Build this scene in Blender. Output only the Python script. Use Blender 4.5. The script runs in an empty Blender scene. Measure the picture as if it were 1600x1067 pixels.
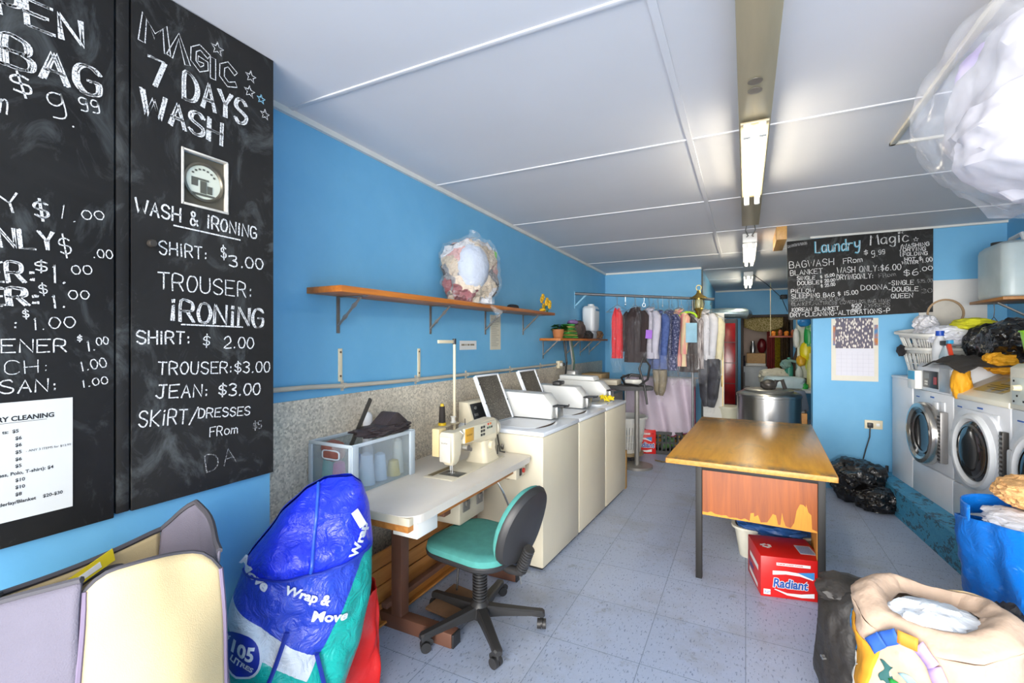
import bpy, bmesh, math, random
from mathutils import Vector, Matrix, Euler, noise
SC = bpy.context.scene
COL = SC.collection
rnd = random.Random(7)
R = math.radians
# ---------------------------------------------------------------- camera, world, daylight, exposure
cam_d = bpy.data.cameras.new('camera')
cam = bpy.data.objects.new('camera', cam_d); COL.objects.link(cam)
cam.location = (0, 0, 1.55); cam.rotation_euler = (R(90), 0, math.atan(.5))
cam_d.sensor_width = 36; cam_d.lens = 730/1600*36; cam_d.clip_start = .05
SC.camera = cam
SC.view_settings.view_transform = 'Standard'; SC.view_settings.look = 'None'
SC.view_settings.exposure = 0.62; SC.view_settings.gamma = 1; SC.view_settings.use_curve_mapping = False
W = bpy.data.worlds.new('street_sky'); SC.world = W; W.use_nodes = True
W.node_tree.nodes['Background'].inputs[0].default_value = (1, .985, .96, 1)
W.node_tree.nodes['Background'].inputs[1].default_value = 3.0
def area(name, loc, rot, sx, sy, power, col=(1, 1, 1)):
    l = bpy.data.lights.new(name, 'AREA'); l.shape = 'RECTANGLE'; l.size = sx; l.size_y = sy
    l.energy = power; l.color = col
    o = bpy.data.objects.new(name, l); COL.objects.link(o); o.location = loc; o.rotation_euler = rot
    return o
area('street_daylight', (.05, -14, 2.2), (R(90), 0, 0), 15, 8, 3900, (1, .965, .92))

# ---------------------------------------------------------------- materials
def lin(c):
    return tuple((x/12.92 if x <= .04045 else ((x+.055)/1.055)**2.4) for x in c)
def hx(s):
    return lin(tuple(int(s[i:i+2], 16)/255 for i in (0, 2, 4)))
class NT:
    def __init__(s, name):
        s.m = bpy.data.materials.new(name); s.m.use_nodes = True
        s.t = s.m.node_tree; s.n = s.t.nodes; s.b = s.n['Principled BSDF']; s.out = s.n['Material Output']
    def add(s, ty, **kw):
        n = s.n.new(ty)
        for k, v in kw.items():
            if k in n.inputs: n.inputs[k].default_value = v
            else: setattr(n, k, v)
        return n
    def link(s, a, b): s.t.links.new(a, b)
    def coords(s, scale=(1, 1, 1), kind='Object'):
        tc = s.add('ShaderNodeTexCoord'); mp = s.add('ShaderNodeMapping')
        mp.inputs['Scale'].default_value = scale
        s.link(tc.outputs[kind], mp.inputs['Vector']); return mp.outputs[0]
    def noise(s, vec, scale=5, detail=3, rough=.55, dist=0):
        n = s.add('ShaderNodeTexNoise'); n.inputs['Scale'].default_value = scale
        n.inputs['Detail'].default_value = detail; n.inputs['Roughness'].default_value = rough
        n.inputs['Distortion'].default_value = dist
        s.link(vec, n.inputs['Vector']); return n.outputs['Fac']
    def ramp(s, fac, stops):
        r = s.add('ShaderNodeValToRGB'); e = r.color_ramp.elements
        while len(e) < len(stops): e.new(.5)
        for i, (p, c) in enumerate(stops):
            e[i].position = p; e[i].color = (*c, 1) if len(c) == 3 else c
        s.link(fac, r.inputs[0]); return r.outputs[0]
    def mix(s, fac, a, b, mode='MIX'):
        m = s.add('ShaderNodeMix', data_type='RGBA', blend_type=mode)
        for sock, v in ((m.inputs[0], fac), (m.inputs[6], a), (m.inputs[7], b)):
            if hasattr(v, 'is_output'): s.link(v, sock)
            elif isinstance(v, (int, float)): sock.default_value = v
            else: sock.default_value = (*v, 1)
        return m.outputs[2]
    def bump(s, h, strength=.3, dist=.01):
        b = s.add('ShaderNodeBump'); b.inputs['Strength'].default_value = strength
        b.inputs['Distance'].default_value = dist
        s.link(h, b.inputs['Height']); s.link(b.outputs[0], s.b.inputs['Normal'])
MATS = {}
def mat(name, col, rough=.6, metal=0., var=.12, vs=6, bump=0., bs=60, bd=.004, spec=.5, stretch=(1, 1, 1), emit=None, alpha=None, col2=None, cut=(.35, .65), trans=0., coat=0.):
    if name in MATS: return MATS[name]
    if isinstance(col, str): col = hx(col)
    if isinstance(col2, str): col2 = hx(col2)
    t = NT(name); b = t.b
    b.inputs['Roughness'].default_value = rough; b.inputs['Metallic'].default_value = metal
    b.inputs['Specular IOR Level'].default_value = spec
    v = t.coords(stretch)
    n = t.noise(v, vs, 4)
    if col2 is None:
        a = tuple(max(0, c*(1-var)) for c in col); d = tuple(min(1, c*(1+var)) for c in col)
        c = t.ramp(n, [(.25, a), (.75, d)])
    else:
        c = t.ramp(n, [(cut[0], col), (cut[1], col2)])
    t.link(c, b.inputs['Base Color'])
    if bump: t.bump(t.noise(v, bs, 3), bump, bd)
    if emit:
        b.inputs['Emission Color'].default_value = (*emit[0], 1); b.inputs['Emission Strength'].default_value = emit[1]
    if trans: b.inputs['Transmission Weight'].default_value = trans
    if coat: b.inputs['Coat Weight'].default_value = coat
    if alpha is not None: b.inputs['Alpha'].default_value = alpha
    MATS[name] = t.m
    return t.m
def film(name, tint=(1, 1, 1), amount=.25, rough=.15, bump=.6, bs=30, stretch=(1, 1, 1), hi=.0):
    """thin clear plastic film"""
    if name in MATS: return MATS[name]
    t = NT(name)
    t.b.inputs['Base Color'].default_value = (*tint, 1); t.b.inputs['Roughness'].default_value = rough
    t.b.inputs['Specular IOR Level'].default_value = .8
    tr = t.add('ShaderNodeBsdfTransparent'); tr.inputs[0].default_value = (1, 1, 1, 1)
    mx = t.add('ShaderNodeMixShader')
    n = t.noise(t.coords(stretch), bs, 3, .6, .8)
    t.bump(n, bump, .02)
    f = t.ramp(n, [(.3, (amount*.4,)*3), (.62, (min(1, amount*1.6),)*3), (.72, (min(1, amount*1.6+hi),)*3)])
    t.link(f, mx.inputs[0]); t.link(tr.outputs[0], mx.inputs[1]); t.link(t.b.outputs[0], mx.inputs[2])
    t.link(mx.outputs[0], t.out.inputs[0])
    MATS[name] = t.m
    return t.m
def wood(name, c1, c2, rough=.45, axis=1, scale=1., wear=None):
    if name in MATS: return MATS[name]
    t = NT(name); st = [28*scale]*3; st[axis] = 1.6*scale
    v = t.coords(tuple(st))
    n = t.noise(v, 1.3, 5, .65, .6)
    c = t.ramp(n, [(.3, hx(c1)), (.7, hx(c2))])
    if wear:
        w = t.noise(t.coords((1, 1, 1)), 2.6, 5, .6)
        c = t.mix(t.ramp(w, [(.52, (0, 0, 0)), (.72, (.75,)*3)]), c, hx(wear))
    t.link(c, t.b.inputs['Base Color']); t.b.inputs['Roughness'].default_value = rough
    t.bump(n, .08, .003)
    MATS[name] = t.m
    return t.m

# ---------------------------------------------------------------- mesh builder
class MB:
    def __init__(s): s.bm = bmesh.new(); s.mi = 0
    def _tag(s, faces):
        for f in faces: f.material_index = s.mi
    def poly(s, pts):
        f = s.bm.faces.new([s.bm.verts.new(p) for p in pts]); f.material_index = s.mi; return f
    def box(s, x0, y0, z0, x1, y1, z1, bev=0., m=None, seg=2):
        c = [(x0, y0, z0), (x1, y0, z0), (x1, y1, z0), (x0, y1, z0), (x0, y0, z1), (x1, y0, z1), (x1, y1, z1), (x0, y1, z1)]
        vs = [s.bm.verts.new(m @ Vector(p) if m else p) for p in c]
        fs = [s.bm.faces.new([vs[i] for i in q]) for q in ((0, 3, 2, 1), (4, 5, 6, 7), (0, 1, 5, 4), (1, 2, 6, 5), (2, 3, 7, 6), (3, 0, 4, 7))]
        s._tag(fs)
        if bev:
            es = list({e for f in fs for e in f.edges})
            r = bmesh.ops.bevel(s.bm, geom=es, offset=bev, segments=seg, profile=.5, affect='EDGES')
            s._tag(r['faces'])
        return s
    def prism(s, pts, a, b, ax='y', bev=0.):
        """polygon in the two other axes, swept from a to b along ax"""
        def P(p, w):
            return {'x': (w, p[0], p[1]), 'y': (p[0], w, p[1]), 'z': (p[0], p[1], w)}[ax]
        A = [s.bm.verts.new(P(p, a)) for p in pts]; B = [s.bm.verts.new(P(p, b)) for p in pts]
        n = len(pts)
        fs = [s.bm.faces.new(A[::-1]), s.bm.faces.new(B)]
        for i in range(n): fs.append(s.bm.faces.new([A[i], A[(i+1) % n], B[(i+1) % n], B[i]]))
        s._tag(fs)
        if bev:
            es = list({e for f in fs for e in f.edges})
            r = bmesh.ops.bevel(s.bm, geom=es, offset=bev, segments=2, profile=.5, affect='EDGES'); s._tag(r['faces'])
        return s
    def tube(s, pts, r, n=8, closed=False, cap=True, rr=None):
        pts = [Vector(p) for p in pts]; N = len(pts); rings = []
        up = None
        for i, p in enumerate(pts):
            if closed: t = pts[(i+1) % N]-pts[i-1]
            else: t = pts[min(i+1, N-1)]-pts[max(i-1, 0)]
            if t.length < 1e-9: t = Vector((0, 0, 1))
            t.normalize()
            if up is None:
                up = Vector((0, 0, 1)) if abs(t.z) < .9 else Vector((1, 0, 0))
            x = up-t*up.dot(t)
            if x.length < 1e-5: x = t.orthogonal()
            x.normalize(); y = t.cross(x); up = x
            q = rr[i] if rr else r
            rings.append([s.bm.verts.new(p+(x*math.cos(a)+y*math.sin(a))*q) for a in [2*math.pi*k/n for k in range(n)]])
        fs = []
        for i in range(N if closed else N-1):
            A, B = rings[i], rings[(i+1) % N]
            for k in range(n): fs.append(s.bm.faces.new([A[k], A[(k+1) % n], B[(k+1) % n], B[k]]))
        if cap and not closed: fs += [s.bm.faces.new(rings[0][::-1]), s.bm.faces.new(rings[-1])]
        s._tag(fs); return s
    def cyl(s, a, b, r, r2=None, n=20): return s.tube([a, b], r, n, rr=[r, r if r2 is None else r2])
    def lathe(s, prof, n=24, m=None, a0=0, a1=2*math.pi):
        full = abs(a1-a0-2*math.pi) < 1e-6
        k = n if full else n+1; rings = []
        for (r, z) in prof:
            ring = []
            if r < 1e-6 and full:
                p = Vector((0, 0, z)); v = s.bm.verts.new(m @ p if m else p); ring = [v]*k
            else:
                for i in range(k):
                    a = a0+(a1-a0)*i/n; p = Vector((r*math.cos(a), r*math.sin(a), z)); ring.append(s.bm.verts.new(m @ p if m else p))
            rings.append(ring)
        fs = []
        for A, B in zip(rings, rings[1:]):
            for i in range(n):
                q = []
                for v in (A[i], A[(i+1) % k], B[(i+1) % k], B[i]):
                    if v not in q: q.append(v)
                if len(q) > 2: fs.append(s.bm.faces.new(q))
        s._tag(fs); return s
    def grid(s, f, nu, nv, cu=False, mi=None):
        V = [[s.bm.verts.new(f(i/nu, j/nv)) for j in range(nv+1)] for i in range(nu if cu else nu+1)]
        k = len(V)
        for i in range(nu):
            for j in range(nv):
                fc = s.bm.faces.new([V[i][j], V[(i+1) % k][j], V[(i+1) % k][j+1], V[i][j+1]])
                fc.material_index = mi((i+.5)/nu, (j+.5)/nv) if mi else s.mi
        return s
    def blob(s, c, rad, seed=0, amp=.12, freq=2.5, sub=4, ridge=0., p=2., floor=None, rot=None, f2=None, mi=None):
        tmp = bmesh.new(); bmesh.ops.create_icosphere(tmp, subdivisions=sub, radius=1)
        off = Vector((seed*3.17, seed*1.31, seed*7.7)); c = Vector(c); mp = {}
        for v in tmp.verts:
            d = v.co.normalized()
            k = (abs(d.x)**p+abs(d.y)**p+abs(d.z)**p)**(-1/p)
            q = d*freq+off
            h = noise.fractal(q, .9, 2.1, 4)*amp
            if ridge:
                h -= ridge*abs(noise.noise(q*(f2 or 2.2)))+ridge*.5*abs(noise.noise(q*(f2 or 2.2)*2.3))-ridge*.3
            w = Vector(((d.x*k)*(1+h)*rad[0], (d.y*k)*(1+h)*rad[1], (d.z*k)*(1+h)*rad[2]))
            if rot: w = rot @ w
            w += c
            if floor is not None and w.z < floor+.03:
                w.z = floor+.002+max(0, (w.z-floor))*.15
            mp[v] = (s.bm.verts.new(w), d)
        for f in tmp.faces:
            g = s.bm.faces.new([mp[v][0] for v in f.verts])
            if mi:
                dd = sum((mp[v][1] for v in f.verts), Vector())/3
                g.material_index = mi(dd)
            else: g.material_index = s.mi
        tmp.free(); return s
    def build(s, name, mats, parent=None, smooth=True, angle=35, loc=None, rot=None, solid=0, sub=0):
        bmesh.ops.recalc_face_normals(s.bm, faces=s.bm.faces[:])
        me = bpy.data.meshes.new(name); s.bm.to_mesh(me); s.bm.free()
        for m in (mats if isinstance(mats, (list, tuple)) else [mats]): me.materials.append(m)
        if smooth:
            me.polygons.foreach_set('use_smooth', [True]*len(me.polygons))
            me.set_sharp_from_angle(angle=R(angle))
        o = bpy.data.objects.new(name, me); COL.objects.link(o)
        if parent: o.parent = parent
        if loc: o.location = loc
        if rot: o.rotation_euler = rot
        if solid:
            md = o.modifiers.new('solid', 'SOLIDIFY'); md.thickness = solid; md.offset = 0
        if sub:
            md = o.modifiers.new('sub', 'SUBSURF'); md.levels = sub; md.render_levels = sub
        return o
def tag(o, label, cat, group=None):
    o['label'] = label; o['category'] = cat
    if group: o['group'] = group
    return o
def thing(name, label, cat, loc=(0, 0, 0), rz=0, group=None):
    o = bpy.data.objects.new(name, None); COL.objects.link(o); o.location = loc; o.rotation_euler = (0, 0, rz)
    o.empty_display_size = .05
    return tag(o, label, cat, group)
def struct(o):
    o['kind'] = 'structure'; return o
def copy_tree(o, parent=None):
    c = o.copy(); COL.objects.link(c)
    if parent: c.parent = parent; c.matrix_parent_inverse = o.matrix_parent_inverse
    for ch in list(o.children): copy_tree(ch, c)
    return c
def arc(cx, cy, r, a0, a1, n=8, ry=None):
    return [(cx+r*math.cos(R(a0+(a1-a0)*i/n)), cy+(ry or r)*math.sin(R(a0+(a1-a0)*i/n))) for i in range(n+1)]
def rrect(w, h, r, n=4):
    p = []
    for cx, cy, a in ((w/2-r, h/2-r, 0), (-w/2+r, h/2-r, 90), (-w/2+r, -h/2+r, 180), (w/2-r, -h/2+r, 270)):
        p += arc(cx, cy, r, a, a+90, n)
    return p
# printed lettering: the built-in font turned into a flat mesh, mapped through f(x, y) -> point
def letters(mb, s, size, f, align='LEFT', bold=0., shear=0., sub=0):
    cu = bpy.data.curves.new('t', 'FONT'); cu.body = s; cu.size = size; cu.align_x = align; cu.offset = bold; cu.shear = shear
    cu.resolution_u = 3
    o = bpy.data.objects.new('t', cu); COL.objects.link(o)
    dg = bpy.context.evaluated_depsgraph_get(); me = bpy.data.meshes.new_from_object(o.evaluated_get(dg))
    bpy.data.objects.remove(o); bpy.data.curves.remove(cu)
    t = bmesh.new(); t.from_mesh(me); bpy.data.meshes.remove(me)
    if sub:
        bmesh.ops.triangulate(t, faces=t.faces[:]); bmesh.ops.subdivide_edges(t, edges=t.edges[:], cuts=sub, use_grid_fill=True)
    mp = {v: mb.bm.verts.new(f(v.co.x, v.co.y)) for v in t.verts}
    for fc in t.faces:
        try: mb.bm.faces.new([mp[v] for v in fc.verts]).material_index = mb.mi
        except ValueError: pass
    t.free(); return mb
# hand lettering in strokes: glyphs on a 0-1 square, strokes split by |, points by blanks
G = dict(
A="0,0 .5,1 1,0|.2,.36 .8,.36", B="0,0 0,1 .6,1 .85,.9 .85,.62 .6,.53 0,.53|.6,.53 .95,.42 .95,.12 .65,0 0,0", C="1,.85 .75,1 .3,1 .05,.75 0,.5 .05,.25 .3,0 .75,0 1,.15",
D="0,0 0,1 .5,1 .85,.82 1,.5 .85,.18 .5,0 0,0", E="1,1 0,1 0,0 1,0|0,.52 .8,.52", F="1,1 0,1 0,0|0,.52 .75,.52", G="1,.85 .75,1 .3,1 .05,.75 0,.5 .05,.25 .3,0 .75,0 1,.15 1,.48 .6,.48",
H="0,0 0,1|1,0 1,1|0,.5 1,.5", I=".5,0 .5,1", J=".25,1 1,1|.7,1 .7,.2 .5,0 .2,0 0,.2", K="0,0 0,1|1,1 .05,.45 1,0", L="0,1 0,0 .95,0", M="0,0 .1,1 .5,.35 .9,1 1,0", N="0,0 0,1 1,0 1,1",
O=".5,1 .2,.93 0,.6 0,.4 .2,.07 .5,0 .8,.07 1,.4 1,.6 .8,.93 .5,1", P="0,0 0,1 .65,1 .95,.88 .95,.6 .65,.48 0,.48", R="0,0 0,1 .65,1 .92,.88 .92,.62 .65,.5 0,.5|.5,.5 1,0", S=".95,.85 .7,1 .3,1 .05,.82 .1,.6 .9,.4 .95,.18 .7,0 .3,0 .03,.15",
T="0,1 1,1|.5,1 .5,0", U="0,1 0,.3 .2,0 .7,0 .95,.3 .95,1", V="0,1 .5,0 1,1", W="0,1 .22,0 .5,.75 .78,0 1,1", X="0,0 1,1|0,1 1,0", Y="0,1 .5,.5 1,1|.5,.5 .5,0", Q=".5,1 .2,.93 0,.6 0,.4 .2,.07 .5,0 .8,.07 1,.4 1,.6 .8,.93 .5,1|.6,.3 1,0",
i=".5,0 .5,.72|.5,.9 .5,1", y="0,.7 .1,.35 .5,.25 .9,.4|1,.75 .95,.1 .7,-.25 .2,-.25", a=".9,.55 .5,.65 .1,.5 .05,.2 .35,0 .8,.15 .9,.55 .95,0", u="0,.62 .05,.1 .35,0 .8,.15 .9,.62 .95,0", n="0,0 0,.62|0,.45 .4,.65 .85,.55 .9,0",
d=".9,.45 .5,.62 .1,.45 .1,.12 .4,0 .9,.2|.92,1 .95,0", r="0,0 0,.62|0,.4 .4,.62 .85,.6", g=".9,.55 .5,.65 .1,.5 .08,.2 .4,.05 .9,.25|.92,.62 .9,-.2 .5,-.35 .1,-.22", c=".9,.5 .5,.65 .1,.45 .08,.15 .45,0 .95,.12", o=".5,.62 .15,.55 0,.3 .15,.06 .5,0 .85,.06 1,.3 .85,.55 .5,.62", m="0,0 .05,.6|.05,.45 .3,.62 .48,.5 .5,0|.5,.45 .75,.62 .95,.5 1,0")
G.update({'0': G['O'], '1': ".4,.85 .55,1 .55,0", '2': "0,.8 .25,1 .7,1 .95,.75 .85,.5 0,0 1,0", '3': "0,.9 .4,1 .85,.9 .85,.65 .4,.52 .9,.42 .95,.12 .5,0 0,.1", '5': ".9,1 .1,1 .05,.55 .6,.6 .95,.38 .85,.08 .4,0 0,.1", '6': ".85,1 .35,.8 .05,.4 .15,.08 .5,0 .9,.12 .95,.4 .6,.52 .1,.35", '7': "0,1 1,1 .35,0", '8': ".5,.52 .1,.7 .2,.95 .5,1 .8,.95 .9,.7 .5,.52 .05,.3 .15,.05 .5,0 .85,.05 .95,.3 .5,.52", '9': ".9,.95 .4,1 .05,.8 .1,.5 .5,.4 .9,.6 .9,1 .9,.1 .6,-.12 .1,-.1", '4': ".8,0 .8,1 0,.3 1,.3",
'$': ".95,.78 .6,.9 .15,.8 .1,.58 .85,.45 .9,.2 .5,.1 .05,.22|.5,1.08 .5,-.08", '.': ".4,0 .55,.04", ':': ".45,.1 .5,.16|.45,.5 .5,.56", '&': "1,0 .2,.75 .3,1 .6,.95 .6,.75 .05,.3 .2,0 .55,0 .95,.4", '/': "0,-.1 1,1.1", '-': ".15,.45 .85,.45", ',': ".5,.05 .35,-.2", '{': ".8,1 .5,.9 .5,.6 .2,.5 .5,.4 .5,.1 .8,0", '*': ".1,.15 .5,1 .9,.15 0,.7 1,.7 .1,.15"})
GW = {'I': .35, 'i': .3, '.': .3, ':': .35, '1': .5, ',': .3, ' ': .55, '-': .7, 'M': 1.15, 'W': 1.2, 'm': 1.1, '{': .6}
def chalk(mb, s, p0, p1, h, w, f, jit=.03, rep=1, seed=1, gap=.32, fit=True, slant=0.):
    """strokes of the string s along the base line p0-p1 (board coordinates), cap height h, stroke width w"""
    q = random.Random(seed*31+len(s))
    adv = [GW.get(c, .85) for c in s]
    tot = sum(adv)+gap*(len(s)-1)
    L = math.hypot(p1[0]-p0[0], p1[1]-p0[1])
    k = L/tot
    e = ((p1[0]-p0[0])/L, (p1[1]-p0[1])/L); g = (-e[1], e[0])
    if g[1] < 0: g = (-g[0], -g[1])
    x = 0
    for c, a in zip(s, adv):
        if c != ' ':
            for st in G[c].split('|'):
                base = [tuple(map(float, t.split(','))) for t in st.split()]
                for rp in range(rep):
                    dx = (rp-(rep-1)/2)*w/k*.9 if rep > 1 else 0
                    P = []
                    for (u, v) in base:
                        u2 = u*a+q.uniform(-jit, jit)+dx+slant*v; v2 = v+q.uniform(-jit, jit)
                        X = (x+u2)*k; Z = v2*h
                        P.append((p0[0]+e[0]*X+g[0]*Z, p0[1]+e[1]*X+g[1]*Z))
                    stroke(mb, P, w, f, c in 'SCOGQDJU0356892BPRacdgoun$&y')
        x += a+gap
def stroke(mb, P, w, f, curved=False):
    if curved and len(P) > 3:      # round the corners of curved letters
        Q = []
        for i in range(len(P)-1):
            p0, p1, p2, p3 = P[max(i-1, 0)], P[i], P[i+1], P[min(i+2, len(P)-1)]
            for t in (0, .34, .67):
                Q.append(tuple(.5*((2*p1[k])+(-p0[k]+p2[k])*t+(2*p0[k]-5*p1[k]+4*p2[k]-p3[k])*t*t+(-p0[k]+3*p1[k]-3*p2[k]+p3[k])*t**3) for k in (0, 1)))
        P = Q+[P[-1]]
    N = len(P); A = []; B = []
    for i in range(N):
        a = P[max(i-1, 0)]; b = P[min(i+1, N-1)]
        tx, ty = b[0]-a[0], b[1]-a[1]; l = math.hypot(tx, ty) or 1e-6
        nx, ny = -ty/l*w/2, tx/l*w/2
        ex = (tx/l*w*.4*(-1 if i == 0 else 1 if i == N-1 else 0), ty/l*w*.4*(-1 if i == 0 else 1 if i == N-1 else 0))
        A.append(mb.bm.verts.new(f(P[i][0]+nx+ex[0], P[i][1]+ny+ex[1]))); B.append(mb.bm.verts.new(f(P[i][0]-nx+ex[0], P[i][1]-ny+ex[1])))
    for i in range(N-1):
        mb.bm.faces.new([A[i], A[i+1], B[i+1], B[i]]).material_index = mb.mi
# ================================================================ the room
def wallmat():
    t = NT('blue_wall_paint'); v = t.coords()
    n = t.noise(v, 2.2, 5, .6); n2 = t.noise(v, 40, 3)
    c = t.ramp(n, [(.25, hx('62a8d3')), (.75, hx('72b4db'))])
    ch = t.ramp(t.noise(v, 14, 6, .75), [(.70, (0, 0, 0)), (.74, (.55,)*3)])
    c = t.mix(ch, c, hx('a9d4ea'))
    t.link(c, t.b.inputs['Base Color']); t.b.inputs['Roughness'].default_value = .55
    t.bump(n2, .12, .004); return t.m
WALL = wallmat()
def floormat():
    t = NT('vinyl_floor_tiles'); v = t.coords()
    br = t.add('ShaderNodeTexBrick', offset=0., squash=1.); br.inputs['Scale'].default_value = 1
    br.inputs['Brick Width'].default_value = .457; br.inputs['Row Height'].default_value = .457
    br.inputs['Mortar Size'].default_value = .0022; br.inputs['Mortar Smooth'].default_value = .3
    br.inputs['Color1'].default_value = (*hx('b3bed4'), 1); br.inputs['Color2'].default_value = (*hx('a9b6cf'), 1); br.inputs['Mortar'].default_value = (*hx('7c89a0'), 1)
    t.link(v, br.inputs['Vector'])
    sp = t.noise(t.coords((120, 32, 70)), 1., 2, .6)
    c = t.mix(t.ramp(sp, [(.61, (0, 0, 0)), (.66, (.8,)*3)]), br.outputs[0], hx('5f6d8e'))
    sp2 = t.noise(t.coords((34, 110, 46)), 1.3, 2, .6)
    c = t.mix(t.ramp(sp2, [(.63, (0, 0, 0)), (.7, (.6,)*3)]), c, hx('c6cfde'))
    d = t.noise(v, 1.4, 6, .7)
    c = t.mix(t.ramp(d, [(.50, (0, 0, 0)), (.75, (.6,)*3)]), c, hx('8d8a84'))
    d2 = t.noise(v, 5, 6, .75)
    c = t.mix(t.ramp(d2, [(.60, (0, 0, 0)), (.72, (.6,)*3)]), c, hx('6d675e'))
    t.link(c, t.b.inputs['Base Color']); t.b.inputs['Roughness'].default_value = .42
    t.bump(d2, .05, .003); return t.m
FLOOR = floormat()
CEIL = mat('ceiling_paint', 'dadade', .65, var=.03, vs=1.5)
CREAM = mat('cream_trim_paint', 'd9d9d4', .5, var=.06)
def dadomat():
    t = NT('speckled_metal_dado'); v = t.coords()
    vo = t.add('ShaderNodeTexVoronoi'); vo.inputs['Scale'].default_value = 95; t.link(v, vo.inputs['Vector'])
    c = t.ramp(vo.outputs['Color'], [(.15, hx('b3aa9a')), (.5, hx('d4cab8')), (.9, hx('eae0ce'))])
    d = t.noise(v, 1.8, 5, .65)
    c = t.mix(t.ramp(d, [(.45, (0, 0, 0)), (.8, (.6,)*3)]), c, hx('8f867a'))
    t.link(c, t.b.inputs['Base Color']); t.b.inputs['Roughness'].default_value = .5; t.b.inputs['Metallic'].default_value = .15
    return t.m
DADO = dadomat()
def zc(y): return 2.725-.009*y
XL, XR, YB = -2.05, 2.17, 7.5
m = MB(); m.box(-2.4, -1.6, -.1, 2.6, 12.2, 0); struct(m.build('floor', FLOOR, smooth=False))
m = MB(); m.prism([(-1.6, zc(-1.6)), (12.2, zc(12.2)), (12.2, zc(12.2)+.1), (-1.6, zc(-1.6)+.1)], -2.4, 2.6, 'x'); struct(m.build('ceiling', CEIL, smooth=False))
m = MB(); m.box(-2.25, -1.6, 0, XL, 12.2, 2.85); struct(m.build('wall_left', WALL, smooth=False))
m = MB(); m.box(XL, -1.6, 0, -1.772, 1.289, 2.8); struct(m.build('wall_pier', WALL, smooth=False))
m = MB(); m.box(XR, -1.6, 0, 2.4, 12.2, 2.85); struct(m.build('wall_right', WALL, smooth=False))
m = MB(); m.box(XL, YB, 0, -.59, YB+.1, 2.8); struct(m.build('wall_back', WALL, smooth=False))
m = MB(); m.box(-.69, YB+.1, 0, -.59, 10.9, 2.8); struct(m.build('wall_partition', WALL, smooth=False))
m = MB(); m.box(.645, 5.93, 0, XR, 6.08, 2.8); struct(m.build('wall_divider', WALL, smooth=False))
# far wall of the back room with a doorway
YF = 10.9
m = MB(); m.box(-.69, YF, 0, -.05, YF+.12, 2.75); m.box(.8, YF, 0, XR, YF+.12, 2.75); m.box(-.05, YF, 2.06, .8, YF+.12, 2.75); struct(m.build('wall_far', WALL, smooth=False))
DARKW = mat('dark_door_frame', '3a2f2a', .6)
m = MB(); m.box(-.09, YF-.03, 0, -.04, YF+.14, 2.1, .004); m.box(.8, YF-.03, 0, .85, YF+.14, 2.1, .004); m.box(-.09, YF-.03, 2.05, .85, YF+.14, 2.1, .004); struct(m.build('door_1', DARKW))
PINK = mat('pale_pink_plaster', 'd8c3b4', .7, var=.06)
m = MB(); m.box(-.69, 12.1, 0, 2.2, 12.2, 2.7); struct(m.build('wall_far_room', PINK, smooth=False))
m = MB(); m.box(-.30, YF+.125, 0, -.2, 12.1, 2.6); struct(m.build('wall_far_room_side', PINK, smooth=False))
# ceiling battens, cornices
k = 1
for y in (.3, 1.59, 2.83, 4.1, 5.25, 6.5, 7.75, 9.):
    m = MB(); x1 = XR if y < 5.9 else (-.03 if y > 7 else .64); x0 = XL if y < 7 else -.58
    m.box(x0, y-.012, zc(y)-.006, x1, y+.012, zc(y)+.003, .002); struct(m.build('trim_%d' % k, CEIL)); k += 1
m = MB(); m.prism([(-1.5, zc(-1.5)-.007), (7.4, zc(7.4)-.007), (7.4, zc(7.4)+.003), (-1.5, zc(-1.5)+.003)], -.30, -.27, 'x'); struct(m.build('trim_%d' % k, CEIL)); k += 1
m = MB(); m.prism([(1.289, zc(1.289)-.03), (YB, zc(YB)-.03), (YB, zc(YB)+.002), (1.289, zc(1.289)+.002)], XL, XL+.022, 'x'); struct(m.build('trim_%d' % k, CREAM)); k += 1
m = MB(); m.box(XL+.022, YB-.02, zc(YB)-.028, -.59, YB, zc(YB)+.002); struct(m.build('trim_%d' % k, CREAM)); k += 1
m = MB(); m.box(.62, 5.905, zc(5.93)-.02, XR, 5.93, zc(5.93)+.004); struct(m.build('trim_%d' % k, CREAM)); k += 1
m = MB(); m.box(-.575, YF-.02, zc(YF)-.03, XR, YF, zc(YF)+.004); struct(m.build('trim_%d' % k, CREAM)); k += 1
m = MB(); m.box(-.60, YB+.02, 0, -.575, YB+.06, 2.63); m.box(-.592, YB-.005, 0, -.57, YB+.03, 2.63); struct(m.build('trim_%d' % k, mat('dark_trim', '3b4a4a', .5))); k += 1
m = MB(); m.box(-2.2, YB-.006, 0, -2.03, YB-.002, 2.6); m.bm.free()
# loft hatch in the ceiling near the right wall, timber one by the divider
m = MB()
for (a, b, c, d) in ((.744, 1.7, .772, 3.40), (.744, 3.375, 1.6, 3.40)): m.box(a, b, zc(3.4)-.014, c, d, zc(1.7)+.01, .002)
struct(m.build('trim_%d' % k, mat('hatch_trim', 'd8d2c4', .5))); k += 1
m = MB(); m.box(.27, 5.25, zc(5.6)-.13, .36, 5.9, zc(5.6)+.02, .003); struct(m.build('trim_%d' % k, wood('raw_timber', 'c08a45', 'd6a763'))); k += 1
# speckled dado sheet on the left wall
m = MB(); m.box(XL, 1.292, 0, XL+.008, 7.3, 1.25, .002); struct(m.build('trim_%d' % k, DADO)); k += 1
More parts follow.
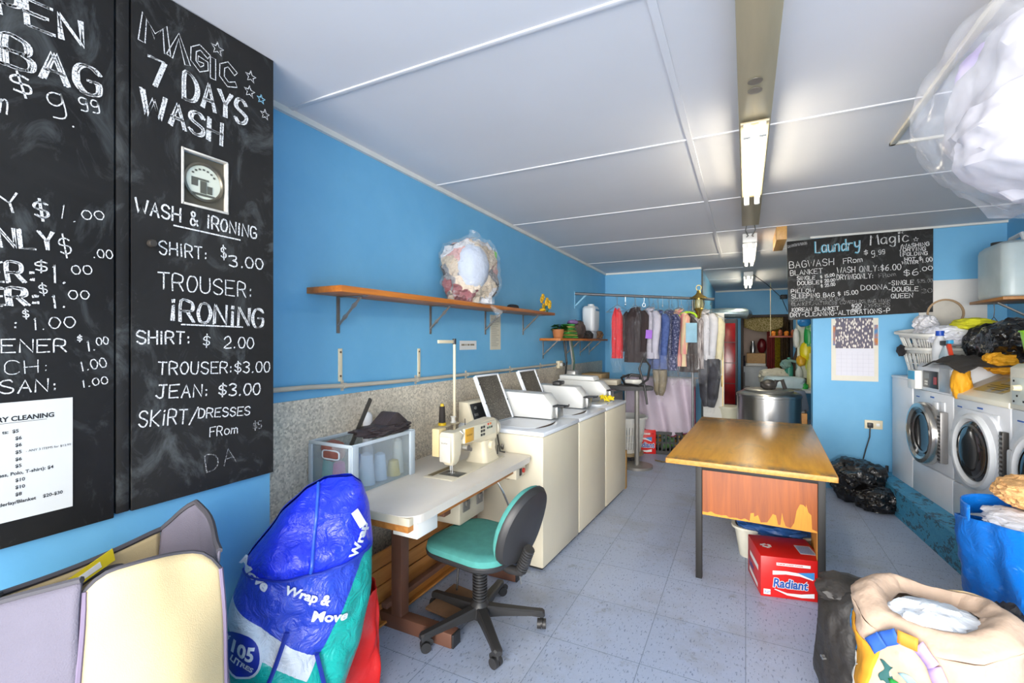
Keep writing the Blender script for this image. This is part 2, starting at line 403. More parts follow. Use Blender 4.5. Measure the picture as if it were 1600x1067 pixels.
# plinth under the machines on the right
def plinthmat():
    t = NT('flaking_blue_plinth_paint'); v = t.coords()
    n = t.noise(t.coords((1, 1, 2)), 9, 7, .78)
    c = t.ramp(n, [(.42, hx('3b8fb8')), (.53, hx('4b9fc4')), (.56, hx('1e3546')), (.62, hx('41718a')), (.68, hx('8a8276'))])
    t.link(c, t.b.inputs['Base Color']); t.b.inputs['Roughness'].default_value = .6; t.bump(n, .4, .01); return t.m
m = MB(); m.prism([(1.36, 3.0), (XR, 3.0), (XR, 5.93), (1.14, 5.93)], 0, .235, 'z'); struct(m.build('trim_%d' % k, plinthmat(), smooth=False)); k += 1

# ---------------------------------------------------------------- fluorescent lights on the long trough
TROUGH = mat('aged_metal_trough', 'b5a98c', .4, .25, var=.1, vs=3, stretch=(6, .6, 6))
WHITE_ENAMEL = mat('white_enamel', 'e9e8e2', .35, var=.03)
STEEL = mat('steel', 'b9b9b7', .3, .9, var=.06)
DARKP = mat('dark_plastic', '2c2b2c', .45, var=.1)
m = MB(); m.prism([(-1.4, 2.63), (4.75, 2.6), (4.75, zc(4.75)+.01), (-1.4, zc(-1.4)+.01)], -.03, .108, 'x', .004); tr = m.build('cable_trough', TROUGH)
tag(tr, 'long tan metal trough running down the middle of the ceiling', 'ceiling trough')
m = MB()
for y in (2.14, 2.22): m.lathe([(.0, -.002), (.028, -.002), (.028, 0), (.02, .004), (0, .004)], 16, Matrix.Translation((.035, y, 2.608)))
m.build('knockout_hole', STEEL, tr)
TUBE = mat('lit_fluorescent_tube', (1, .97, .88), .4, var=0, emit=((1, .9, .7), 14.))
def batten(y0, L, label, z=2.6, housing=True):
    t = thing('fluorescent_light', label, 'ceiling light', (.039, y0, z), 0, 'fluorescent lights along the ceiling trough')
    m = MB()
    m.box(-.062, -.02, -.012, .062, L+.02, .0, .003) if not housing else m.box(-.067, -.06, -.03, .067, L+.16, zc(y0+L+.16)-z-.001, .004)
    m.build('housing', TROUGH if not housing else WHITE_ENAMEL, t)
    zt = -.05 if not housing else -.062
    for s in (-1, 1):
        m = MB(); m.cyl((s*.033, .02, zt), (s*.033, L-.02, zt), .0145, n=10); m.build('tube', TUBE, t)
        for e in (0, L):
            m = MB(); m.box(s*.033-.016, e-.016, zt-.022, s*.033+.016, e+.016, -.008, .004); m.build('lamp_holder', WHITE_ENAMEL, t)
    return t
batten(2.52, 1.24, 'lit twin tube fluorescent light nearest the camera, largest of the three', 2.6, False)
batten(5.45, 1.3, 'lit twin tube fluorescent light between the nearest and the furthest ceiling lights')
batten(8.2, 1.3, 'lit twin tube fluorescent light furthest away, over the back room')
m = MB()
for s in (-.03, .03): m.tube([(.04+s, 4.75, 2.62), (.04+s*1.4, 4.95, 2.6), (.04+s*.6, 5.2, 2.6), (.04+s, 5.4, 2.63)], .006, 6)
tag(m.build('light_cable', mat('grey_cable', '8b8a86', .5)), 'short looped grey cables joining the trough to the middle ceiling light', 'cable')
# ================================================================ left wall: blackboards, shelves, conduit
def boardmat():
    t = NT('blackboard_paint'); v = t.coords()
    n = t.noise(v, 3.2, 6, .65, .8); n2 = t.noise(t.coords((1, 1, .6)), 7, 6, .7, 1.2)
    c = t.ramp(n, [(.3, hx('1c1b1b')), (.8, hx('2a2928'))])
    c = t.mix(t.ramp(n2, [(.52, (0, 0, 0)), (.85, (.5,)*3)]), c, hx('858b8c'))
    t.link(c, t.b.inputs['Base Color']); t.b.inputs['Roughness'].default_value = .6; t.b.inputs['Specular IOR Level'].default_value = .25
    return t.m
BOARD = boardmat()
def chalkmat(name, col, lo=.36, hi=.50):
    t = NT(name); t.b.inputs['Base Color'].default_value = (*hx(col), 1); t.b.inputs['Roughness'].default_value = .95
    n = t.noise(t.coords(), 190, 3, .7)
    tr = t.add('ShaderNodeBsdfTransparent'); mx = t.add('ShaderNodeMixShader')
    t.link(t.ramp(n, [(lo, (.12,)*3), (hi, (1, 1, 1))]), mx.inputs[0]); t.link(tr.outputs[0], mx.inputs[1]); t.link(t.b.outputs[0], mx.inputs[2]); t.link(mx.outputs[0], t.out.inputs[0])
    return t.m
CHALK = chalkmat('white_chalk', 'e6e6e6'); CHALKF = chalkmat('faint_chalk', 'c4c4c4', .46, .68); CHALKB = chalkmat('pale_blue_chalk', '8fc4dc')
def star(mb, cx, cz, r, w, f):
    P = []
    for i in range(11):
        a = math.pi/2+i*math.pi/5; q = r if i % 2 == 0 else r*.42
        P.append((cx+q*math.cos(a), cz+q*math.sin(a)))
    stroke(mb, P, w, f)
fL = lambda y, z: (-1.7478, y, z)
TXT_A = [('P', 0.493, 2.41, 0.534, 2.413, 0.067, 0.011, 2),
    ('EN', 0.547, 2.411, 0.667, 2.419, 0.07, 0.011, 2),
    ('BAG', 0.504, 2.282, 0.705, 2.288, 0.078, 0.009, 3),
    ('$', 0.524, 2.21, 0.562, 2.221, 0.058, 0.007, 1),
    ('9', 0.596, 2.19, 0.633, 2.199, 0.06, 0.005, 1),
    ('.', 0.641, 2.172, 0.649, 2.176, 0.019, 0.006, 1),
    ('99', 0.661, 2.234, 0.708, 2.243, 0.032, 0.005, 1),
    ('n', 0.495, 2.153, 0.509, 2.152, 0.054, 0.005, 1),
    ('Y', 0.501, 1.889, 0.539, 1.9, 0.048, 0.007, 1),
    ('$', 0.564, 1.887, 0.593, 1.891, 0.053, 0.005, 2),
    ('1.', 0.607, 1.905, 0.652, 1.897, 0.04, 0.003, 1),
    ('00', 0.667, 1.911, 0.718, 1.921, 0.025, 0.004, 1),
    ('NLY', 0.495, 1.799, 0.603, 1.808, 0.049, 0.007, 2),
    ('$', 0.617, 1.794, 0.643, 1.798, 0.058, 0.005, 1),
    ('.00', 0.691, 1.802, 0.739, 1.806, 0.025, 0.004, 1),
    ('ER:', 0.47, 1.704, 0.565, 1.713, 0.051, 0.007, 2),
    ('$', 0.563, 1.743, 0.589, 1.744, 0.031, 0.005, 1),
    ('1.', 0.596, 1.717, 0.628, 1.718, 0.052, 0.006, 1),
    ('00', 0.642, 1.746, 0.688, 1.752, 0.024, 0.004, 1),
    ('ER:', 0.47, 1.643, 0.572, 1.652, 0.044, 0.007, 3),
    ('$', 0.572, 1.68, 0.589, 1.682, 0.029, 0.004, 1),
    ('1.', 0.596, 1.645, 0.628, 1.648, 0.037, 0.006, 1),
    ('00', 0.635, 1.673, 0.682, 1.677, 0.024, 0.004, 1),
    (':', 0.519, 1.585, 0.529, 1.585, 0.027, 0.005, 1),
    ('$', 0.539, 1.613, 0.551, 1.614, 0.023, 0.004, 1),
    ('1.', 0.558, 1.582, 0.583, 1.583, 0.034, 0.004, 1),
    ('00', 0.593, 1.587, 0.649, 1.592, 0.03, 0.004, 1),
    ('ENER', 0.497, 1.521, 0.628, 1.52, 0.035, 0.005, 1),
    ('$', 0.654, 1.551, 0.664, 1.551, 0.017, 0.004, 1),
    ('1.', 0.676, 1.522, 0.696, 1.524, 0.031, 0.005, 1),
    ('00', 0.7, 1.539, 0.729, 1.543, 0.022, 0.004, 1),
    ('CH:', 0.504, 1.463, 0.591, 1.465, 0.034, 0.003, 1),
    ('1.00', 0.661, 1.463, 0.724, 1.473, 0.028, 0.004, 1),
    ('SAN:', 0.495, 1.413, 0.608, 1.411, 0.034, 0.005, 1),
    ('1.00', 0.664, 1.415, 0.727, 1.422, 0.021, 0.004, 1)]
TXT_B = [('MAGIC', 0.817, 2.531, 1.137, 2.519, 0.091, 0.007, 'o'),
    ('7 DAYS', 0.839, 2.397, 1.171, 2.395, 0.09, 0.014, 2),
    ('WASH', 0.817, 2.291, 1.073, 2.284, 0.078, 0.014, 2),
    ('WASH & iRONiNG', 0.799, 1.965, 1.211, 1.96, 0.045, 0.008, 1),
    ('SHiRT:', 0.867, 1.843, 1.022, 1.846, 0.043, 0.006, 1),
    ('$', 1.073, 1.859, 1.092, 1.86, 0.048, 0.006, 1),
    ('3.00', 1.105, 1.835, 1.241, 1.842, 0.041, 0.007, 1),
    ('TROUSER:', 0.863, 1.726, 1.194, 1.724, 0.055, 0.006, 1),
    ('iRONiNG', 0.9, 1.623, 1.238, 1.608, 0.069, 0.01, 3),
    ('SHiRT:', 0.803, 1.543, 0.963, 1.542, 0.041, 0.007, 1),
    ('$', 1.007, 1.533, 1.031, 1.532, 0.041, 0.005, 1),
    ('2.00', 1.083, 1.527, 1.2, 1.523, 0.041, 0.006, 1),
    ('TROUSER:$3.00', 0.863, 1.44, 1.27, 1.425, 0.041, 0.006, 1),
    ('JEAN: $3.00', 0.858, 1.362, 1.227, 1.338, 0.043, 0.007, 1),
    ('SKiRT/', 0.807, 1.275, 0.985, 1.26, 0.05, 0.006, 1),
    ('DRESSES', 0.991, 1.277, 1.184, 1.261, 0.032, 0.006, 1),
    ('FRom', 1.031, 1.203, 1.135, 1.199, 0.033, 0.005, 1)]
TXT_C = [('Magic', 1.14, 2.534, 1.448, 2.543, 0.098, 0.01, 2),
    ('$', 1.087, 2.44, 1.119, 2.441, 0.046, 0.008, 1),
    ('9.', 1.151, 2.415, 1.198, 2.418, 0.059, 0.006, 1),
    ('99', 1.208, 2.437, 1.26, 2.441, 0.039, 0.006, 1),
    ('{', 1.368, 2.398, 1.39, 2.396, 0.121, 0.005, 1),
    ('WASHING', 1.398, 2.484, 1.603, 2.488, 0.034, 0.007, 1),
    ('DRYING', 1.403, 2.446, 1.576, 2.443, 0.033, 0.007, 1),
    ('FOLDING', 1.402, 2.401, 1.589, 2.398, 0.033, 0.007, 1),
    ('HOT', 1.415, 2.351, 1.497, 2.349, 0.032, 0.007, 1),
    ('WATER', 1.395, 2.319, 1.519, 2.319, 0.029, 0.007, 1),
    ('$', 1.526, 2.347, 1.547, 2.347, 0.038, 0.006, 1),
    ('1.00', 1.551, 2.324, 1.629, 2.333, 0.041, 0.006, 1),
    ('BAGWASH', 0.428, 2.348, 0.829, 2.357, 0.067, 0.011, 1),
    ('FRom', 0.914, 2.361, 1.073, 2.371, 0.053, 0.009, 1),
    ('BLANKET', 0.437, 2.268, 0.729, 2.276, 0.05, 0.009, 1),
    ('WASH ONLY:$6.00', 0.858, 2.267, 1.386, 2.267, 0.057, 0.01, 1),
    ('DRYiNGONLY:', 0.855, 2.198, 1.163, 2.196, 0.049, 0.009, 1),
    ('$6', 1.409, 2.201, 1.522, 2.207, 0.061, 0.009, 1),
    ('.00', 1.532, 2.239, 1.631, 2.25, 0.038, 0.006, 1),
    ('SiNGLE', 0.499, 2.215, 0.662, 2.212, 0.038, 0.008, 1),
    ('DOUBLE', 0.503, 2.16, 0.699, 2.162, 0.038, 0.008, 1),
    ('$ 15.00', 0.712, 2.22, 0.836, 2.236, 0.031, 0.007, 1),
    ('$ 20.00', 0.712, 2.172, 0.841, 2.182, 0.031, 0.007, 1),
    ('$ 25.00', 0.717, 2.124, 0.841, 2.138, 0.031, 0.007, 1),
    ('PiLLOW', 0.444, 2.076, 0.657, 2.074, 0.039, 0.008, 1),
    ('SLEEPING BAG', 0.448, 2.02, 0.833, 2.022, 0.042, 0.008, 1),
    ('$ 15.00', 0.865, 2.029, 1.037, 2.039, 0.041, 0.008, 1),
    ('DOONA', 1.062, 2.077, 1.279, 2.079, 0.048, 0.008, 1),
    ('-SINGLE', 1.286, 2.117, 1.484, 2.114, 0.043, 0.008, 1),
    ('-DOUBLE', 1.286, 2.053, 1.52, 2.049, 0.042, 0.007, 1),
    ('QUEEN', 1.309, 1.984, 1.478, 1.986, 0.043, 0.008, 1),
    ('KOREAN BLANKET', 0.453, 1.874, 0.872, 1.88, 0.038, 0.007, 1),
    ('$20', 0.985, 1.902, 1.066, 1.91, 0.031, 0.007, 1),
    ('$25', 0.985, 1.86, 1.066, 1.869, 0.03, 0.007, 1),
    ('DRY-CLEANiNG-ALTERATiONS-P', 0.436, 1.816, 1.299, 1.841, 0.044, 0.008, 1)]
TXT_D = [('QUEEN', 0.502, 2.119, 0.643, 2.12, 0.025, 0.006, 1),
    ('FRom', 1.211, 2.196, 1.346, 2.21, 0.039, 0.007, 1),
    ('$35.00', 1.512, 2.127, 1.629, 2.13, 0.032, 0.005, 1),
    ('30', 1.551, 2.024, 1.627, 2.03, 0.038, 0.006, 1),
    ('DOONA, SLEEPING BAG', 0.448, 1.983, 0.916, 1.983, 0.032, 0.007, 1),
    ('BLANKET,MATTRESS COVER', 0.448, 1.938, 1.009, 1.942, 0.033, 0.007, 1),
    ('LiKE BAG WASH', 1.023, 1.947, 1.299, 1.95, 0.03, 0.007, 1),
    ('EXPRESS', 1.091, 1.892, 1.299, 1.901, 0.04, 0.006, 1)]
TXT_E = [('Laundry', 0.666, 2.494, 1.05, 2.498, 0.116, 0.013, 2)]
LINES_B = [(0.912, 1.947, 1.145, 1.942, 0.006), (0.936, 1.609, 1.155, 1.606, 0.006)]
STARS_B = [(1.059, 2.633, 0.024), (1.189, 2.595, 0.023), (1.184, 2.534, 0.023), (1.233, 2.527, 0.018), (1.25, 2.472, 0.021)]
STARS_C = [(1.388, 2.645, 0.022), (1.502, 2.557, 0.022)]

b1 = MB(); b1.box(-1.772, .12, 1.003, -1.75, .744, 2.71, .003); b1.box(-1.772, .75, 1.012, -1.752, .784, 2.71, .002)
b1 = b1.build('blackboard', BOARD); tag(b1, 'left blackboard cut by the photo edge, with dollar prices and a pinned printed list', 'blackboard', 'blackboards on the left wall')
for i, a in enumerate(TXT_A):
    m = MB(); chalk(m, a[0], a[1:3], a[3:5], a[5], a[6]*.72, fL, rep=a[7], seed=i); m.build('chalk_lettering', CHALK, b1)
b2 = MB(); Y0, Y1, H0, H1 = .94, 1.098, 2.035, 2.222
b2.box(-1.772, .79, 1.01, -1.75, Y0, 2.712); b2.box(-1.772, Y1, 1.01, -1.75, 1.289, 2.712); b2.box(-1.772, Y0, 1.01, -1.75, Y1, H0); b2.box(-1.772, Y0, H1, -1.75, Y1, 2.712)
b2 = b2.build('blackboard', BOARD, smooth=False); tag(b2, 'blackboard with a meter window and knob, headed 7 DAYS WASH in chalk', 'blackboard', 'blackboards on the left wall')
def outlined(mb, P, w, f):
    N = len(P); A = []; B = []
    for i in range(N):
        a = P[max(i-1, 0)]; b = P[min(i+1, N-1)]; tx, ty = b[0]-a[0], b[1]-a[1]; l = math.hypot(tx, ty) or 1e-6
        e = -1 if i == 0 else 1 if i == N-1 else 0
        A.append((P[i][0]-ty/l*w+e*tx/l*w, P[i][1]+tx/l*w+e*ty/l*w)); B.append((P[i][0]+ty/l*w+e*tx/l*w, P[i][1]-tx/l*w+e*ty/l*w))
    stroke(mb, A+B[::-1]+A[:1], .0035, f)
BUB = dict(M=[(0, 0), (.1, .95), (.5, .35), (.9, .95), (1, 0)], A=[(0, 0), (.45, .95), (.9, 0)], G=[(.9, .85), (.5, 1), (.12, .75), (.1, .25), (.5, 0), (.85, .2), (.85, .45), (.55, .45)], I=[(.2, 0), (.2, .75)], C=[(.9, .8), (.5, 1), (.12, .75), (.1, .25), (.5, 0), (.9, .15)])
def bubble(s, p0, p1, h, f, parent):
    x = 0; tot = sum({'M': 1.25, 'I': .5}.get(c, 1.) for c in s)
    for c in s:
        a = {'M': 1.1, 'I': .5}.get(c, .85); P = []
        for u, v in BUB[c]:
            X = (x+u*a)/tot; P.append((p0[0]+(p1[0]-p0[0])*X, p0[1]+(p1[1]-p0[1])*X+v*h*(1-.12*X)))
        m = MB(); outlined(m, P, .0095, f); m.build('chalk_letter', CHALK, parent); x += {'M': 1.25, 'I': .5}.get(c, 1.)
for i, a in enumerate(TXT_B):
    if a[7] == 'o': bubble(a[0], a[1:3], a[3:5], a[5]*.93, fL, b2)
    else:
        m = MB(); chalk(m, a[0], a[1:3], a[3:5], a[5], a[6]*(.75 if a[7] == 1 else .6), fL, rep=min(2, a[7]), seed=i); m.build('chalk_lettering', CHALK, b2)
for a in LINES_B:
    m = MB(); stroke(m, [a[0:2], a[2:4]], .005, fL); m.build('chalk_underline', CHALK, b2)
for a in STARS_B[:3]+STARS_B[4:]:
    m = MB(); star(m, a[0], a[1], a[2], .0035, fL); m.build('chalk_star', CHALK, b2)
m = MB(); star(m, *STARS_B[3], .005, fL); m.build('chalk_star', CHALKB, b2)['label'] = 'pale blue chalk star'
m = MB(); chalk(m, 'DA', (1.02, 1.075), (1.13, 1.09), .06, .004, fL, seed=3); chalk(m, '$5', (1.2, 1.20), (1.235, 1.20), .03, .004, fL, seed=4); m.build('faint_chalk_lettering', CHALKF, b2)
m = MB(); m.lathe([(.0, .016), (.010, .016), (.0125, .011), (.0125, 0), (.007, -.002), (.007, -.012)], 20, Matrix.Translation((-1.737, .838, 1.87)) @ Euler((0, R(90), 0)).to_matrix().to_4x4()); m.build('knob', mat('brushed_dark_knob', '4c4742', .35, .5), b2)
m = MB()
for (a, b, c, d) in ((Y0-.004, H0-.006, Y0+.004, H1+.005), (Y0, H0-.006, Y1+.003, H0+.002), (Y1-.004, H0, Y1+.002, H1), (Y0, H1-.002, Y1, H1+.004)): m.box(-1.77, a, b, -1.747, c, d, .001)
m.build('window_edge', mat('worn_white_edge', 'cfcac0', .6, var=.3, vs=30), b2)
mt = thing('electricity_meter', 'small electricity meter with a round dial behind the window of the blackboard', 'meter', (-1.771, 1.019, 2.128))
m = MB(); m.box(0, -.076, -.09, .004, .076, .09); m.build('back_plate', mat('meter_brown', '4f4a3e', .4), mt)
rm = Euler((0, R(90), 0)).to_matrix().to_4x4()
m = MB(); m.lathe([(.066, .003), (.070, .012), (.064, .014), (.060, .009), (.062, .003)], 36, rm); m.build('bezel', mat('meter_bezel', '6b665a', .3, .6), mt)
m = MB(); m.lathe([(0, .006), (.061, .006), (.061, .003)], 36, rm); m.build('dial', mat('meter_dial', 'd8dccb', .4), mt)
m = MB()
for i in range(7):
    a = R(35+i*18); m.box(.0064, math.cos(a)*.046-.004, math.sin(a)*.046-.003, .0074, math.cos(a)*.046+.004, math.sin(a)*.046+.003)
m.box(.0064, -.042, -.018, .0076, -.02, .012); m.box(.0064, -.012, -.04, .0085, .01, .004); m.box(.0064, .013, -.038, .0085, .03, -.01); m.box(.0064, -.045, -.05, .0074, .04, -.042); m.box(.0064, -.025, .006, .0085, .018, .012)
m.build('dial_marks', mat('meter_marks', '57584f', .5), mt)
# printed price list
PAPER = mat('white_paper', 'd6d6d3', .7, var=.03); INK = mat('black_ink', '1d1d1f', .7)
pl = MB(); pl.box(-1.7495, .33, 1.072, -1.7480, .643, 1.388); pl = pl.build('price_list', PAPER, smooth=False)
tag(pl, 'white printed DRY CLEANING price list pinned low on the left blackboard', 'notice')
m = MB(); fp = lambda y0, z0, s: (lambda x, y: (-1.7476, y0+x, z0+y))
def pt(s, y, z, size, b=.0): letters(m, s, size, fp(y, z, 1), bold=b)
pt('DRY CLEANING', .4755, 1.338, .0178, .0006)
m.box(-1.7478, .4755, 1.333, -1.7475, .587, 1.334)
for i, (z, s) in enumerate(((1.306, 'ts:  $5'), (1.2865, '       $6'), (1.268, '       $6'), (1.249, '       $5'), (1.230, '       $6'), (1.212, '       $5'), (1.174, '       $10'), (1.155, '       $10'), (1.136, '       $8'))): pt(s, .499, z, .0125, .0003)
pt('- ANY 3 ITEMS for $12.99', .544, 1.2495, .0088); pt('ness, Polo, T-shirt): $4', .486, 1.193, .0125, .0003); pt('derlay/Blanket    $20-$30', .4925, 1.116, .0125, .0003)
m.build('printed_text', INK, pl, smooth=False)
# shelves ------------------------------------------------------
SHELF = wood('orange_stained_shelf_wood', '9c5413', 'c4762a', .4)
SAL = mat('dull_steel_bracket', '8d8a86', .4, .7)
def bracket(parent, y, z, s=1.):
    b = MB(); b.box(XL+.001, y-.012, z-.205*s, XL+.005, y+.012, z, .001); b.box(XL+.001, y-.012, z-.005, XL+.215, y+.012, z-.001, .001)
    pts = [(XL+.006+.17*t, y, z-.155*s*(1-t)-.006) for t in [i/10 for i in range(11)]]
    b.tube(pts, .008, 6, rr=[.008+(.006 if i in (3, 7) else 0) for i in range(11)])
    for q in (.06, .185): b.cyl((XL+.005, y, z-q*s), (XL+.009, y, z-q*s), .005, n=8)
    b.build('bracket', SAL, parent)
sh = MB(); sh.prism([(1.70, 1.80), (4.62, 1.825), (4.62, 1.852), (1.70, 1.832)], XL+.002, -1.80, 'x', .002); sh = sh.build('wall_shelf', SHELF); tag(sh, 'long upper orange-brown shelf holding the bag of clothes on the left wall', 'shelf', 'wooden shelves on the left wall')
for y in (1.91, 2.77, 3.57, 4.35): bracket(sh, y, 1.80+.025*(y-1.7)/2.92)
s2 = MB(); s2.box(XL+.002, 4.78, 1.56, -1.80, 6.72, 1.586, .002); s2 = s2.build('wall_shelf', SHELF); tag(s2, 'short lower orange-brown shelf in the far left corner carrying a white water container', 'shelf', 'wooden shelves on the left wall')
for y in (4.88, 5.65, 6.2, 6.62): bracket(s2, y, 1.56)
# uprights, conduit, notices
CRM = mat('cream_metal_strip', 'e0d4b6', .45, var=.06)
for y, z1, z0, l in ((1.925, 1.51, 1.325, 'upright cream metal strip screwed to the blue wall, left one below the shelf'), (2.635, 1.5, 1.3, 'upright cream metal strip screwed to the blue wall, nearer the sewing machine')):
    s = MB(); s.box(XL, y-.014, z0, XL+.006, y+.014, z1, .001); s = s.build('wall_strip', CRM); tag(s, l, 'wall strip', 'cream wall strips')
    for z in (z0+.03, z1-.02):
        m = MB(); m.cyl((XL+.006, y, z), (XL+.009, y, z), .006, n=10); m.build('screw', mat('rusty_screw', '6b5a48', .5, .5), s)
GREYP = mat('grey_painted_conduit', 'c0b8a8', .45, var=.1)
cn = MB(); cn.tube([(-2.03, 1.293, 1.318), (-2.03, 1.7, 1.312), (-2.03, 1.94, 1.300), (-2.03, 2.33, 1.290), (-2.03, 3.1, 1.283), (-2.03, 4.3, 1.279), (-2.03, 5.25, 1.279)], .0125, 10); cn = cn.build('conduit', GREYP); tag(cn, 'grey electrical conduit running along the wall above the speckled dado', 'conduit')
for y, z in ((1.45, 1.318), (1.94, 1.3), (2.6, 1.286), (3.25, 1.282), (4.05, 1.28), (4.8, 1.279)):
    m = MB(); m.tube([(-2.03, y-.012, z), (-2.03, y+.012, z)], .016, 10); m.box(XL, y-.01, z-.03, XL+.005, y+.01, z+.03); m.build('saddle_clip', GREYP, cn)
jb = thing('socket_box', 'cream power socket box at the end of the conduit under the lower shelf', 'socket', (XL, 5.35, 1.27))
m = MB(); m.box(0, -.06, -.045, .045, .06, .045, .006); m.build('box', CRM, jb)
for dy in (-.03, .03):
    m = MB(); m.box(.045, dy-.02, -.02, .075, dy+.02, .02, .006); m.build('plug', mat('white_plug', 'd9d7d0', .4) if dy < 0 else DARKP, jb)
n1 = MB(); n1.box(XL, 3.66, 1.475, XL+.002, 3.86, 1.79); n1 = n1.build('paper_notice', mat('yellowed_paper', 'c7c3b2', .7, var=.06), smooth=False); tag(n1, 'tall yellowed paper notice hung on the wall under the long shelf', 'notice')
m = MB()
for i in range(16): m.box(XL+.002, 3.68, 1.75-i*.016, XL+.0025, 3.80+.03*math.sin(i*2.3), 1.754-i*.016)
m.build('typed_lines', mat('grey_ink', '8a877c', .7), n1)
n2 = MB(); n2.box(XL, 3.16, 1.482, XL+.002, 3.42, 1.556); n2 = n2.build('paper_notice', PAPER, smooth=False); tag(n2, 'small white wide sign on the wall behind the thread stand', 'notice')
m = MB()
for a, b in ((3.185, 3.235), (3.245, 3.262), (3.275, 3.31), (3.32, 3.385)): m.box(XL+.002, a, 1.516, XL+.0026, b, 1.53)
m.build('faded_print', mat('faded_brown_ink', '7d7460', .7, var=.4, vs=120), n2, smooth=False)
# clear bag of clothes on the shelf ------------------------------------
def clothesmat():
    t = NT('packed_clothes'); v = t.coords((5, 5, 11))
    n = t.noise(t.coords(), 4, 3); w = t.add('ShaderNodeVectorMath', operation='MULTIPLY_ADD'); 
    comb = t.add('ShaderNodeCombineXYZ'); t.link(n, comb.inputs[0]); t.link(n, comb.inputs[2])
    t.link(comb.outputs[0], w.inputs[0]); w.inputs[1].default_value = (3, 3, 4); t.link(v, w.inputs[2])
    vo = t.add('ShaderNodeTexVoronoi'); vo.inputs['Scale'].default_value = 1.; t.link(w.outputs[0], vo.inputs['Vector'])
    sep = t.add('ShaderNodeSeparateColor'); t.link(vo.outputs['Color'], sep.inputs[0])
    c = t.ramp(sep.outputs[0], [(0, hx('d8c7b2')), (.2, hx('8c8a8c')), (.35, hx('bfae98')), (.5, hx('2f2c30')), (.62, hx('c89a96')), (.72, hx('c9c9cc')), (.84, hx('8f4a50')), (.93, hx('4b4a50'))])
    t.t.nodes.active = None
    c.node.color_ramp.interpolation = 'CONSTANT'
    t.link(c, t.b.inputs['Base Color']); t.b.inputs['Roughness'].default_value = .7
    t.bump(t.noise(v, 2.2, 5, .6), .9, .05); return t.m
bg = thing('laundry_bag', 'clear plastic bag stuffed with mixed clothes on the long shelf', 'bag of clothes', (-1.88, 3.05, 1.835))
m = MB(); m.blob((0, 0, .235), (.165, .235, .235), 3, .16, 2.0, 5, .12, 2.9, 0.0, f2=2.4); m.build('clothes', clothesmat(), bg)
m = MB(); m.blob((.075, -.10, .26), (.115, .135, .175), 9, .06, 2, 4, .05, 2.2); m.build('white_sheet', mat('white_cotton', 'b4bccb', .8, var=.05, bump=.5, bs=18, bd=.02), bg)['label'] = 'folded white sheet pressed against the plastic'
FILM = film('clear_plastic', amount=.07, rough=.08, bump=.9, bs=16, hi=.25)
m = MB(); m.blob((.005, 0, .245), (.185, .255, .25), 3, .15, 2.0, 5, .12, 2.8, 0.0, f2=2.4)
m.tube([(0.01, .01, .47), (.01, .015, .51), (.02, .03, .545)], .05, 12, rr=[.07, .03, .05])
m.prism([(.095, .0), (.20, -.05), (.16, -.10), (.12, -.04)], .13, .16, 'y')
m.build('plastic_bag', FILM, bg)
m = MB(); m.box(.13, .155, .37, .135, .235, .43, m=Matrix.Rotation(R(10), 4, 'Z')); m.build('green_tag', mat('lime_paper', '7fe05a', .6), bg, smooth=False)
# small things at the end of the long shelf
t = MB(); t.box(-1.92, 4.0, 1.849, -1.90, 4.55, 1.862, .002); tag(t.build('wooden_ruler', wood('pale_wood', 'd0a052', 'dcb468')), 'thin pale wooden strip lying along the far end of the long shelf', 'ruler')
t = MB(); t.blob((-1.92, 3.86, 1.865), (.05, .09, .028), 4, .15, 2, 3, floor=1.846); tag(t.build('cap', mat('black_cloth', '232226', .8, bump=.3)), 'small crumpled black cap on the long shelf, right of the bag of clothes', 'cap')
YEL = mat('yellow_petal', 'e2b21c', .6, var=.15); GRN = mat('leaf_green', '3f7a2c', .6, var=.3, vs=20)
fl = thing('artificial_flowers', 'yellow artificial flowers at the far end of the long shelf', 'flowers', (-1.86, 4.53, 1.85))
m = MB()
for i in range(7):
    a = i*.9; p = Vector((.04*math.cos(a), .06*math.sin(a)-.02, .07+.03*(i % 3)+(.03 if i > 3 else 0)))
    for k in range(6):
        b = k*1.05; m.blob(p+Vector((.0, .022*math.cos(b), .022*math.sin(b))), (.012, .016, .014), i*7+k, .1, 2, 1)
m.blob((0, -.11, .022), (.03, .05, .02), 3, .3, 3, 2)
m.build('flower_head', YEL, fl)
m = MB()
for i in range(5): m.tube([(0, .02, 0), (.02*math.cos(i), .03*math.sin(i), .05), (.04*math.cos(i*1.8), .06*math.sin(i*1.8)-.02, .09)], .0025, 5)
m.build('stem', GRN, fl)

# ================================================================ sewing station
LAM = mat('pale_grey_laminate', 'ded6ca', .35, var=.06, vs=4)
CREAMP = mat('cream_machine_paint', 'dcd1b6', .38, var=.05)
BRN = mat('brown_painted_steel', '6f4a39', .45, var=.12)
PLY = wood('warm_plywood', 'a8662c', 'c8863f')
st = thing('sewing_table', 'pale laminate sewing table on brown steel T legs beside the washing machines', 'table', (-1.61, 2.26, 0))
out = [(-.31, -.64), (.24, -.64)]+arc(.24, -.56, .08, -90, 0, 6)+arc(.27, .58, .05, 0, 90, 5)+[(-.31, .63)]
m = MB(); m.prism(out, .742, .78, 'z', .003); m.build('table_top', LAM, st)
m = MB(); m.box(-.30, -.625, .703, .28, .60, .741, .002); m.build('under_board', PLY, st)
m = MB(); m.box(.16, -.585, .665, .30, -.43, .735, .004); m.build('drawer', WHITE_ENAMEL, st)
m = MB(); m.box(.02, -.642, .741, .235, -.64, .776); m.box(.235, -.642, .741, .3, -.6, .776, .001); m.build('edge_plate', mat('cream_edge_plate', 'd8cdb4', .4), st)
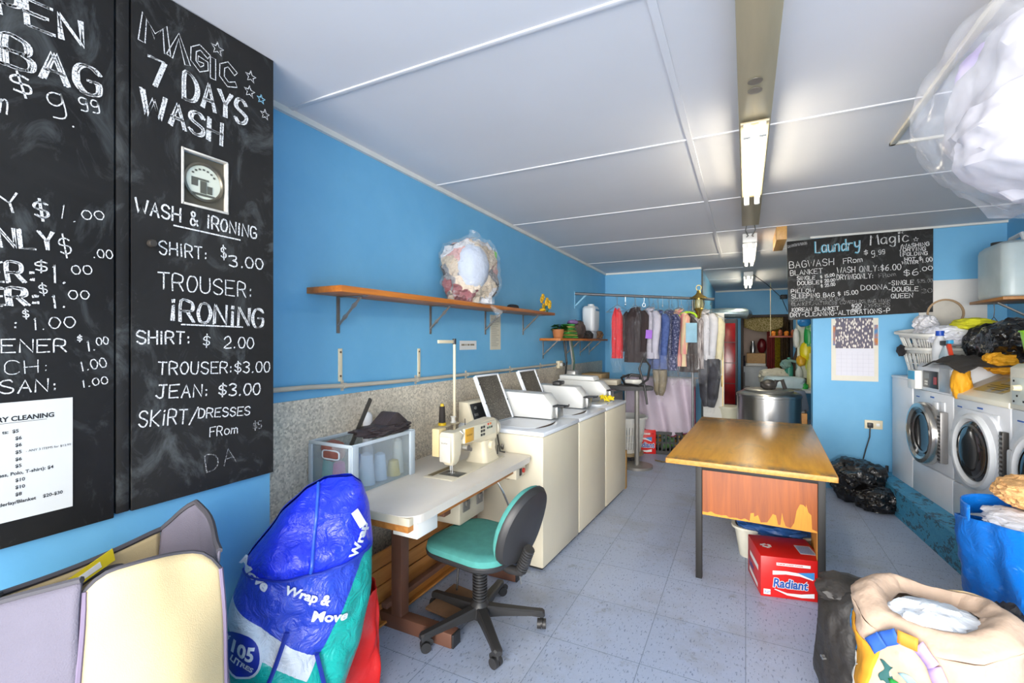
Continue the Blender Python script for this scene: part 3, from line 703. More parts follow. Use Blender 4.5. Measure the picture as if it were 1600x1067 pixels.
for y in (-.26, .47):
    m = MB(); m.box(-.105, y-.032, .07, -.035, y+.032, .70, .004, Matrix.Shear('XZ', 4, (.0, 0)))
    m.box(-.25, y-.035, .0, .285, y+.035, .075, .006); m.box(-.2, y-.03, .655, .24, y+.03, .70, .004); m.build('leg', BRN, st)
    m = MB(); m.box(.285, y-.033, .002, .297, y+.033, .072, .003); m.build('end_cap', DARKP, st)
m = MB(); m.box(-.14, -.33, .12, -.10, .44, .15, .003); m.build('stretcher', BRN, st)
m = MB(); m.box(.0, -.14, .05, .20, .15, .065, .004, Matrix.Rotation(R(6), 4, 'Y')); m.build('treadle', mat('worn_brown_treadle', '7a5b42', .6, var=.3), st)
m = MB(); m.cyl((.06, .1, .055), (.02, .24, .64), .006, n=8); m.build('treadle_rod', DARKP, st)
m = MB(); m.box(-.05, -.02, .5, .16, .26, .70, .012); m.build('motor_box', mat('beige_motor', 'bdb5a3', .45), st)
m = MB()
for y in (.04, .19): m.box(.16, y-.035, .57, .168, y+.035, .66, .002); m.cyl((.168, y, .615), (.18, y, .615), .018, n=14)
m.build('motor_control', mat('grey_control', '6d6a66', .5), st)
m = MB(); m.tube([(.05, .3, .7), (.22, .33, .66), (.25, .34, .6), (.24, .47, .44)], .007, 8); m.build('knee_lever', STEEL, st)
m = MB(); m.blob((.235, .49, .42), (.022, .05, .035), 2, .05, 2, 3); m.build('knee_pad', mat('brass_pad', 'a08a4a', .45, .4), st)
sw = MB(); sw.box(.19, .42, .665, .30, .56, .74, .004); sw = sw.build('power_switch', CREAMP, st)
m = MB(); m.cyl((.3, .525, .703), (.309, .525, .703), .016, n=12); m.build('red_button', mat('red_plastic', 'c8281e', .35), sw)
m = MB(); m.box(.3, .465, .68, .306, .495, .725, .002); m.build('black_button', DARKP, sw)
# sewing machine (arm along the table)
sm = thing('sewing_machine', 'cream industrial sewing machine with a yellow badge and buttons on the table', 'sewing machine', (-1.53, 2.45, .78))
def yloft(mb, secs):
    rings = [[mb.bm.verts.new(p) for p in s] for s in secs]; n = len(rings[0])
    for A, B in zip(rings, rings[1:]):
        for i in range(n): mb.bm.faces.new([A[i], A[(i+1) % n], B[(i+1) % n], B[i]])
    mb.bm.faces.new(rings[0]); mb.bm.faces.new(rings[-1][::-1])
m = MB(); m.box(-.11, -.30, .0, .09, .32, .006, .002); m.build('bed_plate', mat('cream_bed', 'd5ccb6', .35), sm)
def sec(y, x0, x1, z0, z1, r): return [(x, y, z) for x, z in [((x0+x1)/2+a, (z0+z1)/2+b) for a, b in rrect(x1-x0, z1-z0, r)]]
m = MB(); yloft(m, [sec(-.14, -.045, .045, .165, .235, .015), sec(.0, -.05, .05, .15, .25, .02), sec(.12, -.055, .055, .13, .265, .025), sec(.26, -.06, .06, .12, .268, .03), sec(.275, -.05, .05, .14, .255, .03)])
m.build('arm', CREAMP, sm)
m = MB()
rings = [[(x, y, z) for x, y in [(a, .185+b) for a, b in rrect(w, l, .03)]] for z, w, l in ((.004, .16, .20), (.03, .14, .17), (.09, .115, .15), (.14, .115, .17))]
yloft(m, rings); m.build('column', CREAMP, sm)
m = MB(); yloft(m, [[(x, -.185+y, z) for x, y in rrect(w, l, .012)] for z, w, l in ((.058, .055, .05), (.075, .075, .07), (.12, .095, .085), (.235, .10, .10), (.248, .085, .085))]); m.build('head', CREAMP, sm)
m = MB(); m.box(-.04, -.241, .08, .035, -.235, .225, .004); m.build('face_plate', mat('pale_face_plate', 'd9d3c4', .3), sm)
m = MB(); letters(m, 'brother', .014, lambda x, y: (-.026+x, -.2415, .185+y)); m.build('maker_lettering', INK, sm, smooth=False)
m = MB(); m.box(-.105, -.225, .10, -.055, -.15, .262, .006); m.build('light_box', mat('cream_yellow_plastic', 'dcc795', .4), sm)
m = MB(); m.cyl((0, -.185, .06), (0, -.185, .025), .008, n=12); m.cyl((0, -.185, .025), (0, -.185, .004), .002, n=8); m.box(-.012, -.20, .004, .022, -.17, .011, .002); m.cyl((0.012, -.185, .01), (.012, -.185, .06), .004, n=8); m.build('needle_bar', STEEL, sm)
m = MB(); m.box(-.05, -.235, .0065, .085, -.145, .0085, .001); m.build('throat_plate', mat('dark_steel_plate', '6f6d69', .3, .8), sm)
m = MB(); m.box(-.095, -.28, .0065, -.06, -.06, .008, .001); m.build('slide_plate', mat('worn_brass', '8d7a55', .4, .5), sm)
m = MB(); m.cyl((.048, -.125, .15), (.085, -.125, .15), .018, n=16); m.build('tension_dial', STEEL, sm); m = MB(); m.cyl((.05, -.08, .13), (.075, -.08, .13), .012, n=12); m.build('tension_dial', STEEL, sm); m = MB(); m.tube([(.05, -.15, .20), (.07, -.155, .235), (.05, -.16, .25)], .004, 6); m.build('thread_guide', STEEL, sm)
m = MB(); m.box(.045, -.13, .17, .061, .245, .258, .004); m.build('control_panel', mat('pale_panel', 'ddd6bd', .35), sm)
m = MB(); m.box(.06, -.125, .173, .0635, -.03, .254, .001); m.build('yellow_badge', mat('amber_badge', 'e0a83c', .4), sm)
m = MB(); letters(m, 'brother', .02, lambda x, y: (.064, -.112+x, .21+y)); m.build('badge_lettering', mat('brown_ink', '6a5327', .6), sm, smooth=False)
for i in range(3):
    for j in range(2):
        m = MB(); m.box(.06, .055+j*.03, .182+i*.023, .0645, .074+j*.03, .196+i*.023, .001); m.build('button', DARKP, sm)
for j, (c, z) in enumerate((('c83a22', .238), ('d06a22', .238), ('2e3430', .215), ('2e6a48', .215), ('2e3430', .215))):
    m = MB(); y = (.14, .17, .135, .16, .185)[j]; m.box(.06, y, z, .0645, y+.014, z+.012, .001); m.build('button', mat('key_'+c, c, .4), sm)
m = MB(); m.lathe([(0, -.02), (.02, -.02), (.05, -.022), (.062, -.012), (.062, .014), (.05, .02), (.02, .018), (0, .018)], 28, Matrix.Translation((0, .305, .195)) @ Euler((R(90), 0, 0)).to_matrix().to_4x4()); m.build('hand_wheel', mat('grey_wheel', 'b9b19e', .35), sm)
m = MB(); m.cyl((.058, .185, .105), (.078, .185, .105), .027, n=20); m.build('stitch_dial', CREAMP, sm)
m = MB(); m.box(.058, .15, .035, .064, .205, .06, .001); m.build('name_plate', mat('grey_plate', '6f6a60', .4), sm)
m = MB(); m.tube([(.02, .33, .2), (.02, .36, .1), (.03, .37, .02), (.05, .40, .01)], .006, 6); m.tube([(.03, .33, .01), (.03, .335, .07)], .004, 6); m.blob((.03, .40, .045), (.012, .012, .02), 1, .3, 3, 2); m.tube([(0, -.03, .26), (0, -.03, .30)], .003, 6); m.build('bobbin_winder', mat('dark_metal', '55514b', .4, .6), sm)
# thread stand
ts = thing('thread_stand', 'tall cream thread stand with a cross arm, behind the sewing machine', 'thread stand', (-1.86, 2.80, .78))
m = MB(); m.cyl((0, 0, 0), (0, 0, .76), .010, n=12); m.cyl((0, 0, 0), (0, 0, .02), .025); m.build('pole', CRM, ts)
m = MB(); m.cyl((0, 0, .75), (0, 0, .79), .013, n=12); m.build('clamp', DARKP, ts)
m = MB(); m.box(-.012, -.19, .757, .002, .0, .78, .002); m.build('cross_arm', CRM, ts)
m = MB(); m.box(-.005, -.15, .175, .005, .0, .19, .002); m.lathe([(0, .19), (.055, .19), (.06, .197), (.0, .194)], 20, Matrix.Translation((.0, -.15, 0))); m.lathe([(0, .19), (.045, .19), (.05, .197), (.0, .194)], 20, Matrix.Translation((0.01, -.03, 0))); m.build('spool_tray', mat('cream_tray', 'c3b79d', .4), ts)
sp = thing('thread_spool', 'tall black thread cone with a yellow base on the thread stand', 'thread', (-1.86, 2.65, .976))
m = MB(); m.lathe([(0, .02), (.024, .02), (.019, .13), (.0, .13)], 16); m.build('thread', mat('black_thread', '2d2724', .7, bump=.5, bs=300), sp)
m = MB(); m.lathe([(0, 0), (.028, 0), (.028, .018), (.012, .02), (0, .02)], 16); m.lathe([(0, .13), (.014, .13), (.010, .148), (0, .148)], 12); m.build('cone', mat('yellow_plastic', 'd8b51e', .4), sp)
m = MB(); m.lathe([(0, 0), (.02, 0), (.02, .006), (.014, .01), (.014, .035), (.02, .04), (.02, .045), (0, .045)], 14, Matrix.Translation((-1.85, 2.77, .977))); tag(m.build('thread_spool', WHITE_ENAMEL), 'small empty white spool on the thread stand beside its pole', 'thread')
# translucent storage box and what is in it
FROST = NT('frosted_plastic'); FROST.b.inputs['Base Color'].default_value = (.78, .84, .88, 1); FROST.b.inputs['Roughness'].default_value = .3
_tr = FROST.add('ShaderNodeBsdfTransparent'); _tr.inputs[0].default_value = (.93, .96, .98, 1); _tl = FROST.add('ShaderNodeBsdfTranslucent'); _tl.inputs[0].default_value = (.8, .86, .9, 1)
_m1 = FROST.add('ShaderNodeMixShader'); _m2 = FROST.add('ShaderNodeMixShader'); _m1.inputs[0].default_value = .5; _m2.inputs[0].default_value = .26
FROST.link(FROST.b.outputs[0], _m1.inputs[1]); FROST.link(_tl.outputs[0], _m1.inputs[2]); FROST.link(_tr.outputs[0], _m2.inputs[1]); FROST.link(_m1.outputs[0], _m2.inputs[2]); FROST.link(_m2.outputs[0], FROST.out.inputs[0])
FROST = FROST.m; RIM = mat('milky_plastic_rim', 'c3cdd4', .35, var=.03)
sb = thing('storage_box', 'translucent plastic storage box of threads on the left end of the sewing table', 'storage box', (-1.885, 1.95, .78))
X, Y, Z = .145, .24, .25
m = MB()
for q in ((-X, -Y, .004, -X+.003, Y, Z), (X-.003, -Y, .004, X, Y, Z), (-X, Y-.003, .004, X, Y, Z), (-X, -Y, .002, X, Y, .006)): m.box(*q)
m.box(-X, -Y, .004, X, -Y+.003, .175); m.box(-X, -Y, .175, -.05, -Y+.003, Z); m.box(.06, -Y, .175, X, -Y+.003, Z); m.box(-.05, -Y, .215, .06, -Y+.003, Z)
m.build('body', FROST, sb, smooth=False)
m = MB()
for q in ((-X-.006, -Y-.006, Z-.012, X+.006, -Y+.002, Z+.006), (-X-.006, Y-.002, Z-.012, X+.006, Y+.006, Z+.006), (-X-.006, -Y, Z-.012, -X+.002, Y, Z+.006), (X-.002, -Y, Z-.012, X+.006, Y, Z+.006)): m.box(*q, .002)
m.build('rim', RIM, sb)
for q in ((X-.001, -Y-.006, 0, X+.012, -Y+.035, Z), (X-.001, Y-.041, 0, X+.012, Y, Z), (X-.03, -Y-.012, 0, X+.004, -Y, .012), (X-.012, -Y-.012, .012, X+.004, -Y, Z-.01), (-X-.004, -Y-.012, 0, -X+.02, -Y, Z-.01)):
    m = MB(); m.box(*q, .002); m.build('corner_rib', RIM, sb)
m = MB(); m.tube([(a*.058+.005, -Y-.004, .195+b*.022) for a, b in rrect(2, 2, .5)], .004, 6, closed=True); m.build('handle_frame', RIM, sb)
for i, (c, x, y, r, h, w) in enumerate((('25b8b2', -.09, -.17, .04, .16, 'teal'), ('b8479e', -.015, -.17, .04, .14, 'magenta'), ('2fc0c8', .065, -.165, .04, .09, 'turquoise'), ('d2dcec', .07, -.06, .045, .17, 'pale blue'), ('c9d8ea', .07, .04, .04, .15, 'blue-white'), ('e6c96a', .08, .14, .04, .09, 'yellow'), ('e4e2d6', .07, .19, .035, .2, 'ivory'), ('3b68b8', -.07, .0, .04, .14, 'dark blue'))):
    m = MB(); m.lathe([(0, 0), (r, 0), (r*.95, h*.1), (r*.7, h*.92), (r*.25, h), (0, h)], 16, Matrix.Translation((-1.885+x, 1.95+y, .787)))
    tag(m.build('thread_cone', mat('thread_'+c, c, .7, bump=.3, bs=200)), w+' thread cone inside the translucent storage box', 'thread', 'thread cones in the storage box')
m = MB(); m.lathe([(0, 0), (.036, 0), (.033, .02), (.026, .33), (.016, .345), (.008, .35), (0, .35)], 16, Matrix.Translation((-1.97, 2.06, .79))); tag(m.build('thread_cone', mat('thread_white', 'dedede', .7)), 'tall white thread cone standing out of the storage box against the wall', 'thread', 'thread cones in the storage box')
m = MB(); m.prism([(1.79, .905), (1.815, .895), (2.015, 1.215), (2.008, 1.228), (1.995, 1.232)], -1.90, -1.894, 'x'); o = m.build('metal_bar', mat('dark_grey_bar', '4a4640', .5, .3)); tag(o, 'dark flat metal bar sticking up out of the storage box', 'bar')
m = MB(); m.blob((-1.91, 1.75, .985), (.06, .045, .05), 5, .12, 2, 4, p=3); tag(m.build('leather_pouch', mat('reddish_leather', '8a5348', .5, bump=.3)), 'reddish brown pouch behind the handle hole of the storage box', 'pouch')
def cloth(mb, P, nu=24, nv=18, amp=.02, fr=6, seed=0, th=.0):
    (a, b, c, d) = [Vector(p) for p in P]
    def f(u, v):
        p = a*(1-u)*(1-v)+b*u*(1-v)+c*u*v+d*(1-u)*v
        h = noise.fractal(Vector((u*fr+seed, v*fr, seed)), 1, 2, 4)
        return p+Vector((.3, .2, 1))*h*amp
    mb.grid(f, nu, nv)
m = MB(); m.blob((-1.84, 2.05, 1.055), (.085, .20, .032), 11, .25, 2.2, 4, .12, 2.4); m.prism([(1.96, 1.05), (2.10, 1.145), (2.125, 1.14), (2.20, 1.085), (2.185, 1.04)], -1.905, -1.79, 'x', .008)
tag(m.build('folded_jacket', mat('black_brown_cloth', '3a3133', .55, bump=.5, bs=30, bd=.01)), 'folded black-brown garment lying across the top of the storage box', 'clothing')

# office chair ------------------------------------------------------------
oc = thing('office_chair', 'office chair with a teal seat and black shell in front of the sewing table', 'chair', (-1.29, 2.19, 0), R(172))
# local: +x is the way the chair faces
BLK = mat('black_chair_plastic', '302f2f', .45, var=.12)
TEAL = mat('teal_fabric', '4b948c', .9, var=.1, vs=25, bump=.3, bs=400, bd=.002)
def seatring(z, s): return [Vector((x*s, y*s, z)) for x, y in rrect(.49, .47, .13, 8)]
def loft(mb, rings, cap=True):
    V = [[mb.bm.verts.new(p) for p in r] for r in rings]; n = len(V[0])
    for A, B in zip(V, V[1:]):
        for i in range(n): mb.bm.faces.new([A[i], A[(i+1) % n], B[(i+1) % n], B[i]]).material_index = mb.mi
    if cap: mb.bm.faces.new(V[0][::-1]); mb.bm.faces.new(V[-1])
m = MB(); loft(m, [[p+Vector((.0, 0, 0)) for p in seatring(z, s)] for z, s in ((.445, .99), (.46, 1.0), (.48, .985), (.492, .93), (.497, .8), (.499, .4))]); m.build('seat', TEAL, oc)
m = MB(); loft(m, [seatring(z, s) for z, s in ((.405, .82), (.415, .93), (.43, 1.0), (.446, 1.012), (.452, 1.0))]); m.build('seat_shell', BLK, oc)
def backring(off, s):
    P = []
    for i in range(36):
        a = 2*math.pi*i/36; ca, sa = math.cos(a), math.sin(a)
        y = .185*s*math.copysign(abs(ca)**.75, ca)*(1-.22*max(0, sa)); z = .20*s*math.copysign(abs(sa)**.75, sa)
        P.append(Vector((off+.25*y*y*2, y, z)))
    return P
bm_ = Matrix.Translation((-.285, 0, .62)) @ Matrix.Rotation(R(-17), 4, 'Y')
m = MB(); loft(m, [[bm_ @ p for p in backring(o, s)] for o, s in ((.0, 1.0), (.02, 1.0), (.035, .95), (.045, .8), (.05, .4))]); m.build('backrest', TEAL, oc)
m = MB(); loft(m, [[bm_ @ p for p in backring(o, s)] for o, s in ((.004, 1.03), (-.012, 1.03), (-.03, .96), (-.04, .7), (-.043, .3))]); m.build('back_shell', BLK, oc)
m = MB(); pts = []
for i in range(61):
    t_ = i/60; pts.append((-.18-.145*math.sin(t_*math.pi/2)-.03*t_, 0, .40+.2*t_))
m.tube([(-.1, 0, .39), (-.2, 0, .37), (-.262, 0, .375), (-.297, 0, .43), (-.318, 0, .50)], .024, 12)
for i in range(9):
    t_ = i/8; c = Vector((-.27-.045*t_, 0, .39+.11*t_)); m.tube([c+Vector((.003, 0, -.005)), c+Vector((-.003, 0, .005))], .031, 12)
m.build('back_support', BLK, oc)
m = MB(); m.box(-.16, -.07, .375, .1, .07, .408, .01); m.build('seat_mechanism', BLK, oc)
m = MB(); m.cyl((-.16, -.13, .36), (-.17, -.15, .22), .005, n=8); m.cyl((-.1, -.05, .385), (-.16, -.135, .36), .006, n=8); m.build('lever', STEEL, oc)
m = MB(); m.cyl((0, 0, .13), (0, 0, .38), .032, n=20)
for i in range(12): m.tube([(0, 0, .16+i*.016), (0, 0, .168+i*.016)], .040, 20)
m.build('gas_column', BLK, oc)
m = MB(); m.lathe([(0, .06), (.045, .06), (.055, .08), (.05, .13), (.035, .15), (0, .15)], 20); m.build('hub', BLK, oc)
for k in range(5):
    a = R(72*k-1); d = Vector((math.cos(a), math.sin(a), 0)); s = Vector((-d.y, d.x, 0))
    m = MB()
    rings = []
    for r_, z0, z1, w in ((.03, .07, .13, .03), (.12, .075, .118, .027), (.28, .072, .1, .023), (.34, .062, .094, .023), (.352, .066, .088, .015)):
        rings.append([d*r_+s*w+Vector((0, 0, z0)), d*r_+s*w+Vector((0, 0, z1-.008)), d*r_+s*(w-.008)+Vector((0, 0, z1)), d*r_-s*(w-.008)+Vector((0, 0, z1)), d*r_-s*w+Vector((0, 0, z1-.008)), d*r_-s*w+Vector((0, 0, z0))])
    loft(m, rings); m.build('base_arm', BLK, oc)
    c = d*.336; b = R(72*k*1.7+20); e = Vector((math.cos(b), math.sin(b), 0)); g = Vector((-e.y, e.x, 0)); q = c+g*.012+Vector((0, 0, .026))
    w_ = MB()
    for sd in (-1, 1): w_.tube([q+e*.004*sd, q+e*.023*sd], .026, 18)
    w_ = w_.build('caster', BLK, oc)
    m = MB(); m.cyl(c+Vector((0, 0, .03)), c+Vector((0, 0, .075)), .009, n=8); m.tube([q-e*.004+g*.02+Vector((0, 0, .015)), q+e*.004+g*.02+Vector((0, 0, .015))], .02, 12); m.build('caster_fork', BLK, w_)

# under the table -----------------------------------------------------------
m = MB(); bw = Matrix.Rotation(R(-18), 4, 'Y')
for i in range(4): m.box(-.008, -.50, .012+i*.085, .01, .56, .092+i*.085, .003)
for y in (-.46, 0.02, .5): m.box(-.026, y-.03, .0, -.008, y+.03, .34, .003)
m.box(-.008, -.5, -.0, .05, .56, .012, .002)
o = m.build('slatted_panel', wood('orange_pine', 'a9692c', 'c98a45', wear='8a5a2c')); o.location = (-1.79, 2.26, .01); o.rotation_euler = (0, R(-14), 0); tag(o, 'orange-brown slatted wooden panel leaning on the wall under the sewing table', 'wooden panel')
m = MB(); m.blob((-1.80, 1.80, .085), (.085, .11, .085), 6, .12, 2, 4, .12, 2.3, 0.); tag(m.build('plastic_sack', mat('grey_white_plastic', 'c3c6cf', .35, bump=.5, bs=25, bd=.015)), 'crumpled white plastic bag on the floor behind the left table leg', 'bag')
# ================================================================ three top loading washing machines
WCREAM = mat('off_white_washer_enamel', 'ddd3ba', .38, var=.05, vs=2)
WTOP = mat('white_washer_lid_enamel', 'dfe3e8', .25, var=.03)
def lidmat():
    t = NT('worn_lid_underside'); v = t.coords()
    n = t.noise(t.coords((10, 40, 60)), 2, 5, .7); w = t.noise(v, 5, 5, .7)
    c = t.ramp(w, [(.3, hx('3a352e')), (.75, hx('5a5348'))])
    c = t.mix(t.ramp(n, [(.55, (0, 0, 0)), (.62, (.6,)*3)]), c, hx('a39c8e'))
    t.link(c, t.b.inputs['Base Color']); t.b.inputs['Roughness'].default_value = .55; return t.m
LIDU = lidmat()
BLKP = mat('black_control_panel', '232425', .35)
WROT = -math.atan2(.096, 2.015)
def washer(label, lid=True, top=False):
    t = thing('washing_machine', label, 'washing machine', (0, 0, 0), WROT, 'top loading washing machines')
    m = MB(); m.box(-.70, .004, .02, 0, .664, .905, .012); m.build('cabinet', WCREAM, t)
    m = MB(); m.box(-.64, .03, 0, -.02, .64, .025); m.build('base', DARKP, t)
    # top deck with its loading opening
    D = .45
    m = MB()
    m.box(-.70, .0, .905, .006, .668, .938, .012)
    m.box(-.69, .01, .93, -.50, .658, .948, .006); m.build('deck', WTOP, t)
    m = MB(); m.prism([(a-.29, b+.27) for a, b in rrect(.36, .36, .09, 6)], .9375, .9395, 'z'); m.build('lid_opening', WTOP, t)
    m = MB()
    P = [(-.105-.03*math.cos(R(180*i/12-90))*-1, .10+.034*i*.84, .9415) for i in range(13)]
    m.tube(P, .006, 6, rr=[.001+.006*math.sin(math.pi*i/12) for i in range(13)]); m.build('opening_gap', mat('dark_gap', '463a30', .7), t)
    if lid:
        L = Matrix.Translation((-.47, .26, .945)) @ Matrix.Rotation(R(-23), 4, 'Y')
        m = MB(); m.box(-.022, -.165, 0, 0, .165, .375, .012, L)
        for q in ((0, -.165, .0, .014, -.15, .375), (0, .15, .0, .014, .165, .375), (0, -.15, .36, .014, .15, .375)): m.box(*q, .004, L)
        ld = m.build('lid', WTOP, t)
        m = MB(); m.box(0, -.15, .006, .004, .15, .36, 0, L); m.build('lid_underside', LIDU, ld)
        m = MB()
        for s in (-1, 1):
            for z in (.15, .30): m.cyl(L @ Vector((.014, s*.157, z)), L @ Vector((.018, s*.157, z)), .006, n=8)
        m.build('bumper', DARKP, ld)
    else:
        m = MB(); m.prism([(a-.27, b+.27) for a, b in rrect(.40, .42, .05, 5)], .938, .952, 'z', .004); m.build('lid', WTOP, t)
    # slanted control console at the back
    m = MB(); m.prism([(-.70, .945), (-.565, .945), (-.62, 1.10), (-.70, 1.10)], .01, .44, 'y', .006); c = m.build('console', WCREAM, t)
    if lid:
        m = MB(); M_ = Matrix.Translation((-.5935, .10, 1.0225)) @ Matrix.Rotation(R(-19.5), 4, 'Y'); m.box(0, -.07, -.065, .004, .30, .065, .001, M_); m.build('control_panel', BLKP, c)
        m = MB(); m.box(.004, -.05, -.03, .0052, .0, -.01, 0, M_); m.cyl(M_ @ Vector((.004, -.02, .03)), M_ @ Vector((.014, -.02, .03)), .012, n=12); m.build('control_knob', STEEL, c)
    # coin meter box on the right of the deck
    b = MB(); b.prism([(-.69, .945), (-.155, .945), (-.155, 1.055), (-.225, 1.135), (-.69, 1.145)], .475, .635, 'y', .005); b = b.build('coin_box', mat('white_coin_box', 'dcdcd8', .35, var=.03), t)
    m = MB(); m.box(-.155, .49, .955, -.11, .60, 1.04, .004); m.build('coin_slide_case', STEEL, b)
    m = MB(); m.box(-.19, .50, 1.04, -.06, .59, 1.05, .002); m.tube([(-.06, .545, 1.045), (-.04, .545, 1.046), (-.035, .545, 1.062)], .006, 8); m.build('coin_slide', DARKP, b)
    m = MB(); m.box(-.235, .5, 1.06, -.165, .61, 1.115, .004, Matrix.Identity(4)); m.bm.free()
    if top:
        m = MB(); m.prism([(-.66, 1.145), (-.27, 1.142), (-.29, 1.185), (-.66, 1.19)], .45, .63, 'y', .005); m.build('coin_box_cover', mat('white_coin_box', 'dcdcd8'), t)
    return t
def wpos(i): return Vector((-1.216+.0477*.672*i, 2.895+.672*i, 0))
w1 = washer('nearest white top loading washing machine, lid open, touching the sewing table')
w2 = copy_tree(w1); w2['label'] = 'middle one of the three white top loaders along the wall, lid open'
w3 = washer('farthest white top loader, lid shut, with a torch and yellow duster on it', False, True)
for i, w in enumerate((w1, w2, w3)): w.location = wpos(i)
def onw(i, x, y, z): return wpos(i)+Matrix.Rotation(WROT, 3, 'Z') @ Vector((x, y, z))
q = onw(1, -.42, .55, 1.141)
m = MB(); m.box(-.09, -.035, .003, .09, .035, .035, .008); o = m.build('dark_case', DARKP); o.location = q; o.rotation_euler = (0, 0, R(95)); tag(o, 'small dark oblong case lying on the coin box of the middle washing machine', 'case')
q = onw(2, -.22, .16, .955)
tq = thing('torch', 'grey torch lying on the farthest washing machine, with a white rim', 'torch', q, R(60))
m = MB(); m.cyl((-.12, 0, .04), (.12, 0, .033), .04, .028, 20); m.build('barrel', mat('grey_barrel', '8f8e8c', .4, .4), tq)
m = MB(); m.lathe([(.036, 0), (.046, 0), (.046, .014), (.036, .014)], 24, Matrix.Translation((-.135, 0, .046)) @ Euler((0, R(90), 0)).to_matrix().to_4x4()); m.build('rim', WHITE_ENAMEL, tq)
m = MB()
for i in range(26):
    a = i*2.4; m.tube([(0, 0, .03), (.05*math.cos(a), .05*math.sin(a), .035+.02*math.sin(i*1.7)), (.085*math.cos(a+.3), .075*math.sin(a+.3), .022+.018*math.cos(i))], .006, 5)
o = m.build('duster', mat('bright_yellow_fluff', 'f0d61e', .8)); o.location = onw(2, -.12, .36, .955); tag(o, 'bright yellow fluffy duster on the farthest washing machine', 'duster')

# ================================================================ pressing corner beyond the machines
ib = thing('ironing_table', 'ironing table with a dark padded board behind the washing machines', 'ironing table', (-1.42, 5.85, 0))
def egg(sx, sy, n=28): return [(sx*math.cos(2*math.pi*i/n)*(1-.18*math.sin(2*math.pi*i/n)), sy*math.sin(2*math.pi*i/n)) for i in range(n)]
m = MB(); m.prism([(y, x) for x, y in egg(.2, .42)], .955, 1.005, 'z', .015); m.build('board', mat('charcoal_pad', '4b4a4b', .8, var=.15), ib)
m = MB(); m.cyl((.22, 0, .03), (.22, 0, .96), .03, n=14); m.cyl((.22, 0, 0), (.22, 0, .03), .19, n=20); m.build('column', mat('grey_column', '8b8883', .4, .3), ib)
m = MB(); m.box(-.30, -.12, 1.006, -.0, .12, 1.07, .01); m.build('iron_rest', mat('beige_rest', 'd0c6b0', .5), ib)
ir = thing('steam_iron', 'black and white steam iron lying on the ironing table', 'iron', (-1.24, 5.86, 1.01), R(200))
m = MB(); m.prism([(-.11, -.05), (.02, -.055), (.14, 0), (.02, .055), (-.11, .05)], 0, .02, 'z', .004); m.build('sole_plate', STEEL, ir)
m = MB(); m.prism([(-.10, -.045), (.02, -.045), (.11, 0), (.02, .045), (-.10, .045)], .02, .07, 'z', .01); m.build('body', mat('white_iron', 'd9d7cf', .4), ir)
m = MB(); m.tube([(-.08, 0, .07), (-.07, 0, .12), (.04, 0, .13), (.07, 0, .08)], .016, 10); m.build('handle', DARKP, ir)
m = MB(); m.tube([(-1.30, 5.87, 1.135), (-1.38, 5.80, 1.10), (-1.32, 5.72, 1.03), (-1.14, 5.66, 1.02), (-1.04, 5.68, 1.10), (-1.02, 5.72, 1.26), (-1.10, 5.74, 1.36), (-1.15, 5.74, 1.22), (-1.08, 5.70, 1.02), (-1.05, 5.70, .80)], .014, 8)
tag(m.build('steam_hose', mat('black_rubber', '1e1d1d', .5)), 'black steam hose looping up from the iron over the ironing table', 'hose')
m = MB()
for k, (a, b) in enumerate(((-1.9, 5.05), (-1.88, 5.2), (-1.92, 5.4), (-1.9, 5.55))): m.bm.verts.index_update()
m.bm.free()
for k, (y, x, c) in enumerate(((5.32, -1.96, '2a2a2a'), (5.5, -1.95, '8b8a86'), (5.62, -1.97, '4b6a58'))):
    m = MB(); m.tube([(x, y, 1.559), (x+.03, y+.02, 1.3), (x+.05, y-.08, 1.15), (x+.03, y-.02, 1.0), (x-.02, y, .8)], .012, 7)
    tag(m.build('water_hose', mat('hose_'+c, c, .5)), ('black', 'grey', 'dull green')[k]+' water hose hanging on the wall under the lower shelf', 'hose')
m = MB()
for k in range(3): m.tube([(-2.0, 5.62+k*.05, 1.1), (-1.99, 5.62+k*.05, 1.35), (-1.985, 5.62+k*.05, 1.5)], .01, 6)
m.bm.free()
m = MB(); m.box(-1.96, 5.36, 1.0, -1.83, 5.50, 1.20, .02); o = m.build('water_filter', mat('silver_canister', 'c4c3bf', .35, .4)); tag(o, 'silver canister against the wall behind the farthest washing machine', 'canister')
bx = MB(); bx.box(-1.98, 6.05, .86, -1.70, 6.45, 1.12, .004); tag(bx.build('cardboard_box', mat('brown_cardboard', 'a98d62', .8)), 'small brown cardboard box in the corner behind the ironing table', 'box')
ck = MB(); ck.box(-1.95, 5.9, .0, -1.55, 6.6, .855, .006); tag(ck.build('grey_cabinet', mat('dull_grey_cabinet', '86837c', .6, var=.15), smooth=False), 'low grey cabinet in the corner under the cardboard box', 'cabinet')
# wooden strip beside the last machine
m = MB(); m.box(-.02, 0, 0, .012, .06, .40, .003); o = m.build('wooden_post', wood('mustard_wood', 'b0802c', 'c6963c')); o.location = onw(2, -.02, .69, 0); tag(o, 'short mustard wooden post standing at the end of the washing machines', 'post')
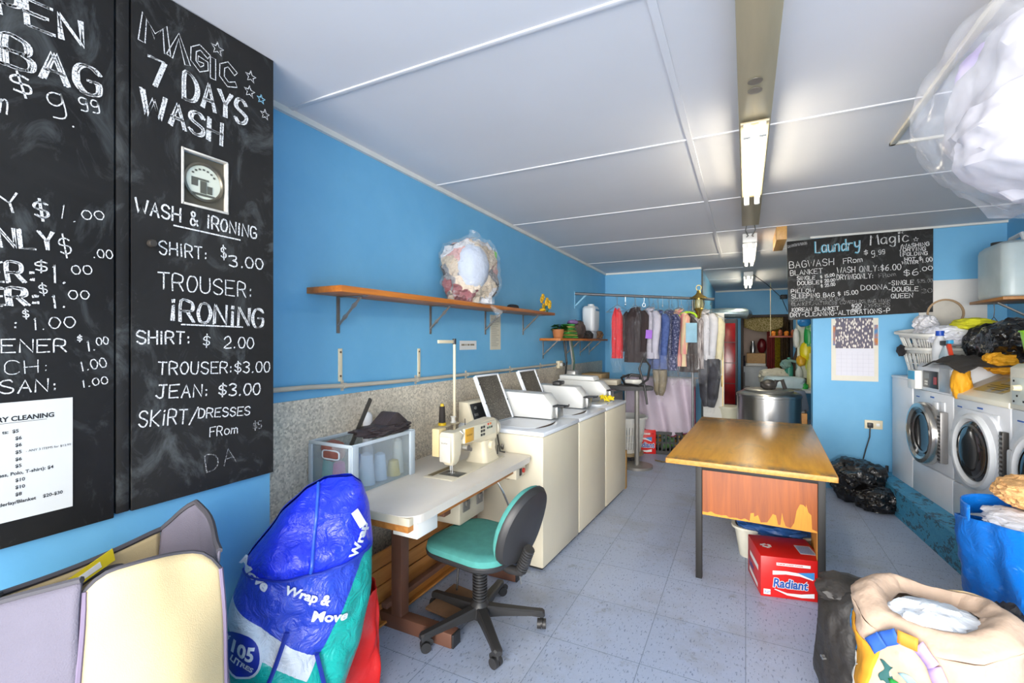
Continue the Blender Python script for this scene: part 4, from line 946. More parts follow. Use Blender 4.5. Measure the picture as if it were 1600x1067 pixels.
# things on the lower shelf
pf = thing('planter', 'terracotta planter with shiny green leaves on the lower shelf', 'plant', (-1.90, 4.97, 1.587))
m = MB(); m.lathe([(0, 0), (.05, 0), (.07, .10), (.064, .10), (.06, .09), (0, .09)], 18); m.build('pot', mat('terracotta', 'a86a3c', .7), pf)
m = MB()
for i in range(60):
    a = i*2.4; r_ = .02+.06*((i*7) % 10)/10; z = .09+.07*((i*3) % 7)/7
    d = Vector((math.cos(a), math.sin(a), 0)); s = Vector((-d.y, d.x, 0)); c = Vector((d.x*r_, d.y*r_*1.5+.05, z))
    m.poly([c-d*.02, c+s*.014+Vector((0, 0, .01)), c+d*.045+Vector((0, 0, -.01)), c-s*.014+Vector((0, 0, .01))])
m.build('leaves', mat('glossy_leaf', '3fa03a', .35, col2='1f5a22', vs=40), pf)
for i in range(7):
    m = MB(); m.blob((0, 0, .013), (.085, .13, .013), 20+i, .06, 2, 3, p=4); o = m.build('folded_packet', mat(('green_wrapper', 'olive_wrapper')[i % 2], ('4fae46', '77803a')[i % 2], .4, col2=('2f7a34', 'b0a050')[i % 2], vs=30)); o.location = (-1.90, 5.3, 1.588+i*.024); o.rotation_euler = (0, 0, R(i*7-20))
    tag(o, 'flat green wrapped packet in the pile on the lower shelf', 'packet', 'green packets on the lower shelf')
m = MB(); m.blob((-1.92, 5.65, 1.70), (.10, .20, .115), 31, .14, 2.4, 4, .1, 2.4, 1.588); tag(m.build('bundle', mat('dark_brown_bundle', '3c332f', .8, col2='5d4d45', bump=.6, bs=30, bd=.02)), 'dark brown cloth bundle on the lower shelf', 'bundle')
m = MB(); m.blob((-1.88, 5.42, 1.785), (.06, .10, .03), 33, .14, 2.4, 3); tag(m.build('folded_cloth', mat('mauve_cloth', '8a6aa0', .8)), 'mauve folded cloth on the green packets', 'cloth')
m = MB(); m.blob((-1.9, 6.02, 1.64), (.08, .14, .055), 36, .2, 2.6, 4, .1, 2.2, 1.588); tag(m.build('bundle', mat('black_bundle', '25221f', .7, bump=.5)), 'black bundle beside the white water container on the lower shelf', 'bundle')
m = MB(); m.blob((-1.92, 6.56, 1.65), (.09, .12, .06), 38, .2, 3, 4, .1, 2.2, 1.588); tag(m.build('bundle', mat('brown_patterned_bundle', '4a3326', .7, col2='8a6a4a', vs=25)), 'brown mottled bundle at the corner end of the lower shelf', 'bundle')
wc = thing('water_container', 'white plastic water container with a small top cap on the lower shelf', 'water container', (-1.93, 6.32, 1.588))
m = MB()
loft(m, [[Vector((x, y, z)) for x, y in rrect(.18*s, .30*s, .05)] for z, s in ((.10, .8), (.115, .9), (.16, .96), (.36, 1.0), (.42, .97), (.45, .8), (.455, .5))]); m.build('body', mat('white_plastic', 'd6dadd', .35, var=.03), wc)
m = MB(); m.cyl((0, 0, .455), (0, 0, .48), .045); m.build('cap', mat('white_plastic', 'd6dadd'), wc)
m = MB(); m.box(-.06, -.1, 0, .06, .1, .1, .01); m.build('stand', mat('white_plastic', 'd6dadd'), wc)
m = MB(); m.box(.09, -.07, .385, .094, .10, .41); m.build('label_strip', mat('blue_label', '4a7fa8', .5), wc)['label'] = 'blue label strip'
# white laundry basket on a trolley, red boxes, crate, sheet
def basket(name, label, cat, loc, r0, r1, h, sx=1., sy=1., rz=0, matl=None, group=None):
    t = thing(name, label, cat, loc, rz, group); n = 44
    matl = matl or mat('white_basket_plastic', 'd9d8d2', .4, var=.03)
    def ring(r, z): return [Vector((r*sx*math.cos(2*math.pi*i/n), r*sy*math.sin(2*math.pi*i/n), z)) for i in range(n)]
    def rr(z): return r0+(r1-r0)*z/h
    m = MB(); loft(m, [ring(.02, 0), ring(r0, 0), ring(rr(h*.1), h*.1), ring(rr(h*.1)-.008, h*.1)], False); m.build('base', matl, t)
    m = MB(); z = h*.74; loft(m, [ring(rr(z), z), ring(rr(h*.97), h*.97), ring(rr(h)+.018, h*.96), ring(rr(h)+.02, h), ring(rr(h)-.006, h*1.005), ring(rr(z)-.006, z), ring(rr(z), z)], False); m.build('rim', matl, t)
    m = MB()
    for i in range(n):
        a = 2*math.pi*(i+.5)/n; da = .055
        P = lambda a, z, k=0: Vector(((rr(z)-k)*sx*math.cos(a), (rr(z)-k)*sy*math.sin(a), z))
        A = [P(a-da, h*.09), P(a+da, h*.09), P(a+da, h*.76), P(a-da, h*.76)]; B = [P(a-da, h*.09, .005), P(a+da, h*.09, .005), P(a+da, h*.76, .005), P(a-da, h*.76, .005)]
        m.poly(A); m.poly(B[::-1])
        for k in range(4): m.poly([A[k], B[k], B[(k+1) % 4], A[(k+1) % 4]])
    for z in (.3, .52): m.tube([Vector((rr(h*z)*sx*math.cos(2*math.pi*i/n), rr(h*z)*sy*math.sin(2*math.pi*i/n), h*z)) for i in range(n)], .007, 5, closed=True)
    m.build('slatted_side', matl, t)
    return t
tl = thing('trolley', 'low wooden trolley on small casters under the round white basket', 'trolley', (-1.42, 6.2, 0))
m = MB(); m.cyl((0, 0, .075), (0, 0, .11), .23, n=24); m.build('platform', wood('grey_wood', '8a7a62', 'a8946f'), tl)
for a in (45, 135, 225, 315):
    m = MB(); x, y = .17*math.cos(R(a)), .17*math.sin(R(a)); m.tube([(x-.012, y, .036), (x+.012, y, .036)], .036, 14); m.box(x-.018, y-.012, .04, x+.018, y+.012, .078); m.build('caster', DARKP, tl)
basket('laundry_basket', 'round white laundry basket on the low trolley behind the machines', 'laundry basket', (-1.42, 6.2, .112), .19, .27, .46)
RED = mat('detergent_red', 'd81f1c', .35, var=.03); BLUEINK = mat('blue_print', '2456a8', .5); WPRINT = mat('white_print', 'f0efec', .5)
def radiant(name, label, loc, rz, w, d, h, small=False):
    t = thing(name, label, 'detergent box', loc, rz, 'red detergent cartons'); e = .0012
    m = MB(); m.box(-w/2, -d/2, 0, w/2, d/2, h, .004); m.build('carton', RED, t)
    def F(x, z): return (x*w-w/2, -d/2-e, z*h)
    def patch(name_, pts, mt_, off=0.): m = MB(); m.poly([(x*w-w/2, -d/2-e-off, z*h) for x, z in pts]); m.build(name_, mt_, t, smooth=False)
    # swooshes above and below the name
    up = [(.19, .56), (.40, .60), (.62, .585), (.82, .51)]; up2 = [(.82, .55), (.62, .655), (.40, .68), (.19, .66)]
    patch('white_swoosh', up+up2, WPRINT); lo = [(.22, .20), (.42, .09), (.64, .065), (.84, .09)]; lo2 = [(.84, .20), (.64, .15), (.42, .14), (.22, .22)]
    patch('white_swoosh', lo+lo2, WPRINT)
    patch('blue_flash', [(.58, .665), (.84, .71), (.84, .53), (.70, .60)], mat('sky_print', '3f8fd0', .5), .0006)
    m = MB(); letters(m, 'Radiant', h*.30, lambda x, y: (-.31*w+x*.84, -d/2-e-.0004, .27*h+y), bold=h*.022, shear=.12); m.build('name_outline', WPRINT, t, smooth=False)
    m = MB(); letters(m, 'Radiant', h*.30, lambda x, y: (-.31*w+x*.84, -d/2-e-.0009, .27*h+y), bold=h*.009, shear=.12); m.build('name_lettering', BLUEINK, t, smooth=False)
    patch('top_banner', [(.25, .80), (.25, .87), (.78, .87), (.78, .80)], WPRINT)
    m = MB(); letters(m, 'PREMIUM LAUNDRY POWDER', h*.045, lambda x, y: (-.24*w+x*.93, -d/2-e-.0008, .82*h+y), bold=h*.001); m.build('banner_lettering', RED, t, smooth=False)
    if not small:
        patch('corner_panel', [(.045, .06), (.045, .19), (.155, .19), (.155, .06)], WPRINT)
        m = MB(); letters(m, 'NP', h*.10, lambda x, y: (-w/2+.06*w+x, -d/2-e-.0008, .085*h+y)); m.build('corner_lettering', BLUEINK, t, smooth=False)
        m = MB(); m.box(.20*w, -.25*d, h, .46*w, .14*d, h+.001); m.build('top_label', mat('pale_label', 'c9d4e0', .5), t)
        m = MB()
        for i in range(10): m.box(.22*w+i*.022*w, -.22*d, h+.001, .228*w+i*.022*w, .11*d, h+.0016)
        m.build('label_bars', BLUEINK, t)
        m = MB()
        for i in range(3):
            a = R(90+120*i); c = Vector((-.30*w, -.02*d, h+.0012)); p = c+Vector((math.cos(a), math.sin(a), 0))*.024; u = Vector((math.cos(a+R(125)), math.sin(a+R(125)), 0)); v_ = Vector((-u.y, u.x, 0))
            m.poly([p-u*.004-v_*.009, p+u*.024-v_*.009, p+u*.024-v_*.017, p+u*.042, p+u*.024+v_*.017, p+u*.024+v_*.009, p-u*.004+v_*.009])
        m.build('recycling_mark', WPRINT, t, smooth=False)
        # printing on the left end
        m = MB(); m.poly([(-w/2-e, a*d, b*h) for a, b in ((-.34, .52), (.3, .56), (.3, .68), (-.34, .66))]); m.poly([(-w/2-e, a*d, b*h) for a, b in ((-.3, .07), (.34, .13), (.34, .25), (-.3, .18))]); m.build('end_swoosh', WPRINT, t, smooth=False)
        m = MB(); letters(m, 'Radiant', h*.19, lambda x, y: (-w/2-e-.0006, .34*d-x*.78, .3*h+y), bold=h*.005); m.build('end_lettering', BLUEINK, t, smooth=False)
    return t
radiant('detergent_box', 'small red printed detergent carton at the back, beside the black crate', (-1.30, 6.72, 0), R(14), .34, .26, .33, True)
cr = thing('milk_crate', 'black plastic milk crate on the floor behind the wooden desk', 'crate', (-.98, 6.85, 0), R(10)); CB = mat('black_crate_plastic', '232323', .5)
for z0, z1 in ((0, .05), (.27, .31)):
    m = MB()
    for q in ((-.19, -.18, .19, -.165), (-.19, .165, .19, .18), (-.19, -.18, -.175, .18), (.175, -.18, .19, .18)): m.box(q[0], q[1], z0, q[2], q[3], z1)
    if z0 == 0: m.box(-.18, -.17, .005, .18, .17, .015)
    m.build('frame', CB, cr, smooth=False)
for s in (-1, 1):
    m = MB()
    for i in range(8): m.box(-.19+i*.052, s*.172-.006, .04, -.174+i*.052, s*.172+.006, .28)
    m.box(-.18, s*.172-.006, .15, .18, s*.172+.006, .17); m.build('lattice_side', CB, cr, smooth=False)
    m = MB()
    for i in range(7): m.box(s*.182-.006, -.17+i*.052, .04, s*.182+.006, -.154+i*.052, .28)
    m.box(s*.182-.006, -.17, .15, s*.182+.006, .17, .17); m.build('lattice_end', CB, cr, smooth=False)
m = MB()
for i in range(5): m.blob((-.98+.055*(i % 3-1), 6.85+.06*(i//3), .09+.03*i), (.045, .045, .075), i, .1, 2, 2)
tag(m.build('bottle_jumble', mat('mixed_bottles', '4a5560', .3, col2='6aa040', vs=9)), 'jumble of small bottles inside the black milk crate', 'bottles')
CRATE_DONE = True
# ================================================================ bags in the left foreground
CANVAS = mat('beige_canvas', 'd3bd90', .85, var=.07, vs=5, bump=.35, bs=350, bd=.002)
MESHG = mat('grey_woven_mesh', '6a6572', .75, var=.08, bump=.6, bs=260, bd=.003)
cb = thing('canvas_hamper', 'large beige canvas hamper bag with grey mesh ends below the left blackboard', 'bag', (-1.47, .63, 0))
TOPC = [Vector(p) for p in ((.11, -.11, 1.005), (.20, .145, .985), (-.08, .245, 1.045), (-.22, .21, .945), (-.22, -.15, .91), (-.03, -.215, .965))]
BOTC = [Vector(p) for p in ((.20, -.19, 0), (.21, .19, 0), (0, .24, 0), (-.21, .19, 0), (-.21, -.19, 0), (0, -.24, 0))]
def hedge(C, side, u):
    if side == 0: return C[0].lerp(C[1], u)
    if side == 2: return C[3].lerp(C[4], u)
    a, t, b = (C[1], C[2], C[3]) if side == 1 else (C[4], C[5], C[0])
    return a.lerp(t, u/.58) if u < .58 else t.lerp(b, (u-.58)/.42)
def hp(side, u, v):
    p = hedge(BOTC, side, u).lerp(hedge(TOPC, side, u), v)
    k = noise.noise(Vector((u*2.2+side*3, v*3, side)))*.02*(.3+v); b = math.sin(math.pi*u)*math.sin(math.pi*min(1, v*.92))
    if side == 0:
        p += Vector((.045*b+k, -.02*b, (.02*math.sin(math.pi*u)-.045*max(0, u-.8)**2*25-.03*max(0, .2-u)**2*25)*max(0, v-.8)*5))
    elif side == 2: p += Vector((-.01*b, 0, -.012*math.sin(math.pi*u)*max(0, v-.8)*5))
    else:
        q = (1 if side == 1 else -1); p += Vector((k*.5, q*(.035*b+k), 0))
    return p
for side, nm, mt_ in ((0, 'front_panel', CANVAS), (1, 'mesh_end', MESHG), (2, 'back_panel', CANVAS), (3, 'mesh_end', MESHG)):
    m = MB(); m.grid(lambda u, v: hp(side, u, v), 26, 40); m.build(nm, mt_, cb, solid=.006)
m = MB(); m.box(-.2, -.21, 0, .2, .21, .008); m.build('base', MESHG, cb)
DBIND = mat('dark_grey_binding', '4a474c', .7)
P = [hp(1, i/14, 1) for i in range(15)]+[hp(2, i/14, 1) for i in range(1, 15)]+[hp(3, i/14, 1) for i in range(1, 15)]
m = MB(); m.tube(P, .008, 6); m.tube([hp(0, i/14, 1) for i in range(15)], .005, 6); m.build('rim_binding', DBIND, cb)
PUR = mat('mauve_piping', '7d6f86', .7)
for s, e in ((0, 0), (0, 1)):
    m = MB(); m.tube([hp(0, e, i/24)+Vector((.003, 0, 0)) for i in range(25)], .006, 6); m.build('piping', PUR, cb)
m = MB(); m.tube([hp(2, .42+.16*math.cos(2*math.pi*i/20), .925+.028*math.sin(2*math.pi*i/20))+Vector((.008, 0, 0)) for i in range(20)], .007, 6, closed=True); m.build('handle_hole', DBIND, cb)
m = MB(); m.prism([(-.075, -.006), (.065, -.012), (.075, .022), (-.055, .026)], 0, .002, 'x'); o = m.build('care_tag', mat('yellow_tag', 'e8cf22', .5), cb, smooth=False); o.location = (-.195, .02, .89); o.rotation_euler = (R(20), R(-14), R(8))
m = MB(); m.prism([(-.04, .0), (.03, -.004), (.033, .012), (-.036, .014)], .0022, .003, 'x'); p_ = m.build('tag_print', WPRINT, o, smooth=False)
m = MB()
for i in range(3): m.blob((-1.48+.03*i, .56+.08*i, .60), (.13, .12, .10), i+2, .15, 2, 3, .1)
tag(m.build('laundry', mat('brown_laundry', '7d5f3c', .85, bump=.5)), 'brown laundry down inside the beige canvas hamper', 'laundry')

# blue zip bag ------------------------------------------------------
def bluemat():
    t = NT('printed_bag_plastic'); v = t.coords(); sep = t.add('ShaderNodeSeparateXYZ'); t.link(v, sep.inputs[0]); y, z = sep.outputs[1], sep.outputs[2]
    def lin_(a, b, c):
        m1 = t.add('ShaderNodeMath', operation='MULTIPLY_ADD'); t.link(y, m1.inputs[0]); m1.inputs[1].default_value = a; m1.inputs[2].default_value = c
        m2 = t.add('ShaderNodeMath', operation='MULTIPLY_ADD'); t.link(z, m2.inputs[0]); m2.inputs[1].default_value = b; t.link(m1.outputs[0], m2.inputs[2])
        g = t.add('ShaderNodeMath', operation='GREATER_THAN'); g.inputs[1].default_value = 0; t.link(m2.outputs[0], g.inputs[0]); return g.outputs[0]
    blue, lid, teal, wht = hx('2b46c4'), hx('1f35e0'), hx('12b3a6'), hx('dfe4ea')
    k = .766
    c = t.mix(lin_(k, 1, k*.262-.655+.10), teal, wht)       # above the lower edge of the white band
    c = t.mix(lin_(k, 1, k*.262-.655), c, blue)
    c = t.mix(lin_(.302, -.1565, -.2065*.302+.732*.1565), c, teal)
    c = t.mix(lin_(-.05, 1, -.732), c, lid)
    t.link(c, t.b.inputs['Base Color']); t.b.inputs['Roughness'].default_value = .28; t.b.inputs['Specular IOR Level'].default_value = .6
    n = t.noise(v, 14, 4, .6, 1.5); t.bump(n, .5, .03); return t.m
def interp(T, z):
    for a, b in zip(T, T[1:]):
        if z <= b[0]:
            k = (z-a[0])/(b[0]-a[0]); k = k*k*(3-2*k)*.4+k*.6; return [p+(q-p)*k for p, q in zip(a[1:], b[1:])]
    return list(T[-1][1:])
BT = [(0, -.24, .05, .10), (.206, -.258, .15, .15), (.40, -.262, .215, .17), (.577, -.25, .25, .18), (.753, -.195, .252, .17), (.904, -.085, .238, .13), (.985, .0, .215, .08), (1.02, .07, .175, .02)]
def bfront(y, z, sgn=1):
    l, r, d = interp(BT, z); c, h = (l+r)/2, (r-l)/2; s = min(1, abs((y-c)/h))
    x = d*max(0, 1-s**2.6)**.5
    n = noise.fractal(Vector((y*5+9*sgn, z*5, 3)), 1, 2, 4)*.03+abs(noise.noise(Vector((y*9+z*4, z*7, 5*sgn))))*.03-.012
    if z > .72 and sgn > 0: x += .03*max(0, min(1, (z-.72)*20))
    return sgn*(x+n*min(1, (1-s)*4))
bb = thing('storage_bag', 'tall blue, white and teal zip storage bag standing beside the sewing table', 'bag', (-1.52, 1.25, 0), math.atan2(-1.16, 1.43))
m = MB()
for sg in (1, -1):
    def f(u, v):
        z = 1.02*v; l, r, d = interp(BT, z); y = l+(r-l)*(.5-.5*math.cos(math.pi*u)); return Vector((bfront(y, z, sg), y, z))
    m.grid(f, 44, 72)
bmesh.ops.remove_doubles(m.bm, verts=m.bm.verts[:], dist=.0008)
m.build('bag_body', bluemat(), bb, angle=60)
W_ = mat('white_bag_print', 'e4e8ee', .4)
def onbag(y0, z0, ang, sx=1., sy=1.):
    ca, sa = math.cos(ang), math.sin(ang)
    return lambda x, y: (lambda Y, Z: Vector((bfront(Y, Z)+.006, Y, Z)))(y0+(x*sx*ca-y*sy*sa), z0+(x*sx*sa+y*sy*ca))
m = MB(); letters(m, 'Wrap &', .047, onbag(-.065, .672, R(-22)), bold=.0018, sub=2); letters(m, 'Move', .056, onbag(.02, .565, R(-14)), bold=.002, sub=2); m.build('print_lettering', W_, bb)
m = MB(); letters(m, 'Move', .05, onbag(-.215, .755, R(-38)), bold=.002, sub=2); m.build('print_lettering', W_, bb)
m = MB(); letters(m, 'Wrap', .045, onbag(.175, .76, R(62)), bold=.002, sub=2); m.build('print_lettering', W_, bb)
def disc(mb, y0, z0, r, off, n=28):
    R_ = [[Vector((bfront(y0+r*k/4*math.cos(a), z0+r*k/4*1.25*math.sin(a))+off, y0+r*k/4*math.cos(a), z0+r*k/4*1.25*math.sin(a))) for a in [2*math.pi*i/n for i in range(n)]] for k in (.05, 1, 2, 3, 4)]
    loft(mb, R_, False)
m = MB(); disc(m, -.20, .475, .062, .006); m.build('round_badge', mat('badge_blue', '2338a8', .4), bb)
m = MB(); disc(m, -.20, .475, .07, .004); m.build('badge_border', W_, bb)
m = MB(); letters(m, '105', .062, lambda x, y: onbag(-.20, .475, R(-12))(x*.9, y)+Vector((.003, 0, 0)), 'CENTER', .0022, sub=2); letters(m, 'LITRES', .03, lambda x, y: onbag(-.20, .438, R(-22))(x*.9, y)+Vector((.003, 0, 0)), 'CENTER', .001, sub=2); m.build('badge_lettering', W_, bb)
DBL = mat('navy_webbing', '2136a0', .5)
m = MB(); m.tube([Vector((bfront(y, z)+.006, y, z)) for y, z in [(.02+.03*t, .74+.27*t) for t in [i/24 for i in range(25)]]], .006, 6); m.build('zip', mat('zip_blue', '2f5fd8', .4), bb)
m = MB(); m.tube([Vector((bfront(-.20+.43*t, .728-.01*math.sin(t*3)+.04*t*t)+.006, -.20+.43*t, .728-.01*math.sin(t*3)+.04*t*t)) for t in [i/30 for i in range(31)]], .005, 6); m.build('zip', DBL, bb)
for pts in ([(-.055, .54), (-.09, .44), (-.13, .33), (-.16, .20)], [(.04, .44), (.055, .37), (.07, .29), (.085, .18)]):
    m = MB(); m.tube([Vector((bfront(y, z)+.012, y, z)) for y, z in pts], .008, 6); m.build('carry_strap', DBL, bb)
m = MB(); m.box(-.001, -.016, -.032, .001, .016, .032); o = m.build('care_tag', mat('white_care_tag', 'd9d9d6', .6), bb, smooth=False); o.location = (bfront(.185, .895)+.022, .185, .895); o.rotation_euler = (R(18), R(-25), R(30))
rb = thing('shopping_bag', 'red shopping bag standing on the floor behind the blue storage bag', 'bag', (-1.55, 1.53, 0), R(-35))
def f(u, v):
    a = 2*math.pi*u; s = 1-.12*v; k = noise.noise(Vector((math.cos(a)*2, math.sin(a)*2, v*4)))*.015
    ca, sa = math.cos(a), math.sin(a); x = .08*math.copysign(abs(ca)**.4, ca)*s+k; y = .11*math.copysign(abs(sa)**.4, sa)*s+k
    return Vector((x, y, .44*v+.03*v*sa))
m = MB(); m.grid(f, 60, 24, cu=True); m.build('bag_body', mat('glossy_red_plastic', 'dc1f1a', .3, var=.06, bump=.4, bs=30, bd=.01), rb, solid=.003)
m = MB(); m.tube([(.02, .0-.06+.12*i/10, .42+.07*math.sin(math.pi*i/10)) for i in range(11)], .006, 6); m.build('handle', mat('red_handle', 'b81814', .5), rb)
# ================================================================ wooden desk in the middle and what is under it
TOPW = NT('worn_yellow_laminate'); _v = TOPW.coords((3.2, .9, 3)); _n = TOPW.noise(_v, 2.2, 6, .7, .6)
_c = TOPW.ramp(TOPW.noise(TOPW.coords((20, 2, 20)), 1.5, 3), [(.3, hx('c98c1e')), (.7, hx('dca032'))])
_c = TOPW.mix(TOPW.ramp(_n, [(.56, (0, 0, 0)), (.68, (.35,)*3), (.85, (.7,)*3)]), _c, hx('7d6a48'))
_s = TOPW.add('ShaderNodeSeparateXYZ'); TOPW.link(TOPW.coords(), _s.inputs[0])
_e = TOPW.ramp(TOPW.noise(TOPW.coords((5, 2.5, 5)), 3, 5, .7), [(.35, (0, 0, 0)), (.6, (.8,)*3)])
def _band(sock, lo, hi):
    r = TOPW.add('ShaderNodeMapRange'); r.inputs[1].default_value = lo; r.inputs[2].default_value = hi; TOPW.link(sock, r.inputs[0])
    mm = TOPW.add('ShaderNodeMath', operation='MULTIPLY'); TOPW.link(r.outputs[0], mm.inputs[0]); TOPW.link(_e, mm.inputs[1]); return mm.outputs[0]
_c = TOPW.mix(_band(_s.outputs[1], .45, .78), _c, hx('4f4a44')); _c = TOPW.mix(_band(_s.outputs[1], -.84, -.93), _c, hx('5a5046'))
TOPW.link(_c, TOPW.b.inputs['Base Color']); TOPW.b.inputs['Roughness'].default_value = .3; TOPW = TOPW.m
BLKSTEEL = mat('black_steel_frame', '1b1917', .6, .0)
VEN = wood('dark_orange_veneer', '7d3a0a', 'a65412', .4, axis=2, scale=.8); BARE = mat('bare_orange_wood', 'd48d28', .6, var=.12, stretch=(20, 20, 2))
dk = thing('desk', 'yellow-brown wooden desk on black steel legs, with a peeling veneer front', 'desk', (.035, 4.18, 0), R(-2.2))
m = MB(); m.box(-.47, -.965, .745, .47, .965, .78, .005); m.build('desk_top', TOPW, dk)
m = MB(); m.box(-.474, -.969, .747, .474, -.963, .778, .001); m.box(-.474, -.969, .747, -.468, .969, .778, .001); m.box(.468, -.969, .747, .474, .969, .778, .001); m.build('edge_band', wood('edge_orange', 'b87a30', 'd29a4a'), dk)
LX = (-.275, .40); LY = (-.89, .86)
for x in LX:
    for y in LY:
        m = MB(); m.box(x-.019, y-.019, 0, x+.019, y+.019, .745, .002); m.build('leg', BLKSTEEL, dk)
for y in LY:
    m = MB(); m.box(LX[0], y-.0185, .712, LX[1], y+.0185, .744, .002); m.build('rail', BLKSTEEL, dk)
for x in LX:
    m = MB(); m.box(x-.0185, LY[0], .712, x+.0185, LY[1], .744, .002); m.build('rail', BLKSTEEL, dk)
m = MB(); m.box(LX[0]+.02, -.885, .415, LX[1]-.02, -.868, .712); m.build('front_panel', BARE, dk, smooth=False)
q = random.Random(5); pts = [(LX[0]+.02, .712)]; x = LX[0]+.02; e = LX[1]-.02; low = []
prof = [(0, .435), (.03, .43), (.05, .44), (.08, .432), (.11, .428), (.14, .437), (.16, .425), (.20, .428), (.23, .424), (.25, .43), (.275, .424), (.28, .475), (.30, .48), (.305, .45), (.325, .47), (.335, .422), (.375, .428), (.39, .46), (.405, .485), (.42, .48), (.43, .43), (.445, .43), (.455, .51), (.462, .46), (.475, .425), (.50, .422), (.515, .455), (.53, .53), (.545, .575), (.56, .575), (.575, .555), (.58, .575), (.59, .53), (.607, .52), (.610, .43), (.635, .424)]
for a, z in prof: low.append((LX[0]+.02+a+q.uniform(-.003, .003), z+q.uniform(-.004, .004)))
low[0] = (LX[0]+.02, .435); low[-1] = (e, .424)
m = MB(); m.prism([(e, .712), (LX[0]+.02, .712)]+low, -.8865, -.885, 'y'); v_ = m.build('veneer', VEN, dk, smooth=False)
m = MB(); m.box(LX[1]-.022, -.86, .10, LX[1]-.004, .80, .712, .002); m.build('side_panel', mat('orange_side_panel', 'c98838', .6, stretch=(20, 2, 20)), dk)
m = MB()
for z in (.10, .40): m.box(.05, -.1, z, LX[1]-.025, .75, z+.016)
m.box(.05, -.1, .1, .066, .75, .71); m.build('pedestal', mat('orange_side_panel', 'c98838'), dk, smooth=False)
radiant('detergent_box', 'big red detergent carton standing under the front of the desk', (.217, 3.425, 0), R(12), .345, .33, .245)
tb = thing('plastic_tub', 'white plastic tub holding blue bedding, behind the red carton under the desk', 'tub', (.17, 3.87, 0))
def tring(s, z, p=4, a=.25, b=.17): return [Vector((a*s*math.copysign(abs(math.cos(t))**(2/p), math.cos(t)), b*s*math.copysign(abs(math.sin(t))**(2/p), math.sin(t)), z)) for t in [2*math.pi*i/40 for i in range(40)]]
m = MB(); loft(m, [tring(.02, 0), tring(.85, 0), tring(.98, .20), tring(1.06, .205), tring(1.06, .22), tring(.96, .22), tring(.84, .012), tring(.02, .012)], False); m.build('body', mat('cream_tub', 'd9d6c6', .4), tb)
m = MB(); m.blob((.19, 3.83, .235), (.24, .17, .055), 5, .18, 2.2, 4, .12, 2.6); tag(m.build('bedding', mat('deep_blue_bedding', '1f4c86', .5, bump=.5, bs=20, bd=.02)), 'crumpled deep blue bedding in the white tub under the desk', 'bedding')
# garbage bag on the floor by the divider
BBAG = mat('black_bin_liner', '151415', .22, var=.2, bump=.6, bs=24, bd=.02, spec=.6)
m = MB(); m.blob((.98, 5.62, .20), (.24, .24, .20), 7, .16, 1.8, 5, .16, 2.2, 0., f2=1.7); m.blob((1.10, 5.36, .10), (.20, .16, .11), 9, .16, 1.8, 5, .16, 2.2, 0., f2=1.7)
tag(m.build('garbage_bag', BBAG), 'black garbage bag slumped on the floor below the wall socket', 'garbage bag', 'black garbage bags')
m = MB(); m.tube([(1.12, 5.60, .24), (1.13, 5.62, .30)], .03, 8)
m.bm.free()
# litter on the floor
m = MB(); m.prism([(-.07, -.03), (-.03, .05), (.0, .02), (.11, -.05), (.03, -.035), (-.02, -.02)], 0, .004, 'z'); o = m.build('paper_scrap', mat('brown_paper', '6d5f42', .8)); o.location = (.95, 3.62, .001); o.rotation_euler = (0, 0, R(-5)); tag(o, 'torn scrap of brown paper on the floor near the cream tote', 'paper scrap')
m = MB(); m.tube([(-1.05, 6.25, .012), (-.95, 6.2, .012), (-.86, 6.28, .012), (-.8, 6.2, .012)], .01, 5); tag(m.build('twig', mat('brown_twig', '6f5f48', .8)), 'brown twig of rubbish on the floor past the washing machines', 'litter')
# ================================================================ divider wall: hung price board, calendar, socket
fR = lambda x, z: (x, 5.9035, z)
hb = MB(); M_ = Matrix.Identity(4)
A = [(.404, 2.640), (1.636, 2.664), (1.634, 1.838), (.418, 1.784)]
hb.prism(A, 5.906, 5.926, 'y', .002); hb = hb.build('price_board', BOARD, smooth=False); tag(hb, 'wide chalked price board with a teal and white heading, hung across the divider wall', 'blackboard')
def put(T, mt_, j=.02):
    for i, a in enumerate(T):
        m = MB(); chalk(m, a[0], a[1:3], a[3:5], a[5], min(a[6], .0062), fR, jit=j, rep=a[7], seed=i+40); m.build('chalk_lettering', mt_, hb)
put(TXT_C, CHALK); put(TXT_D, CHALKF)
TEALC = chalkmat('teal_chalk', '5fb0cc', .3, .42)
for a in TXT_E:
    m = MB(); chalk(m, a[0], a[1:3], a[3:5], a[5], .016, fR, jit=.02, seed=3); m.build('chalk_lettering', TEALC, hb)['label'] = 'teal chalk lettering'
    m = MB(); fR2 = lambda x, z: (x+.004, 5.9028, z+.003); chalk(m, a[0], a[1:3], a[3:5], a[5], .005, fR2, jit=.02, seed=3); m.build('chalk_highlight', CHALK, hb)
for a in STARS_C:
    m = MB(); star(m, a[0], a[1], a[2], .004, fR); m.build('chalk_star', CHALK, hb)
m = MB(); stroke(m, [(.42, 2.585), (.50, 2.60), (.58, 2.605)], .03, fR); m.build('chalk_smudge', CHALKF, hb)
cl = thing('calendar', 'wall calendar with a dark feather pattern, hung below the price board', 'calendar', (1.01, 5.93, 1.46))
m = MB(); m.box(-.20, -.006, -.32, .20, -.001, .33); m.build('backing_page', mat('cream_page', 'd9d4c6', .7, var=.04), cl, smooth=False)
m = MB(); m.box(-.185, -.0075, .05, -.165, -.006, .26); m.box(.165, -.0075, .05, .195, -.006, .26); m.build('old_picture', mat('old_picture', 'b9702c', .6, col2='3f7fb0', vs=14), cl, smooth=False)
t_ = NT('feather_print'); v_ = t_.coords((1, 1, 1)); vo = t_.add('ShaderNodeTexVoronoi', feature='F1'); vo.inputs['Scale'].default_value = 1
